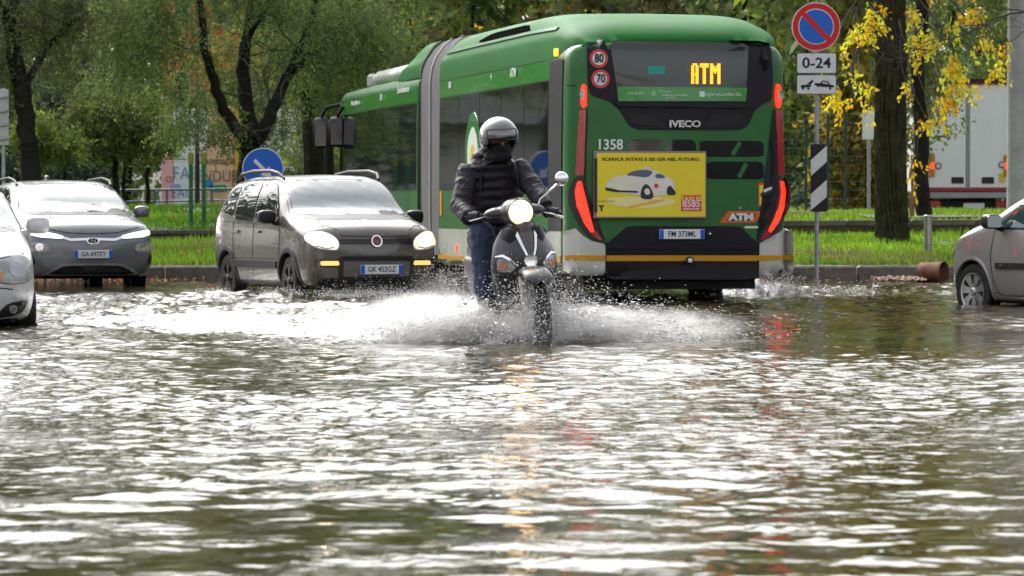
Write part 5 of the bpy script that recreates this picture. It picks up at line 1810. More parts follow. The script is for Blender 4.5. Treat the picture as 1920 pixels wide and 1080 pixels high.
# ---- left side: glass, bands, skirts
for (a, b, bvx) in ((1.02, 8.30, bv), (10.20, 17.55, bv2)):
    n = 5
    for i in range(n):
        y0, y1 = a + (b - a) * i / n, a + (b - a) * (i + 1) / n
        for sd in ('x', 'X'): patch('side_window', bvx, rrect(y0 + .012, 1.30, y1 - .012, 2.50, .02), sd, .006, .012, M['bus_glass'], BUS, .5)
    for sd in ('x', 'X'):
        patch('green_band', bvx, rrect(a - .05, 2.515, b + .03, 2.725, .005), sd, .008, .012, M['bus_bright'], BUS, .5)
        patch('skirt', bvx, rrect(a - .1, .305, b + .04, .775, .005), sd, .010, .014, M['bus_white'], BUS, .4)
        patch('skirt_stripe', bvx, rrect(a - .1, .375, b + .04, .432, .003), sd, .015, .008, M['stripe'], BUS, .6)
for sd in ('x', 'X'):
    patch('rear_side_grille', bv, rrect(.24, .79, .98, 2.72, .03), sd, .012, .014, M['bus_black'], BUS, .2)
    line(BUS, bv, [(1.0, .32), (1.0, 2.72)], .02, sd)
    line(BUS, bv, [(.25, 1.72), (.98, 1.72)], .012, sd)
    patch('corner_skirt', bv, [(.28, .32), (.92, .32), (.92, .79), (.28, .79)], sd, .008, .012, M['bus_white'], BUS, .15)
    patch('skirt_stripe', bv, [(.27, .44), (.92, .40), (.92, .46), (.27, .51)], sd, .014, .008, M['stripe'], BUS, .2)
    line(BUS, bv, [(1.0, 1.29), (8.3, 1.29)], .014, sd)
    patch('roof_edge_rib', bv3, band([(.9, 3.085), (2.5, 3.105), (6.5, 3.105), (8.2, 3.10)], .035), sd, .022, .03, M['bus'], BUS, .2)
    patch('roof_vent_slot', bv3, soft([(2.5, 3.13), (5.6, 3.13), (6.1, 3.17), (5.4, 3.24), (3.0, 3.24)], 1, .12), sd, .006, .012, M['slot'], BUS, .2)
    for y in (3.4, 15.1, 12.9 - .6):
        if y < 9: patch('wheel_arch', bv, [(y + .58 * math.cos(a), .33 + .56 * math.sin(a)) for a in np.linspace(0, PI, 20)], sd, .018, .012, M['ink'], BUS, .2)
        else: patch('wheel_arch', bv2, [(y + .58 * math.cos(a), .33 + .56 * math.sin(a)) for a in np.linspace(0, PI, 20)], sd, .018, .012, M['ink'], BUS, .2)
for y in (3.4, 12.3, 15.1):
    for s in (-1, 1):
        w_ = wheel(BUS, s * 1.155, y, .48, .28, s, M['steel'], 8, 'fat')
        w_.location.z = .35
G().box((0, 4.2, .22), (2.0, 7.6, .18)).build('chassis', M['black'], BUS)
G().box((0, 14, .24), (2.0, 7.0, .14)).build('chassis', M['black'], BUS)
# small prints on the bright band and side stickers
for (s, px, py, h, sx) in (('ATM', 964, 137, .15, .8), ('1358', 845, 160, .11, .7), ('1358', 716, 183, .12, .6), ('+', 923, 145, .16, .7), ('ZeroEmissioni', 758, 168, .12, 1.0), ('MilanoMuove', 668, 193, .10, 1.1)):
    y, z = SP(px, py)
    text('band_print', s, h, M['print_white'], BUS, (-1.2905 if s != 'x' else 0, y, z), rot=(PI / 2, 0, -PI / 2), ext=.001, sx=sx * 1.5, bold=.003)
y, z = SP(964, 137)
p = SP(816, 372)
patch('door_sticker', bv, rrect(8.10, .95, 8.25, 1.28, .02), 'x', .010, .008, M['stripe'], BUS, .3)
y, z = SP(887, 268)
fl_ = [(0, .42), (.12, .30), (.20, .08), (.20, -.25), (.16, -.42), (-.16, -.42), (-.20, -.25), (-.20, .08), (-.12, .30)]
for k_, c_ in ((1.0, M['bus_bright']), (.70, mat('sticker white', (.6, .66, .55), .4)), (.36, mat('sticker yellow', (.6, .45, .05), .4))):
    patch('window_sticker', bv, soft([(y + a * 2.6 * k_, z - .06 * (1 - k_) * 4 + b * k_) for a, b in fl_], 1), 'x', .010 + .002 * (1 - k_), .008, c_, BUS, .5)
y, z = SP(858, 465)
patch('side_marker', bv, circ(y, z, .05, n=14), 'x', .016, .014, M['tail_red'], BUS)
# mirror arms at the front
g = G()
for (px, w_, dy, xx) in ((614, .42, .28, -1.72), (644, .40, .24, -1.36)):
    pass
for xx, yy, zz, h_ in ((-1.50, 18.1, 2.24, .50), (-1.36, 17.3, 2.24, .48)):
    o = G().box((0, 0, 0), (.25, .16, h_), bev=.06).build('wing_mirror', M['black'], BUS, 50)
    o.location = (xx, yy, zz)
    o.rotation_euler = (0, 0, R(-8))
    G().box((0, -.082, 0), (.18, .008, h_ - .08), bev=.003).build('mirror_glass', M['bus_glass'], o)
    G().tube([(0, .05, h_ / 2 - .02), (.1, -.1, h_ / 2 + .15), (.32, -.2, h_ / 2 + .2)], .028, 8).build('mirror_arm', M['black'], o)
y, z = SP(1036, 101)
G().box((-1.262, .62, 2.81), (.05, .10, .09), bev=.012).build('amber_marker', mat('lit amber marker', (.8, .4, .05), .3, emit=(1, .45, .04), es=.6), BUS)
G().box((1.262, .30, 2.62), (.04, .07, .08), bev=.012).build('amber_marker', M['amber'], BUS)

# ---- rear face
pr = lambda nm, poly, off, m, step=.15, par=BUS, th=.014: patch(nm, bv, poly, 'y', off, th, m, par, step)
bpts = rp((1100, 78), (1135, 74), (1420, 76), (1446, 82), (1449, 150), (1446, 188), (1428, 196), (1415, 206), (1400, 238), (1385, 244), (1195, 244), (1178, 236), (1160, 206), (1145, 192), (1106, 178), (1101, 150))
mask = pr('rear_mask', soft(bpts, 1, .12), .012, M['bus_black'], .12)
scr = pr('rear_screen', soft(rp((1143, 80), (1403, 83), (1396, 190), (1158, 190)), 1, .05), .020, M['rear_glass'], .12, mask)
pr('screen_band', rp((1156, 163), (1399, 165), (1396, 190), (1158, 190)), .026, M['bus_bright'], .15, mask)
YR = bv.ray_cast(Vector((0, -60, 2.3)), Vector((0, 1, 0)))[0].y


def rtext(nm, s, px, py, h_px, m, par, off=.035, sx=1., bold=0., align='CENTER', ext=.001):
    x, z = RP(px, py)
    y = bv.ray_cast(Vector((x, -60, z)), Vector((0, 1, 0)))[0].y
    return text(nm, s, h_px / 168 * 1.42, m, par, (x, y - off, z), ext=ext, sx=sx, bold=bold, align=align)


for (s, px, py, h) in (('aria pulita', 1190, 175, 5.5), ('Comune', 1244, 172, 4.5), ('mobilità sostenibile', 1262, 178.5, 4.5), ('per Milano', 1256, 184, 3.5), ('RegioneLombardia', 1351, 177, 7)):
    rtext('screen_print', s, px, py, h, M['print_white'], mask, .032)
x, z = RP(1314, 177)
pr('print_logo', rrect(x - .03, z - .03, x + .03, z + .03, .008), .031, M['print_white'], .2, mask, .004)
x, z = RP(1223, 176)
pr('print_logo', circ(x, z, .03, n=16), .031, mat('pale green print', (.2, .4, .2), .5), .2, mask, .004)
# destination display
FONT = {'A': ['01110', '11011', '11011', '11011', '11011', '11111', '11011', '11011', '11011', '11011'], 'T': ['111111', '111111', '001100', '001100', '001100', '001100', '001100', '001100', '001100', '001100'], 'M': ['1100011', '1110111', '1111111', '1111111', '1101011', '1100011', '1100011', '1100011', '1100011', '1100011']}
g = G()
rows = [''] * 10
for ch in 'ATM':
    for i in range(10): rows[i] += FONT[ch][i] + '0'
x0, z0 = RP(1293.5, 119)
x1, z1 = RP(1348, 158)
nc = len(rows[0]) - 1
for j, rw in enumerate(rows):
    for i, c in enumerate(rw[:nc]):
        if c == '1':
            cx, cz = x0 + (x1 - x0) * (i + .5) / nc, z0 + (z1 - z0) * (j + .5) / 10
            w_ = (x1 - x0) / nc * .43
            g.prism([(cx - w_, cz - w_ * 1.3), (cx + w_, cz - w_ * 1.3), (cx + w_, cz + w_ * 1.3), (cx - w_, cz + w_ * 1.3)], 'y', YR - .030, YR - .024)
a_ = RP(1283, 112)
b_ = RP(1356, 165)
tag(g.build('display_letters', M['led'], mask, None), 'ATM in amber display dots')
a_, b_ = RP(1214, 124), RP(1245, 140)
pr('teal_sticker', rrect(a_[0], b_[1], b_[0], a_[1], .01), .024, mat('teal sticker', (.02, .26, .20), .4), .3, mask, .004)
# speed stickers
for s, px, py in (('80', 1122, 110), ('70', 1125, 148)):
    x, z = RP(px, py)
    r_ = 17.5 / 168
    o = pr('speed_sticker', circ(x, z, r_, n=30), .017, mat('sticker red', (.48, .05, .05), .4), .3, mask, .004)
    pr('sticker_centre', circ(x, z, r_ * .70, n=28), .020, M['sign_white'], .3, o, .003)
    rtext('sticker_number', s, px, py, 16, M['ink'], o, .032, sx=.78, bold=.003)
# grille ledge
pr('mask_ledge', rp((1148, 192), (1412, 195), (1400, 203), (1160, 200)), .05, M['bus_black'], .15, mask, .05)
pr('vent_recess', soft(rp((1172, 212), (1228, 215), (1240, 236), (1185, 234)), 1, .1), .018, M['ink'], .15, mask, .004)
pr('vent_recess', soft(rp((1330, 217), (1392, 213), (1382, 235), (1322, 238)), 1, .1), .018, M['ink'], .15, mask, .004)
rtext('maker_name', 'IVECO', 1281, 233, 12, M['chrome'], mask, .035, sx=1.25, bold=.004, ext=.006)
a_ = RP(1433, 112)
G().tube([(a_[0], .02, a_[1] - .10), (a_[0], -.04, a_[1] + .0), (a_[0] + .02, .0, a_[1] + .13)], [.055, .062, .05], 12).build('camera_housing', M['bus_black'], mask)
# tail lamps
for s in (1, -1):
    X_ = (lambda px: px) if s < 0 else (lambda px: 2551.5 - px)   # mirror about the rear's middle column
    q = lambda *p: [RP(X_(a), b) for a, b in p]
    pr('upper_lamp', soft(q((1090, 160), (1097, 157), (1099, 178), (1098, 196), (1094, 204), (1089, 198), (1088, 175)), 1), .03, M['tail_red'], .1, BUS, .03)
    g = G()
    for k in range(6):
        x, z = RP(X_(1096), 164 + k * 6.5)
        g.ball((x, -.03, z), .020, 8, 6)
    g.build('lamp_lens', M['tail_red'], BUS)
    x, z = RP(X_(1091), 177)
    pr('lamp_insert', circ(x, z, .03, .055, 12), .036, M['lamp_glass'], .2, BUS, .01)
    pr('lens_strip', q((1086, 206), (1098, 206), (1094, 328), (1080, 328)), .022, M['tail_dark'], .12, BUS, .02)
    outer = soft(q((1078, 332), (1068, 362), (1072, 395), (1090, 430), (1112, 452), (1136, 456), (1118, 436), (1102, 400), (1094, 365), (1095, 330)), 1, .2)
    pr('lamp_surround', outer, .018, M['dark_trim'], .08, BUS, .02)
    pr('lower_lamp', soft(q((1084, 340), (1079.5, 360), (1083.5, 390), (1095, 419), (1108, 436), (1113, 433), (1102, 412), (1092, 387), (1087.5, 360), (1090, 340)), 1, .12), .032, M['tail_red'], .08, BUS, .03)
    pr('lens_end', soft(q((1098, 428), (1114, 446), (1130, 452), (1118, 434), (1110, 428)), 1, .2), .030, M['tail_dark'], .1, BUS, .02)
    pr('panel_line', rp((X_(1099), 205), (X_(1102), 205), (X_(1098), 330), (X_(1100), 370), (X_(1108), 405), (X_(1134), 448), (X_(1131), 450), (X_(1104), 406), (X_(1096), 372), (X_(1094.5), 330)), .010, M['ink'], .1, BUS, .008)
    pr('bumper_corner', soft(q((1064, 434), (1080, 428), (1090, 440), (1108, 452), (1134, 458), (1134, 512), (1100, 514), (1064, 513)), 1, .08), .024, M['bus_white'], .08, BUS, .03)
    pr('bumper_stripe', q((1066, 478.5), (1133, 478.5), (1133, 488), (1066, 488)), .032, M['stripe'], .1, BUS, .008)
    line(BUS, bv, q((1062, 160), (1098, 162)), .010, 'y')
# engine flap windows
for q in (((1177, 262), (1296, 262), (1303, 270), (1303, 283), (1177, 283)), ((1310, 264), (1424, 264), (1431, 270), (1431, 294), (1322, 294), (1310, 284)), ((1322, 303), (1425, 303), (1431, 310), (1431, 336), (1322, 336))):
    w_ = pr('rear_window', soft(rp(*q), 1, .1), .006, M['bus_glass'], .2)
    xs_ = [RP(*p)[0] for p in q]
    zs_ = [RP(*p)[1] for p in q]
    pr('window_seat_reflection', band([(min(xs_) + .38, min(zs_) + .02), (min(xs_) + .47, max(zs_) - .02)], .05), .009, M['bus'], .3, w_, .003)
rtext('fleet_number', '1358', 1142, 272, 19, M['print_white'], BUS, .012, sx=.95, bold=.003)
# advertising board
x0, z1 = RP(1110, 283)
x1, z0 = RP(1321, 410)
ad = empty('x')
bpy.data.objects.remove(ad)
ad = G().box(((x0 + x1) / 2, -.085, (z0 + z1) / 2), (x1 - x0, .03, z1 - z0), bev=.01).build('advert_board', M['adv_grey'], BUS)
G().box(((x0 + x1) / 2 + .008, -.102, (z0 + z1) / 2), (x1 - x0 - .05, .006, z1 - z0 - .045)).build('advert_sheet', M['adv'], ad, None)


def AP(px, py): return RP(px, py)


def adp(nm, q, m, lay=0, smooth_=0):
    p = [AP(*a) for a in q]
    if smooth_: p = soft(p, smooth_)
    return G().prism(p, 'y', -.1065 - lay * .0012, -.104).build(nm, m, ad, None)


M['adv_body'] = mat('poster car body', (.62, .60, .55), .45, var=.1, vscale=6)
M['adv_glass'] = mat('poster car glass', (.10, .11, .17), .45)
M['adv_dark'] = mat('poster dark', (.03, .03, .03), .45)
M['adv_glow'] = mat('poster pale glow', (.70, .62, .28), .5)
M['adv_beam'] = mat('poster orange beam', (.68, .40, .06), .5)
adp('poster_glow', ((1128, 372), (1180, 368), (1260, 372), (1262, 384), (1200, 392), (1140, 384)), M['adv_glow'], 0, 2)
adp('poster_beam', ((1168, 388), (1240, 372), (1244, 377), (1175, 392)), M['adv_beam'], 1, 1)
adp('poster_car', ((1131, 352), (1134, 342), (1148, 331), (1170, 329), (1186, 321), (1208, 317), (1232, 322), (1247, 333), (1258, 338), (1262, 352), (1258, 364), (1222, 368), (1196, 366), (1150, 360), (1133, 357)), M['adv_body'], 2, 1)
adp('poster_car_window', ((1168, 329), (1184, 320), (1208, 318), (1222, 322), (1210, 334), (1185, 330)), M['adv_glass'], 3, 1)
adp('poster_car_window', ((1225, 326), (1236, 326), (1246, 334), (1224, 335)), M['adv_glass'], 3, 1)
adp('poster_roof_sign', ((1200, 318), (1204, 313), (1214, 313), (1216, 319)), M['adv_body'], 3)
adp('poster_car_bumper', ((1131, 351), (1160, 357), (1192, 358), (1192, 362), (1150, 360), (1132, 357)), M['adv_dark'], 3)
for q in (((1200, 350), (1208, 344), (1216, 352), (1222, 366), (1218, 374), (1200, 373), (1196, 366)), ((1246, 353), (1252, 347), (1258, 354), (1263, 361), (1262, 366), (1246, 366))):
    adp('poster_wheel', q, M['adv_dark'], 4, 1)
adp('poster_wheel_hub', ((1203, 356), (1212, 352), (1216, 364), (1206, 366)), M['adv_body'], 5, 1)
adp('poster_car_badge', ((1222, 345), (1230, 344), (1231, 352), (1223, 353)), M['adv_red'], 4, 1)
for py in (338, 344): adp('poster_car_line', ((1140, py + 6), (1176, py + 8), (1176, py + 9.4), (1140, py + 7.4)), M['adv_glow'], 3)
hl = RP(1217, 299)
text('advert_headline', 'SCARICA INTAXI E SEI GIÀ NEL FUTURO.', 8.5 / 168, M['adv_dark'], ad, (hl[0], -.107, hl[1]), ext=.0008, sx=1.22, bold=.0016)
rb = adp('advert_number', ((1273, 366), (1311, 366), (1311, 396), (1273, 396)), M['adv_red'], 1)
for s, py, h in (('02.', 373, 8), ('8585', 382.5, 13), ('chiama il taxi', 391.5, 4)):
    q = RP(1292, py)
    text('number_text', s if s != '02.' else 'TAXI 02', h / 168 * 1.35, M['adv_glow'] if s == '02.' else M['sign_white'], rb, (q[0], -.109, q[1]), ext=.0006, sx=1.1 if s != '8585' else 1.0, bold=.0015)
q = RP(1124, 391)
text('advert_mark', 'T', .085, M['adv_dark'], ad, (q[0], -.107, q[1]), ext=.0008, bold=.006)
q = RP(1130, 377)
text('advert_small_print', 'scarica l\'app gratis', .026, M['adv_dark'], ad, (q[0] + .02, -.107, q[1]), ext=.0006)
adp('advert_side_rail', ((1110, 297), (1116, 297), (1116, 398), (1110, 398)), M['dark_trim'], 3)
# warning sticker
a_, b_ = RP(1421, 343), RP(1450, 387)
o = pr('blind_spot_sticker', rrect(a_[0], b_[1], b_[0], a_[1], .008), .006, M['adv_red'], .3, BUS, .004)
a_, b_ = RP(1423, 347), RP(1448, 385)
pr('sticker_face', rrect(a_[0], b_[1], b_[0], a_[1], .004), .009, M['adv'], .3, o, .003)
pr('sticker_symbol', rp((1424, 364), (1432, 356), (1447, 353), (1447, 361), (1434, 364), (1426, 370)), .011, M['adv_dark'], .3, o, .003)
pr('sticker_symbol', rp((1430, 356), (1446, 350), (1447, 354), (1432, 361)), .013, M['sign_white'], .3, o, .003)
rtext('sticker_text', 'ANGOLI', 1435.5, 374, 3.5, M['adv_dark'], o, .014)
rtext('sticker_text', 'MORTI', 1435.5, 379, 3.5, M['adv_dark'], o, .014)
# operator mark
pr('operator_mark', rp((1347, 418), (1364, 396), (1431, 396), (1414, 418)), .006, mat('mark orange', (.62, .10, .03), .4), .3, BUS, .004)
pr('operator_mark_inner', rp((1360, 414), (1371, 400), (1417, 400), (1407, 414)), .009, M['bus'], .3, BUS, .004)
rtext('operator_name', 'ATM', 1388, 407.5, 12, M['sign_white'], BUS, .014, sx=1.35, bold=.006)
a_, b_ = RP(1395, 424), RP(1422, 428)
pr('white_sticker', rrect(a_[0], b_[1], b_[0], a_[1], .003), .006, M['print_white'], .3, BUS, .004)
x, z = RP(1386, 390)
pr('flap_lock', circ(x, z, .016, n=10), .008, M['chrome'], .3, BUS, .006)
# plate recess and bumper
pr('plate_recess', soft(rp((1134, 457), (1150, 446), (1176, 424), (1386, 424), (1408, 446), (1424, 457)), 1, .06), .016, M['bus_black'], .12)
bp_ = pr('rear_bumper', rp((1134, 456), (1422, 456), (1422, 520), (1400, 524), (1150, 524), (1134, 518)), .03, M['bus_black'], .12, BUS, .05)
pr('bumper_ledge', rp((1134, 458), (1420, 458), (1420, 466), (1134, 466)), .05, M['bus_black'], .15, bp_, .03)
pr('bumper_stripe', rp((1136, 478.5), (1418, 478.5), (1418, 489), (1136, 489)), .034, M['stripe'], .15, bp_, .006)
x, z = RP(1288.5, 488)
g = G().lathe([(.045, -.10), (.045, -.125), (.03, -.14), (.0, -.145)][::-1], c=(x, 0, z), axis='y', n=18)
g.build('tow_socket', M['ink'], bp_)
G().lathe([(.026, -.135), (.026, -.150), (.014, -.156)], c=(x, 0, z), axis='y', n=16).build('tow_cap', M['sign_white'], bp_)
pl = plate(BUS, bv, RP(1276, 439)[0], RP(1276, 439)[1], 'FM 373ML', axis='y', off=.045)
x, z = RP(1328, 438.5)
G().lathe([(.035, -.06), (.035, -.08), (.02, -.09)], c=(x, 0, z), axis='y', n=14).build('camera_eye', M['ink'], BUS)
G().ball((x, -.09, z), .014, 8, 6).build('lens_dot', M['chrome'], BUS)
G().box((0, .18, .28), (1.9, .12, .10), bev=.03).build('underrun_bar', M['black'], BUS)

# ================================================================== white trailer far right
D = 112
TY = R(-1.5)
TR = empty('trailer', label='white box trailer with red edges parked beyond the grass at right', cat='truck')
TR.location = (at(1815, 390, D).x, D, .5)
tp = lambda px, py: (at(px, py, D).x - TR.location.x, at(960, py, D).z - .5)
xl, zt = tp(1735, 150)
xr, zb = tp(1896, 358)
M['trailer_white'] = mat('trailer white', (.80, .81, .83), .4, var=.06, vscale=1.5)
M['trailer_red'] = mat('trailer red edge', (.22, .02, .03), .5)
w_ = xr - xl
G().box(((xl + xr) / 2, 6, (zt + zb) / 2), (w_, 11.9, zt - zb)).build('box', M['trailer_white'], TR, None)
for s in (0, 1):
    a_ = xl + .09 if s == 0 else tp(1817.5, 0)[0] + .01
    b_ = tp(1812.5, 0)[0] - .01 if s == 0 else xr - .09
    G().box(((a_ + b_) / 2, .0, (zt + zb) / 2 - .02), (b_ - a_, .08, zt - zb - .22), bev=.02).build('door', M['trailer_white'], TR)
G().box((tp(1815, 0)[0], -.03, (zt + zb) / 2), (.05, .05, zt - zb - .2)).build('door_seam', M['steel'], TR)
G().box((xl + .035, -.03, (zt + zb) / 2), (.07, .10, zt - zb)).build('edge_post', M['trailer_red'], TR)
G().box((xr - .035, -.03, (zt + zb) / 2), (.07, .10, zt - zb)).build('edge_post', M['trailer_red'], TR)
G().box(((xl + xr) / 2, -.035, zt - .02), (w_, .11, .10)).build('top_rail', M['ink'], TR)
G().box(((xl + xr) / 2, -.045, zt - .10), (w_ - .15, .09, .06)).build('top_edge', M['trailer_red'], TR)
G().box(((xl + xr) / 2, -.05, zb + .03), (w_, .12, .07)).build('bottom_edge', mat('trailer red', (.40, .02, .03), .5), TR)
G().box(((xl + xr) / 2, .1, zb - .12), (w_ + .1, .3, .20), bev=.02).build('buffer', M['steel'], TR)
G().box(((xl + xr) / 2, .4, zb - .40), (w_ * .9, .2, .22)).build('underrun_bar', M['ink'], TR)
for px in (1783, 1840):
    a_ = tp(px + 12, 350)
    c_ = tp(px, 338)
    G().box((c_[0] + .19, -.055, c_[1]), (.36, .03, .19), bev=.01).build('vent_plate', M['dark_trim'], TR)
for px in (1747, 1887):
    c_ = tp(px, 311)
    o = G().box((c_[0], -.075, c_[1]), (.17, .02, .64)).build('reflector', mat('reflector orange', (.55, .20, .03), .4), TR, None)
    for dz in (.0,): G().box((c_[0], -.088, c_[1] + dz), (.15, .012, .2)).build('glowing_stripe', mat('glowing reflector red', (.8, .06, .02), .35, emit=(1, .08, .02), es=.4), o, None)  # reflector stripe given a red glow of its own
for px, py in ((1759, 311), (1878, 309)):
    c_ = tp(px, py)
    o = G().prism([(x + c_[0], z + c_[1]) for x, z in circ(0, 0, .10, n=18)], 'y', -.06, -.045).build('speed_sticker', M['dark_trim'], TR, None)
    G().prism([(x + c_[0], z + c_[1]) for x, z in circ(0, 0, .07, n=18)], 'y', -.065, -.058).build('sticker_centre', M['plate_white'], o, None)
c_ = tp(1878, 333)
G().box((c_[0], -.055, c_[1]), (.16, .02, .26)).build('warning_sticker', M['adv'], TR, None)
c_ = tp(1760, 175)
G().box((c_[0] + .05, -.055, c_[1]), (.42, .02, .34)).build('green_label', mat('label green', (.02, .30, .12), .5), TR, None)
c_ = tp(1826, 386)
G().box((c_[0], -.02, c_[1]), (.62, .03, .16)).build('number_plate', M['plate_white'], TR, None)
for px in (1753, 1745): pass
c_ = tp(1752, 383)
G().box((c_[0], .0, c_[1]), (.36, .1, .20), bev=.02).build('tail_lamp', M['tail_dark'], TR)
c_ = tp(1878, 383)
G().box((c_[0], .0, c_[1]), (.36, .1, .20), bev=.02).build('tail_lamp', M['tail_dark'], TR)
for y in (2.2, 3.5, 4.8):
    for s in (-1, 1): wheel(TR, s * .98, y, .48, .3, s, M['steel'], 8, 'fat')
G().box((0, 6, zb - .35), (1.0, 11, .25)).build('chassis', M['ink'], TR)
# ================================================================== scooter and rider
SCO = empty('scooter', label='black motor scooter with lit round headlamp ploughing through the flood', cat='scooter')
SCO.location = SC
LEAN = R(-4)
SCO.rotation_euler = (0, LEAN, SYAW)
SMI = (Matrix.Translation(SC) @ Matrix.Rotation(SYAW, 4, 'Z') @ Matrix.Rotation(LEAN, 4, 'Y')).inverted()


def SL(px, py, y):
    """scooter-local point at local depth y seen at a pixel"""
    c = SMI @ CAMP
    d = SMI @ at(px, py, 10) - c
    return c + d * ((y - c.y) / d.y)


M['sc_paint'] = mat('graphite scooter paint', (.028, .026, .030), .30, metal=.1, coat=.12, var=.1, vscale=6)
M['sc_grey'] = mat('pale fork grey', (.33, .31, .28), .4, metal=.3)


def gridsolid(name, P, m, parent, th=.02, smooth=40):
    """P: (rows, cols, 3) surface made solid towards +y"""
    P = np.array(P, float)
    a, b = P.shape[:2]
    V = [tuple(p) for p in P.reshape(-1, 3)]
    n = len(V)
    V += [(x, y + th, z) for x, y, z in V]
    Fc = []
    for i in range(a - 1):
        for j in range(b - 1):
            q = (i * b + j, i * b + j + 1, (i + 1) * b + j + 1, (i + 1) * b + j)
            Fc += [q, tuple(k + n for k in q[::-1])]
    rim = [j for j in range(b)] + [i * b + b - 1 for i in range(1, a)] + [(a - 1) * b + j for j in range(b - 2, -1, -1)] + [i * b for i in range(a - 2, 0, -1)]
    for i in range(len(rim)):
        p, q = rim[i], rim[(i + 1) % len(rim)]
        Fc.append((p, q, q + n, p + n))
    return mesh(name, V, Fc, m, parent, smooth, fixn=True), V, Fc


# front wheel, fork, mudguard
wf = wheel(SCO, 0, 0, .30, .13, -1, M['sc_grey'], 5, 'fat', -.10)
wf.location = (0, 0, .205)
g = G().lathe([(.12, -.012), (.12, -.004), (.06, -.004), (.06, -.012)], axis='x', n=24, closed=True)
g.build('brake_disc', M['steel'], wf).location = (-.04, 0, 0)
for s in (-1, 1): G().tube([(s * .085, .0, .20), (s * .085, .05, .33), (s * .075, .12, .50), (s * .06, .2, .66)], [.026, .030, .03, .028], 12).build('fork_leg', M['sc_grey'], SCO)
P = []
for a in np.linspace(42, 150, 22):
    row = []
    rr_ = .345
    for b in np.linspace(-1, 1, 11):
        w_ = .112 * (1 - .15 * abs(a - 60) / 90) * (1 - .45 * max(0, (56 - a) / 14) ** 2)
        r1 = rr_ - .045 * abs(b) ** 2.2
        row.append((w_ * math.sin(b * PI / 2) - .015, -r1 * math.cos(R(a)) * .98, .205 + r1 * math.sin(R(a)) + .055))
    P.append(row)
mg, _, _ = gridsolid('mudguard', P, M['sc_paint'], SCO, .012)
g = G()
# front shield
vz = np.array([.42, .48, .56, .63, .70, .79, .87, .94, .985])
hw = np.array([.165, .225, .258, .266, .258, .238, .200, .150, .090])
y0 = np.array([.21, .165, .125, .11, .115, .15, .19, .225, .25])
q = np.linspace(vz[0], vz[-1], 22)
hwq, y0q = pchip(vz, hw, q), pchip(vz, y0, q)
P = [[(h * u, y + .17 * abs(u) ** 2.1 * (h / .25) - .022 * math.exp(-(u / .28) ** 2), z - .035 * abs(u) ** 2) for u in np.linspace(-1, 1, 25)] for z, h, y in zip(q, hwq, y0q)]
sh, Vs, Fs = gridsolid('front_shield', P, M['sc_paint'], SCO, .03)
bs = bvh_of(Vs, Fs)
sp2 = lambda y, *pts: [(SL(a, b, y)[0], SL(a, b, y)[2]) for a, b in pts]
for s in (-1, 1):
    fl = (lambda p: p) if s > 0 else mir
    patch('turn_signal', bs, fl(soft([(.10, .575), (.225, .56), (.235, .66), (.20, .675), (.15, .65)], 1)), 'y', .006, .012, M['lamp_glass'], sh, .05)
    patch('signal_bulb', bs, fl(circ(.195, .61, .028, n=14)), 'y', .010, .01, mat('signal orange', (.42, .17, .10), .3), sh, .05)
    patch('chrome_brow', bs, fl(band([(.235, .685), (.19, .69), (.145, .66), (.095, .605)], [.006, .02, .02, .008])), 'y', .012, .014, M['chrome'], sh, .05)
    patch('shield_strip', bs, fl(band([(.075, .865), (.06, .80), (.045, .74), (.025, .68)], [.026, .022, .018, .012])), 'y', .010, .012, M['chrome'], sh, .05)
patch('shield_centre', bs, soft([(-.052, .86), (.052, .86), (.02, .68), (-.02, .68)], 1, .08), 'y', .006, .01, mat('mid grey plastic', (.085, .08, .085), .4), sh, .05)
patch('emblem', bs, circ(0, .645, .048, n=20), 'y', .014, .016, M['chrome'], sh, .1)
patch('shield_lower', bs, soft([(-.235, .545), (.235, .545), (.20, .46), (.14, .43), (-.14, .43), (-.20, .46)], 1, .1), 'y', .008, .014, M['black'], sh, .06)
# body behind the shield
def scsec(r):
    zb, w, zt = r
    zm = (zb + zt) / 2
    return [(0, zb), (w * .7, zb), (w * .95, zb + .3 * (zm - zb)), (w, zm), (w * .95, zt - .3 * (zt - zm)), (w * .7, zt), (w * .4, zt), (0, zt)]
v, f = loft([(.20, .35, .14, .90), (.28, .25, .19, .92), (.40, .12, .22, .80), (.50, .08, .23, .40), (.85, .08, .23, .20), (.95, .10, .17, .55), (1.15, .14, .12, .60), (1.5, .25, .11, .62), (1.75, .42, .10, .62), (1.85, .50, .06, .60)], du=.06, vper=4, sec=scsec)
mesh('chassis_body', v, f, M['black'], SCO, 45, fixn=True)
v, f = loft([(.98, .42, .11, .64), (1.1, .38, .13, .66), (1.5, .42, .13, .66), (1.8, .50, .11, .66), (1.9, .55, .06, .64)], du=.06, vper=4, sec=scsec)
mesh('rear_fairing', v, f, M['black'], SCO, 45, fixn=True)
v, f = loft([(.88, .64, .08, .70), (.98, .64, .13, .74), (1.2, .64, .14, .745), (1.5, .65, .12, .76), (1.75, .66, .09, .75)], du=.06, vper=4, sec=scsec)
mesh('seat', v, f, M['black'], SCO, 45, fixn=True)
wr = wheel(SCO, 0, 1.36, .30, .13, -1, M['sc_grey'], 5, 'fat')
wr.location.z = .205
G().tube([(.13, 1.0, .2), (.16, 1.3, .28), (.17, 1.7, .36)], [.03, .06, .07], 12).build('exhaust', M['steel'], SCO)
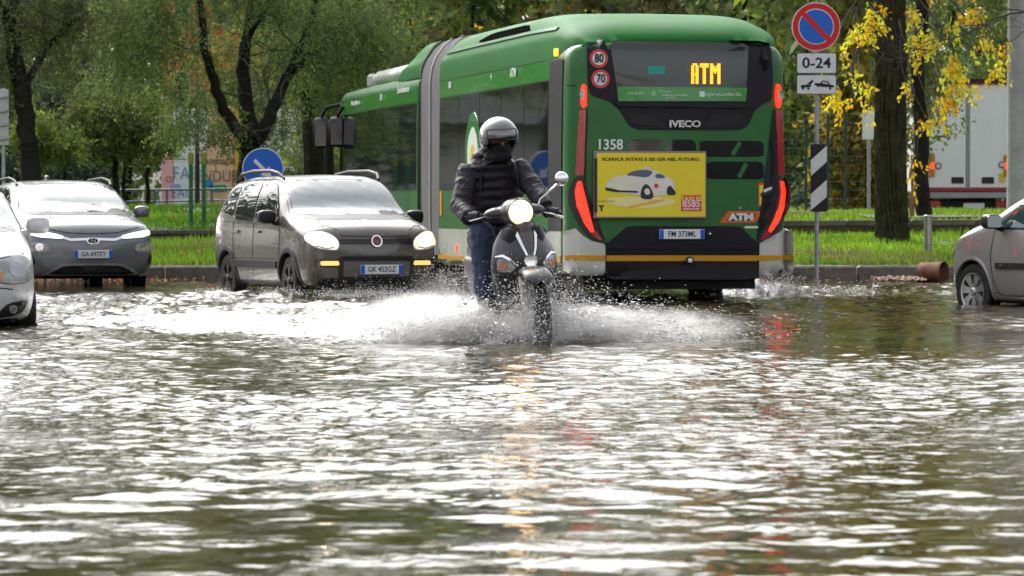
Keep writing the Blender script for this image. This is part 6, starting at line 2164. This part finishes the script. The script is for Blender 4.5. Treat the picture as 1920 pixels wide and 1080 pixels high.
# headset with the lit lamp
hc = SL(974.5, 398, .26)
g = G()
g.ball((hc.x, .37, hc.z), (.135, .15, .115), 20, 12)
g.ball((hc.x - .10, .43, hc.z - .005), (.15, .09, .06), 16, 10)
g.ball((hc.x + .10, .40, hc.z + .005), (.15, .09, .06), 16, 10)
g.tube([(hc.x * .6, .34, hc.z - .05), (0, .32, .86)], [.09, .10], 14)
remeshed('headset', g, M['sc_paint'], SCO, .012, 3)
g = G().lathe([(.112, .02), (.116, -.03), (.108, -.055), (.100, -.05)], c=(hc.x, .28, hc.z), axis='y', n=30)
g.build('headlamp_rim', M['sc_paint'], SCO)
hb = G().lathe([(.099, -.02), (.099, -.05), (.085, -.068), (.05, -.08), (.0, -.084)], c=(hc.x, .28, hc.z), axis='y', n=30).build('headlamp', mat('lit round headlamp', (.9, .9, .8), .2, emit=(1, .80, .42), es=.42), SCO)
G().lathe([(.074, -.074), (.070, -.080), (.04, -.088), (.0, -.09)], c=(hc.x, .28, hc.z), axis='y', n=26).build('lamp_core', mat('lit lamp core', (.9, .9, .8), .2, emit=(1, .58, .22), es=5.), hb)
# handlebar, grips, levers
hL, hR = SL(891, 407, .585), SL(1034, 399, .43)
cL, cR = Vector((hc.x - .12, .45, hc.z - .02)), Vector((hc.x + .12, .40, hc.z + .0))
oL, oR = hL + (hL - cL).normalized() * .075, hR + (hR - cR).normalized() * .075
G().tube([tuple(oL), tuple(hL), tuple(cL), tuple(cR), tuple(hR), tuple(oR)], .013, 10).build('handlebar', M['black'], SCO)
for h_, c_, o_ in ((hL, cL, oL), (hR, cR, oR)):
    dv = (o_ - h_).normalized()
    G().tube([tuple(h_ - dv * .06), tuple(o_ + dv * .01)], .0185, 12).build('grip', M['rubber'], SCO)
    G().tube([tuple(h_ - dv * .09 + Vector((0, -.03, 0))), tuple(h_ - dv * .02 + Vector((0, -.085, -.012))), tuple(o_ + Vector((0, -.085, -.03)))], [.009, .0075, .009], 8).build('brake_lever', M['chrome'], SCO)
    G().box(tuple(h_ - dv * .10), (.07, .055, .05), bev=.012).build('switch_block', M['black'], SCO)
# the one mirror in view
m0, m1 = SL(1012, 374, .42), SL(1044, 346, .44)
G().tube([tuple(m0 + Vector((-.02, 0, -.06))), tuple(m0), tuple(m1)], [.010, .0095, .0095], 8).build('mirror_stalk', M['chrome'], SCO)
mc = SL(1053, 335, .44)
o = G().ball((0, 0, 0), (.058, .030, .056), 18, 12).build('mirror', M['chrome'], SCO, 60)
o.location = mc
G().lathe([(.050, .020), (.050, .031)], axis='y', n=20).build('mirror_glass', M['glass'], o)

# ------------------------------------------------------------------ rider
M['skin'] = mat('skin', (.36, .17, .10), .55)
M['jacket'] = mat('dark quilted jacket', (.017, .014, .020), .6, var=.25, vscale=7, bump=.3, bscale=70)
M['jeans'] = mat('wet blue jeans', (.032, .045, .085), .8, var=.4, vscale=6, bump=.3, bscale=120)
M['boot'] = mat('dark wet boots', (.018, .018, .022), .4, var=.3)
M['glove'] = mat('black gloves', (.020, .020, .022), .6, var=.3, vscale=20, bump=.3, bscale=90)
M['helmet'] = mat('silver grey helmet', (.15, .15, .155), .28, metal=.3, coat=.5)
M['visor'] = mat('mirrored visor', (.16, .155, .165), .12, metal=.8, coat=.3)
M['wool'] = mat('black neck warmer', (.010, .009, .012), .9, bump=.3, bscale=90)
RID = empty('person', label='rider in dark quilted jacket grey helmet and black face cover on the scooter', cat='person')
RID.location = SC
RID.rotation_euler = (0, LEAN, SYAW)
sL, sR = SL(880, 322, 1.0), SL(972, 318, .90)
eL, eR = SL(864, 386, .88), SL(999, 352, .74)
wL, wR = SL(878, 406, .68), SL(1020, 384, .52)
pel = Vector((-.02, 1.10, .80))
chest = (sL + sR) / 2
chest.y += .02
neck = chest + Vector((0, -.02, .115))
hd = SL(936, 261, .86)
kL, kR = SL(903, 438, .60), Vector((.20, .60, .82))
aL, aR = SL(908, 548, .58), Vector((.17, .60, .30))
hipL, hipR = pel + Vector((-.11, -.02, .0)), pel + Vector((.11, -.02, .0))


def crumple(o, layers):
    """push a garment's skin in and out along its normals so that it creases"""
    from mathutils import noise
    me = o.data
    C = [v.co.copy() for v in me.vertices]
    N = [v.normal.copy() for v in me.vertices]
    for i, (c, n) in enumerate(zip(C, N)):
        d = 0
        for amp, (sx, sy, sz), sh in layers:
            q = noise.noise(Vector((c.x * sx + sh, c.y * sy, c.z * sz)))
            d += amp * (1 - 2.2 * abs(q))
        C[i] = c + n * d
    me.vertices.foreach_set('co', np.array(C, np.float32).ravel())
    me.update()


def chain(g, pts, rad, n=12):
    for (a, b, ra, rb) in zip(pts[:-1], pts[1:], rad[:-1], rad[1:]):
        L_ = (b - a).length
        k = max(2, int(L_ / .03))
        g.tube([tuple(a.lerp(b, i / k)) for i in range(k + 1)], [ra + (rb - ra) * i / k for i in range(k + 1)], n)
    for p, r_ in zip(pts, rad): g.ball(tuple(p), r_, 12, 8)


# the body: one continuous skin
g = G()
chain(g, [pel, (pel + chest) / 2, chest], [.12, .11, .115])
chain(g, [chest, neck, hd - Vector((0, 0, .03))], [.09, .058, .055])
g.ball((hd.x, hd.y + .005, hd.z), (.075, .095, .115), 20, 14)
g.ball((hd.x, hd.y - .05, hd.z - .07), (.05, .045, .05), 14, 10)
g.ball((hd.x, hd.y - .098, hd.z - .035), (.014, .020, .026), 10, 8)
chain(g, [sL, eL, wL], [.055, .042, .03])
chain(g, [sR, eR, wR], [.055, .042, .03])
chain(g, [hipL, kL, aL], [.085, .06, .04])
chain(g, [hipR, kR, aR], [.085, .06, .04])
body = remeshed('body', g, M['skin'], RID, .010, 3)
for s in (-1, 1):
    e = G().ball((hd.x + s * .031, hd.y - .088, hd.z - .008), (.013, .011, .009), 10, 8).build('eye', mat('eye', (.5, .48, .45), .2), RID)
    G().ball((hd.x + s * .031, hd.y - .098, hd.z - .008), (.0055, .003, .0055), 8, 6).build('iris', M['ink'], e)
    G().tube([(hd.x + s * .013, hd.y - .099, hd.z + .010), (hd.x + s * .032, hd.y - .100, hd.z + .016), (hd.x + s * .052, hd.y - .085, hd.z + .008)], [.004, .005, .003], 6).build('eyebrow', M['ink'], RID)
# quilted jacket: puffed bands fused into one garment
g = G()
nb = 9
for i in range(nb):
    t_ = i / (nb - 1)
    c = pel.lerp(chest + Vector((0, .02, .03)), t_) + Vector((0, -.05 * math.sin(t_ * PI) * .3, .0))
    wx = (.200 + .050 * math.sin(t_ * PI * .85)) if t_ < .8 else .235 - .02 * (t_ - .8) * 5
    g.ball(tuple(c + Vector((0, -.005, .0))), (wx, .170 - .02 * t_, .052), 22, 10)
    g.ball(tuple(c + Vector((0, -.005, .0))), (wx * .95, .158 - .02 * t_, .11), 22, 10)
g.ball(tuple(chest + Vector((0, .01, .055))), (.17, .12, .055), 18, 10)
for pts, rad in (((sL, eL, wL), (.088, .078, .060)), ((sR, eR, wR), (.088, .076, .058))):
    tot = 0
    for a, b, ra, rb in zip(pts[:-1], pts[1:], rad[:-1], rad[1:]):
        L_ = (b - a).length
        k = max(2, int(round(L_ / .062)))
        d_ = (b - a).normalized()
        for i in range(k + 1):
            r_ = ra + (rb - ra) * i / k
            p = a.lerp(b, i / k)
            g.tube([tuple(p - d_ * .033), tuple(p - d_ * .018), tuple(p), tuple(p + d_ * .018), tuple(p + d_ * .033)], [r_ * .93, r_ * .985, r_, r_ * .985, r_ * .93], 14)
crumple(remeshed('jacket', g, M['jacket'], RID, .008, 3, .5), ((.010, (7, 7, 9), 3), (.005, (20, 20, 26), 8)))
g = G()
for a in range(28):
    pass
hoodp = [(neck.x + .115 * math.cos(R(a)), neck.y + .02 + .11 * math.sin(R(a)), neck.z + .0 + .035 * math.sin(R(a))) for a in range(-35, 216, 14)]
g.tube(hoodp, [.03] + [.042] * (len(hoodp) - 2) + [.03], 12)
g.tube([(a, b + .03, c - .035) for a, b, c in hoodp], .045, 12)
crumple(remeshed('hood', g, M['jacket'], RID, .010, 3), ((.008, (12, 12, 12), 2),))
zx = SL(928, 340, .76)
for s, sh_ in ((-1, sL), (1, sR)):
    p0 = sh_ + Vector((-s * .065, -.04, .085))
    p1 = sh_ + Vector((-s * .055, -.135, -.01))
    p2 = sh_ + Vector((-s * .04, -.150, -.16))
    G().tube([tuple(p0), tuple((p0 + p1) / 2 + Vector((0, -.02, .02))), tuple(p1), tuple(p2)], .018, 8, flat=.45).build('backpack_strap', M['black'], RID)
# neck warmer pulled over nose and mouth
g = G()
g.ball((hd.x, hd.y - .032, hd.z - .075), (.079, .083, .058), 18, 12)
g.ball((hd.x, hd.y - .02, hd.z - .135), (.088, .092, .055), 18, 12)
g.tube([tuple(hd + Vector((0, 0, -.10))), tuple(neck + Vector((0, -.03, -.03))), tuple(neck + Vector((0, -.07, -.09)))], [.082, .098, .105], 18)
crumple(remeshed('neck_warmer', g, M['wool'], RID, .009, 2), ((.006, (10, 10, 22), 2),))
# helmet: shell with open face, lining, visor
V, Fc = [], []
n, m_ = 40, 22
hr = Vector((.136, .160, .140))
hcen = hd + Vector((0, .012, .017))
for i in range(m_ + 1):
    el = R(90 - 128 * i / m_)
    for k in range(n):
        a = 2 * PI * k / n
        V.append((hcen.x + hr.x * math.cos(el) * math.cos(a), hcen.y + hr.y * math.cos(el) * math.sin(a), hcen.z + hr.z * math.sin(el)))
for i in range(m_):
    el = 90 - 128 * (i + .5) / m_
    for k in range(n):
        a = 360 * (k + .5) / n
        front = abs((a - 270 + 180) % 360 - 180)
        if front < 58 and el < 18: continue
        if front < 76 and el < -22: continue
        Fc.append((i * n + k, i * n + (k + 1) % n, (i + 1) * n + (k + 1) % n, (i + 1) * n + k))
hm = mesh('helmet', V, Fc, M['helmet'], RID, 50)
md = hm.modifiers.new('s', 'SOLIDIFY')
md.thickness = .022
md.offset = -1
g = G()
for a0, a1 in ((-150, -30),):
    pass
P = []
for el in np.linspace(30, -7, 10):
    row = []
    for a in np.linspace(-172, -8, 25):
        k = 1.055 + .05 * math.cos(R(a + 90)) * (1 - (el + 7) / 60)
        row.append((hcen.x + hr.x * k * math.cos(R(el)) * math.cos(R(a)), hcen.y + hr.y * k * math.cos(R(el)) * math.sin(R(a)), hcen.z + hr.z * 1.05 * math.sin(R(el)) + .012))
    P.append(row)
gridsolid('visor', P, M['visor'], hm, .004)
g = G()
for s in (-1, 1): g.lathe([(.030, 0), (.030, .012), (.018, .018)] if s > 0 else [(.018, -.018), (.030, -.012), (.030, 0)], c=(hcen.x + s * .135, hcen.y - .03, hcen.z + .02), axis='x', n=18)
g.build('visor_pivot', M['chrome'], hm)
eb = [(hcen.x + hr.x * 1.0 * math.cos(R(a)), hcen.y + hr.y * 1.0 * math.sin(R(a)), hcen.z - .022) for a in np.linspace(-165, -15, 21)]
G().tube(eb, .010, 8).build('helmet_trim', M['ink'], hm)
for s in (-1, 1):
    G().tube([(hcen.x + s * .118, hcen.y - .02, hcen.z - .05), (hcen.x + s * .098, hcen.y - .03, hcen.z - .10), (hcen.x + s * .05, hcen.y - .06, hcen.z - .165)], .012, 8).build('chin_strap', M['ink'], hm)
# jeans and boots
g = G()
g.ball(tuple(pel), (.185, .165, .12), 18, 12)
chain(g, [hipL, hipL.lerp(kL, .5), kL, kL.lerp(aL, .45), aL], [.112, .108, .094, .088, .074])
chain(g, [hipR, hipR.lerp(kR, .5), kR, kR.lerp(aR, .45), aR], [.108, .100, .080, .074, .060])
crumple(remeshed('jeans', g, M['jeans'], RID, .010, 3), ((.008, (10, 10, 14), 1), (.004, (26, 26, 34), 5)))
for a_ in (aL, aR):
    g = G()
    chain(g, [a_ + Vector((0, .0, .06)), a_ + Vector((0, .01, -.06))], [.068, .062])
    g.ball((a_.x, a_.y - .085, a_.z - .085), (.052, .14, .048), 14, 10)
    g.ball((a_.x, a_.y + .02, a_.z - .075), (.048, .07, .055), 14, 10)
    o = remeshed('boot', g, M['boot'], RID, .010, 2)
    G().prism(soft([(a_.x - .05, a_.y + .09), (a_.x + .05, a_.y + .09), (a_.x + .055, a_.y - .20), (a_.x - .055, a_.y - .20)], 1), 'z', a_.z - .145, a_.z - .125).build('sole', M['rubber'], o)
# gloved hands: palm, four unequal fingers curled round the grip, thumb from the side
for h_, w_, o_, c_, s in ((hL, wL, oL, cL, -1), (hR, wR, oR, cR, 1)):
    ax = (o_ - h_).normalized()                      # outwards along the grip
    back = Vector((0, 1, 0)) - ax * ax.y
    back.normalize()
    up = ax.cross(back) if ax.cross(back).z > 0 else back.cross(ax)
    g = G()
    pc = h_ + ax * .012 + back * .030 + up * .020
    for k in range(4):
        b = h_ + ax * (-.028 + k * .0235)
        g.ball(tuple(b + back * .028 + up * .014), (.015, .034, .017), 10, 8)
        rr_ = .0335
        fl_ = (1.0, 1.12, 1.05, .82)[3 - k]
        arc = [b + back * (rr_ * math.cos(R(w))) + up * (rr_ * math.sin(R(w))) for w in np.linspace(50, 50 + 205 * fl_, 9)]
        g.tube([tuple(p) for p in arc], [.0125, .013, .0125, .012, .012, .0115, .011, .0105, .0095], 8)
        g.ball(tuple(arc[3]), .0138, 8, 6)
        g.ball(tuple(arc[-1]), .0095, 8, 6)
    g.ball(tuple(pc), (.046, .038, .026), 14, 10)
    th = [pc - ax * .040 + back * .005, h_ - ax * .050 + back * .018 - up * .022, h_ - ax * .048 - back * .010 - up * .036, h_ - ax * .038 - back * .030 - up * .026]
    g.tube([tuple(p) for p in th], [.017, .015, .0135, .011], 8)
    g.ball(tuple(th[-1]), .011, 8, 6)
    chain(g, [pc, w_], [.030, .040])
    gl = remeshed('glove', g, M['glove'], RID, .0055, 2, .35)
    dw = (w_ - pc).normalized()
    G().tube([tuple(w_ - dw * .03), tuple(w_ - dw * .01), tuple(w_ + dw * .02)], [.046, .052, .055], 14).build('glove_cuff', M['glove'], gl)


# ================================================================== spray
M['drops'] = mat('water drops', (.80, .79, .78), .25, spec=.8)


def drops(name, label, P, sz, d, el, seed=0):
    """thousands of flying drops, each a small stretched bead"""
    r = np.random.default_rng(seed)
    n = len(P)
    d = d / (np.linalg.norm(d, axis=1)[:, None] + 1e-9)
    q = np.cross(d, r.normal(size=(n, 3)))
    q /= np.linalg.norm(q, axis=1)[:, None] + 1e-9
    w = np.cross(d, q)
    s = sz[:, None]
    e = el[:, None]
    k2 = .866
    V = np.stack([P + d * s * e, P - d * s * e * .6 + q * s * 1.1, P - d * s * e * .6 - q * s * .55 + w * s * k2, P - d * s * e * .6 - q * s * .55 - w * s * k2], 1).reshape(-1, 3)
    F0 = np.array([(0, 1, 2), (0, 2, 3), (0, 3, 1), (1, 3, 2)])
    Fq = (np.arange(n)[:, None, None] * 4 + F0[None]).reshape(-1, 3)
    o = bulk(name, V, Fq, M['drops'], None, None, 3, smooth=True)
    tag(o, label, 'spray', kind='stuff')
    return o


def s2w(P):
    c, s = math.cos(SYAW), math.sin(SYAW)
    return np.stack([SC.x + P[:, 0] * c - P[:, 1] * s, SC.y + P[:, 0] * s + P[:, 1] * c, P[:, 2]], 1)


def throw(n, src, vel, T, speed, seed, g_=9.8):
    """drops thrown off a moving wheel: src box, velocity box (scooter frame), age up to T"""
    r = np.random.default_rng(seed)
    a = np.array(src, float)
    b = np.array(vel, float)
    P = r.uniform(np.minimum(a[0], a[1]), np.maximum(a[0], a[1]), (n, 3))
    v = r.normal((b[0] + b[1]) / 2, np.abs(b[1] - b[0]) / 3.4, (n, 3))
    t = T * r.random(n) ** .8
    Q = P + v * t[:, None]
    Q[:, 2] -= .5 * g_ * t * t
    Q[:, 1] += speed * t
    vv = v.copy()
    vv[:, 2] -= g_ * t
    k = Q[:, 2] > .0
    return Q[k], vv[k]


r = np.random.default_rng(90)
PP, DD, SS, EE = [], [], [], []
for s in (-1, 1):
    for (n, vel, T, sp, s0) in ((42000, ((s * .5, -.3, .4), (s * 3.6, .9, 1.9)), .38, 1.4, .0019), (16000, ((s * .2, -.6, .2), (s * 1.8, .6, 1.7)), .36, .8, .0024), (16000 if s > 0 else 6000, ((s * 2.2, -.2, .7), (s * 6.2, 1.2, 2.0)), .42, 1.0, .0016), (3200, ((s * .8, -.3, .5), (s * 3.4, .8, 1.9)), .4, 1.2, .0046), (7000, ((s * 1.8, -.2, .8), (s * 4.6, .5, 2.1)), .45, 1.0, .0026)):
        Q, v = throw(n, ((s * .03 - .04, -.15, .0), (s * .03 + .04, .25, .06)), vel, T, sp, int(n + s + 5))
        PP.append(s2w(Q)); DD.append(s2w(v) - np.array([SC.x, SC.y, 0])); m_ = len(Q)
        SS.append(s0 * np.exp(r.normal(0, .45, m_))); EE.append(r.uniform(1.5, 6.5, m_) if s0 > .004 else r.uniform(3, 9, m_) if s0 < .0018 else r.uniform(1, 4.5, m_))
Q, v = throw(18000, ((-.16, -.30, .0), (.14, .1, .22)), ((-1.5, -1.2, .5), (1.5, .4, 2.7)), .32, .3, 123)
PP.append(s2w(Q)); DD.append(s2w(v) - np.array([SC.x, SC.y, 0])); SS.append(.0024 * np.exp(r.normal(0, .5, len(Q)))); EE.append(r.uniform(1, 2.4, len(Q)))
Q, v = throw(9000, ((-.28, .3, .0), (.28, .9, .15)), ((-2.4, -.4, .5), (2.4, .8, 2.2)), .36, .5, 124)
PP.append(s2w(Q)); DD.append(s2w(v) - np.array([SC.x, SC.y, 0])); SS.append(.0026 * np.exp(r.normal(0, .5, len(Q)))); EE.append(r.uniform(1, 2.4, len(Q)))
drops('spray', 'white spray thrown up on both sides of the scooter', np.concatenate(PP), np.concatenate(SS), np.concatenate(DD), np.concatenate(EE), 7)


def burst(name, label, spots, seed):
    r = np.random.default_rng(seed)
    PP, DD, SS, EE = [], [], [], []
    for (c, box, vel, T, n, s0) in spots:
        P = np.array(c) + r.uniform(-1, 1, (n, 3)) * np.array(box)
        P[:, 2] = np.abs(P[:, 2]) * .5
        v = r.normal(vel[0], vel[1], (n, 3))
        t = T * r.random(n)
        Q = P + v * t[:, None]
        Q[:, 2] -= 4.9 * t * t
        k = Q[:, 2] > 0
        v[:, 2] -= 9.8 * t
        PP.append(Q[k]); DD.append(v[k]); SS.append(s0 * np.exp(r.normal(0, .45, k.sum()))); EE.append(r.uniform(1, 2.6, k.sum()))
    return drops(name, label, np.concatenate(PP), np.concatenate(SS), np.concatenate(DD), np.concatenate(EE), seed)


burst('spray', 'splashes round the front wheels and bumper of the small dark grey car', [((-2.65, 43.6, 0), (.22, .2, .05), ((-.3, -.3, .7), (.7, .4, .4)), .22, 4200, .0029), ((-3.5, 44.4, 0), (.2, .2, .05), ((-.4, 0, .6), (.5, .4, .4)), .22, 3200, .0029), ((-1.45, 43.2, .0), (.75, .25, .06), ((.5, -.5, .7), (.9, .6, .45)), .26, 6500, .0029), ((-1.0, 43.9, .10), (.25, .3, .22), ((1.2, -.4, 1.3), (.9, .5, .7)), .42, 8000, .0028), ((-1.5, 43.4, .0), (.8, .2, .06), ((.8, -.5, .9), (.9, .5, .5)), .34, 7000, .0027)], 31)
burst('spray', 'white wash churned up beside the rear right wheel of the bus', [((2.95, 45.5, 0), (.3, .25, .06), ((.9, -.4, 1.2), (.8, .5, .5)), .32, 6000, .0034), ((3.7, 45.8, 0), (.7, .3, .05), ((.5, -.2, .7), (.6, .4, .4)), .28, 4000, .0034), ((.9, 45.2, 0), (.9, .4, .05), ((.1, -.4, .8), (.7, .5, .5)), .32, 4500, .0034)], 32)


# fine mist hanging in the wake: soft bodies of airborne water
def mist(label, u, v, z, rad, dens, yaw=0., seed=0.):
    c = s2w(np.array([[u, v, z]]))[0]
    g = G().ball((0, 0, 0), (1, 1, 1), 20, 12)
    o = g.build('mist', M['drops'], None)
    o.data.materials.clear()
    m = bpy.data.materials.new('airborne water')
    m.use_nodes = True
    n, l = m.node_tree.nodes, m.node_tree.links
    n.clear()
    tc = n.new('ShaderNodeTexCoord')
    ln = n.new('ShaderNodeVectorMath'); ln.operation = 'LENGTH'
    l.new(tc.outputs['Object'], ln.inputs[0])
    fo = n.new('ShaderNodeMapRange'); fo.interpolation_type = 'SMOOTHSTEP'
    fo.inputs[1].default_value = 1.0; fo.inputs[2].default_value = .25; fo.inputs[3].default_value = 0; fo.inputs[4].default_value = 1
    l.new(ln.outputs['Value'], fo.inputs[0])
    mp = n.new('ShaderNodeMapping')
    mp.inputs['Location'].default_value = (seed, seed * .7, 0)
    mp.inputs['Scale'].default_value = (rad[0] / .12, rad[1] / .2, rad[2] / .07)
    l.new(tc.outputs['Object'], mp.inputs['Vector'])
    nz = n.new('ShaderNodeTexNoise'); nz.inputs['Scale'].default_value = 1; nz.inputs['Detail'].default_value = 3
    l.new(mp.outputs[0], nz.inputs['Vector'])
    r2 = n.new('ShaderNodeMapRange'); r2.inputs[1].default_value = .36; r2.inputs[2].default_value = .66; r2.inputs[3].default_value = .12; r2.inputs[4].default_value = 1.6
    l.new(nz.outputs['Fac'], r2.inputs[0])
    mu = n.new('ShaderNodeMath'); mu.operation = 'MULTIPLY'
    l.new(fo.outputs[0], mu.inputs[0]); l.new(r2.outputs[0], mu.inputs[1])
    m3 = n.new('ShaderNodeMath'); m3.operation = 'MULTIPLY'; m3.inputs[1].default_value = dens
    l.new(mu.outputs[0], m3.inputs[0])
    pv = n.new('ShaderNodeVolumePrincipled')
    pv.inputs['Color'].default_value = (.95, .95, .95, 1)
    pv.inputs['Anisotropy'].default_value = .25
    l.new(m3.outputs[0], pv.inputs['Density'])
    ou = n.new('ShaderNodeOutputMaterial')
    l.new(pv.outputs[0], ou.inputs['Volume'])
    o.data.materials.append(m)
    o.location = c
    o.scale = rad
    o.rotation_euler = (0, 0, SYAW + yaw)
    tag(o, label, 'mist', kind='stuff')


mist('soft white mist thrown to the left of the scooter', -.66, .72, .14, (.80, .75, .28), 6.5, -.3, 1.)
mist('soft white mist low to the right of the scooter', .46, .42, .10, (.62, .6, .22), 7., .25, 2.)
mist('thin mist spreading on the right towards the bus', 1.15, 1.0, .08, (1.05, .8, .20), 1.5, .2, 3.)
mist('thin grey mist round the front wheel of the scooter', -.02, -.05, .10, (.40, .45, .22), 2.6, 0, 4.)
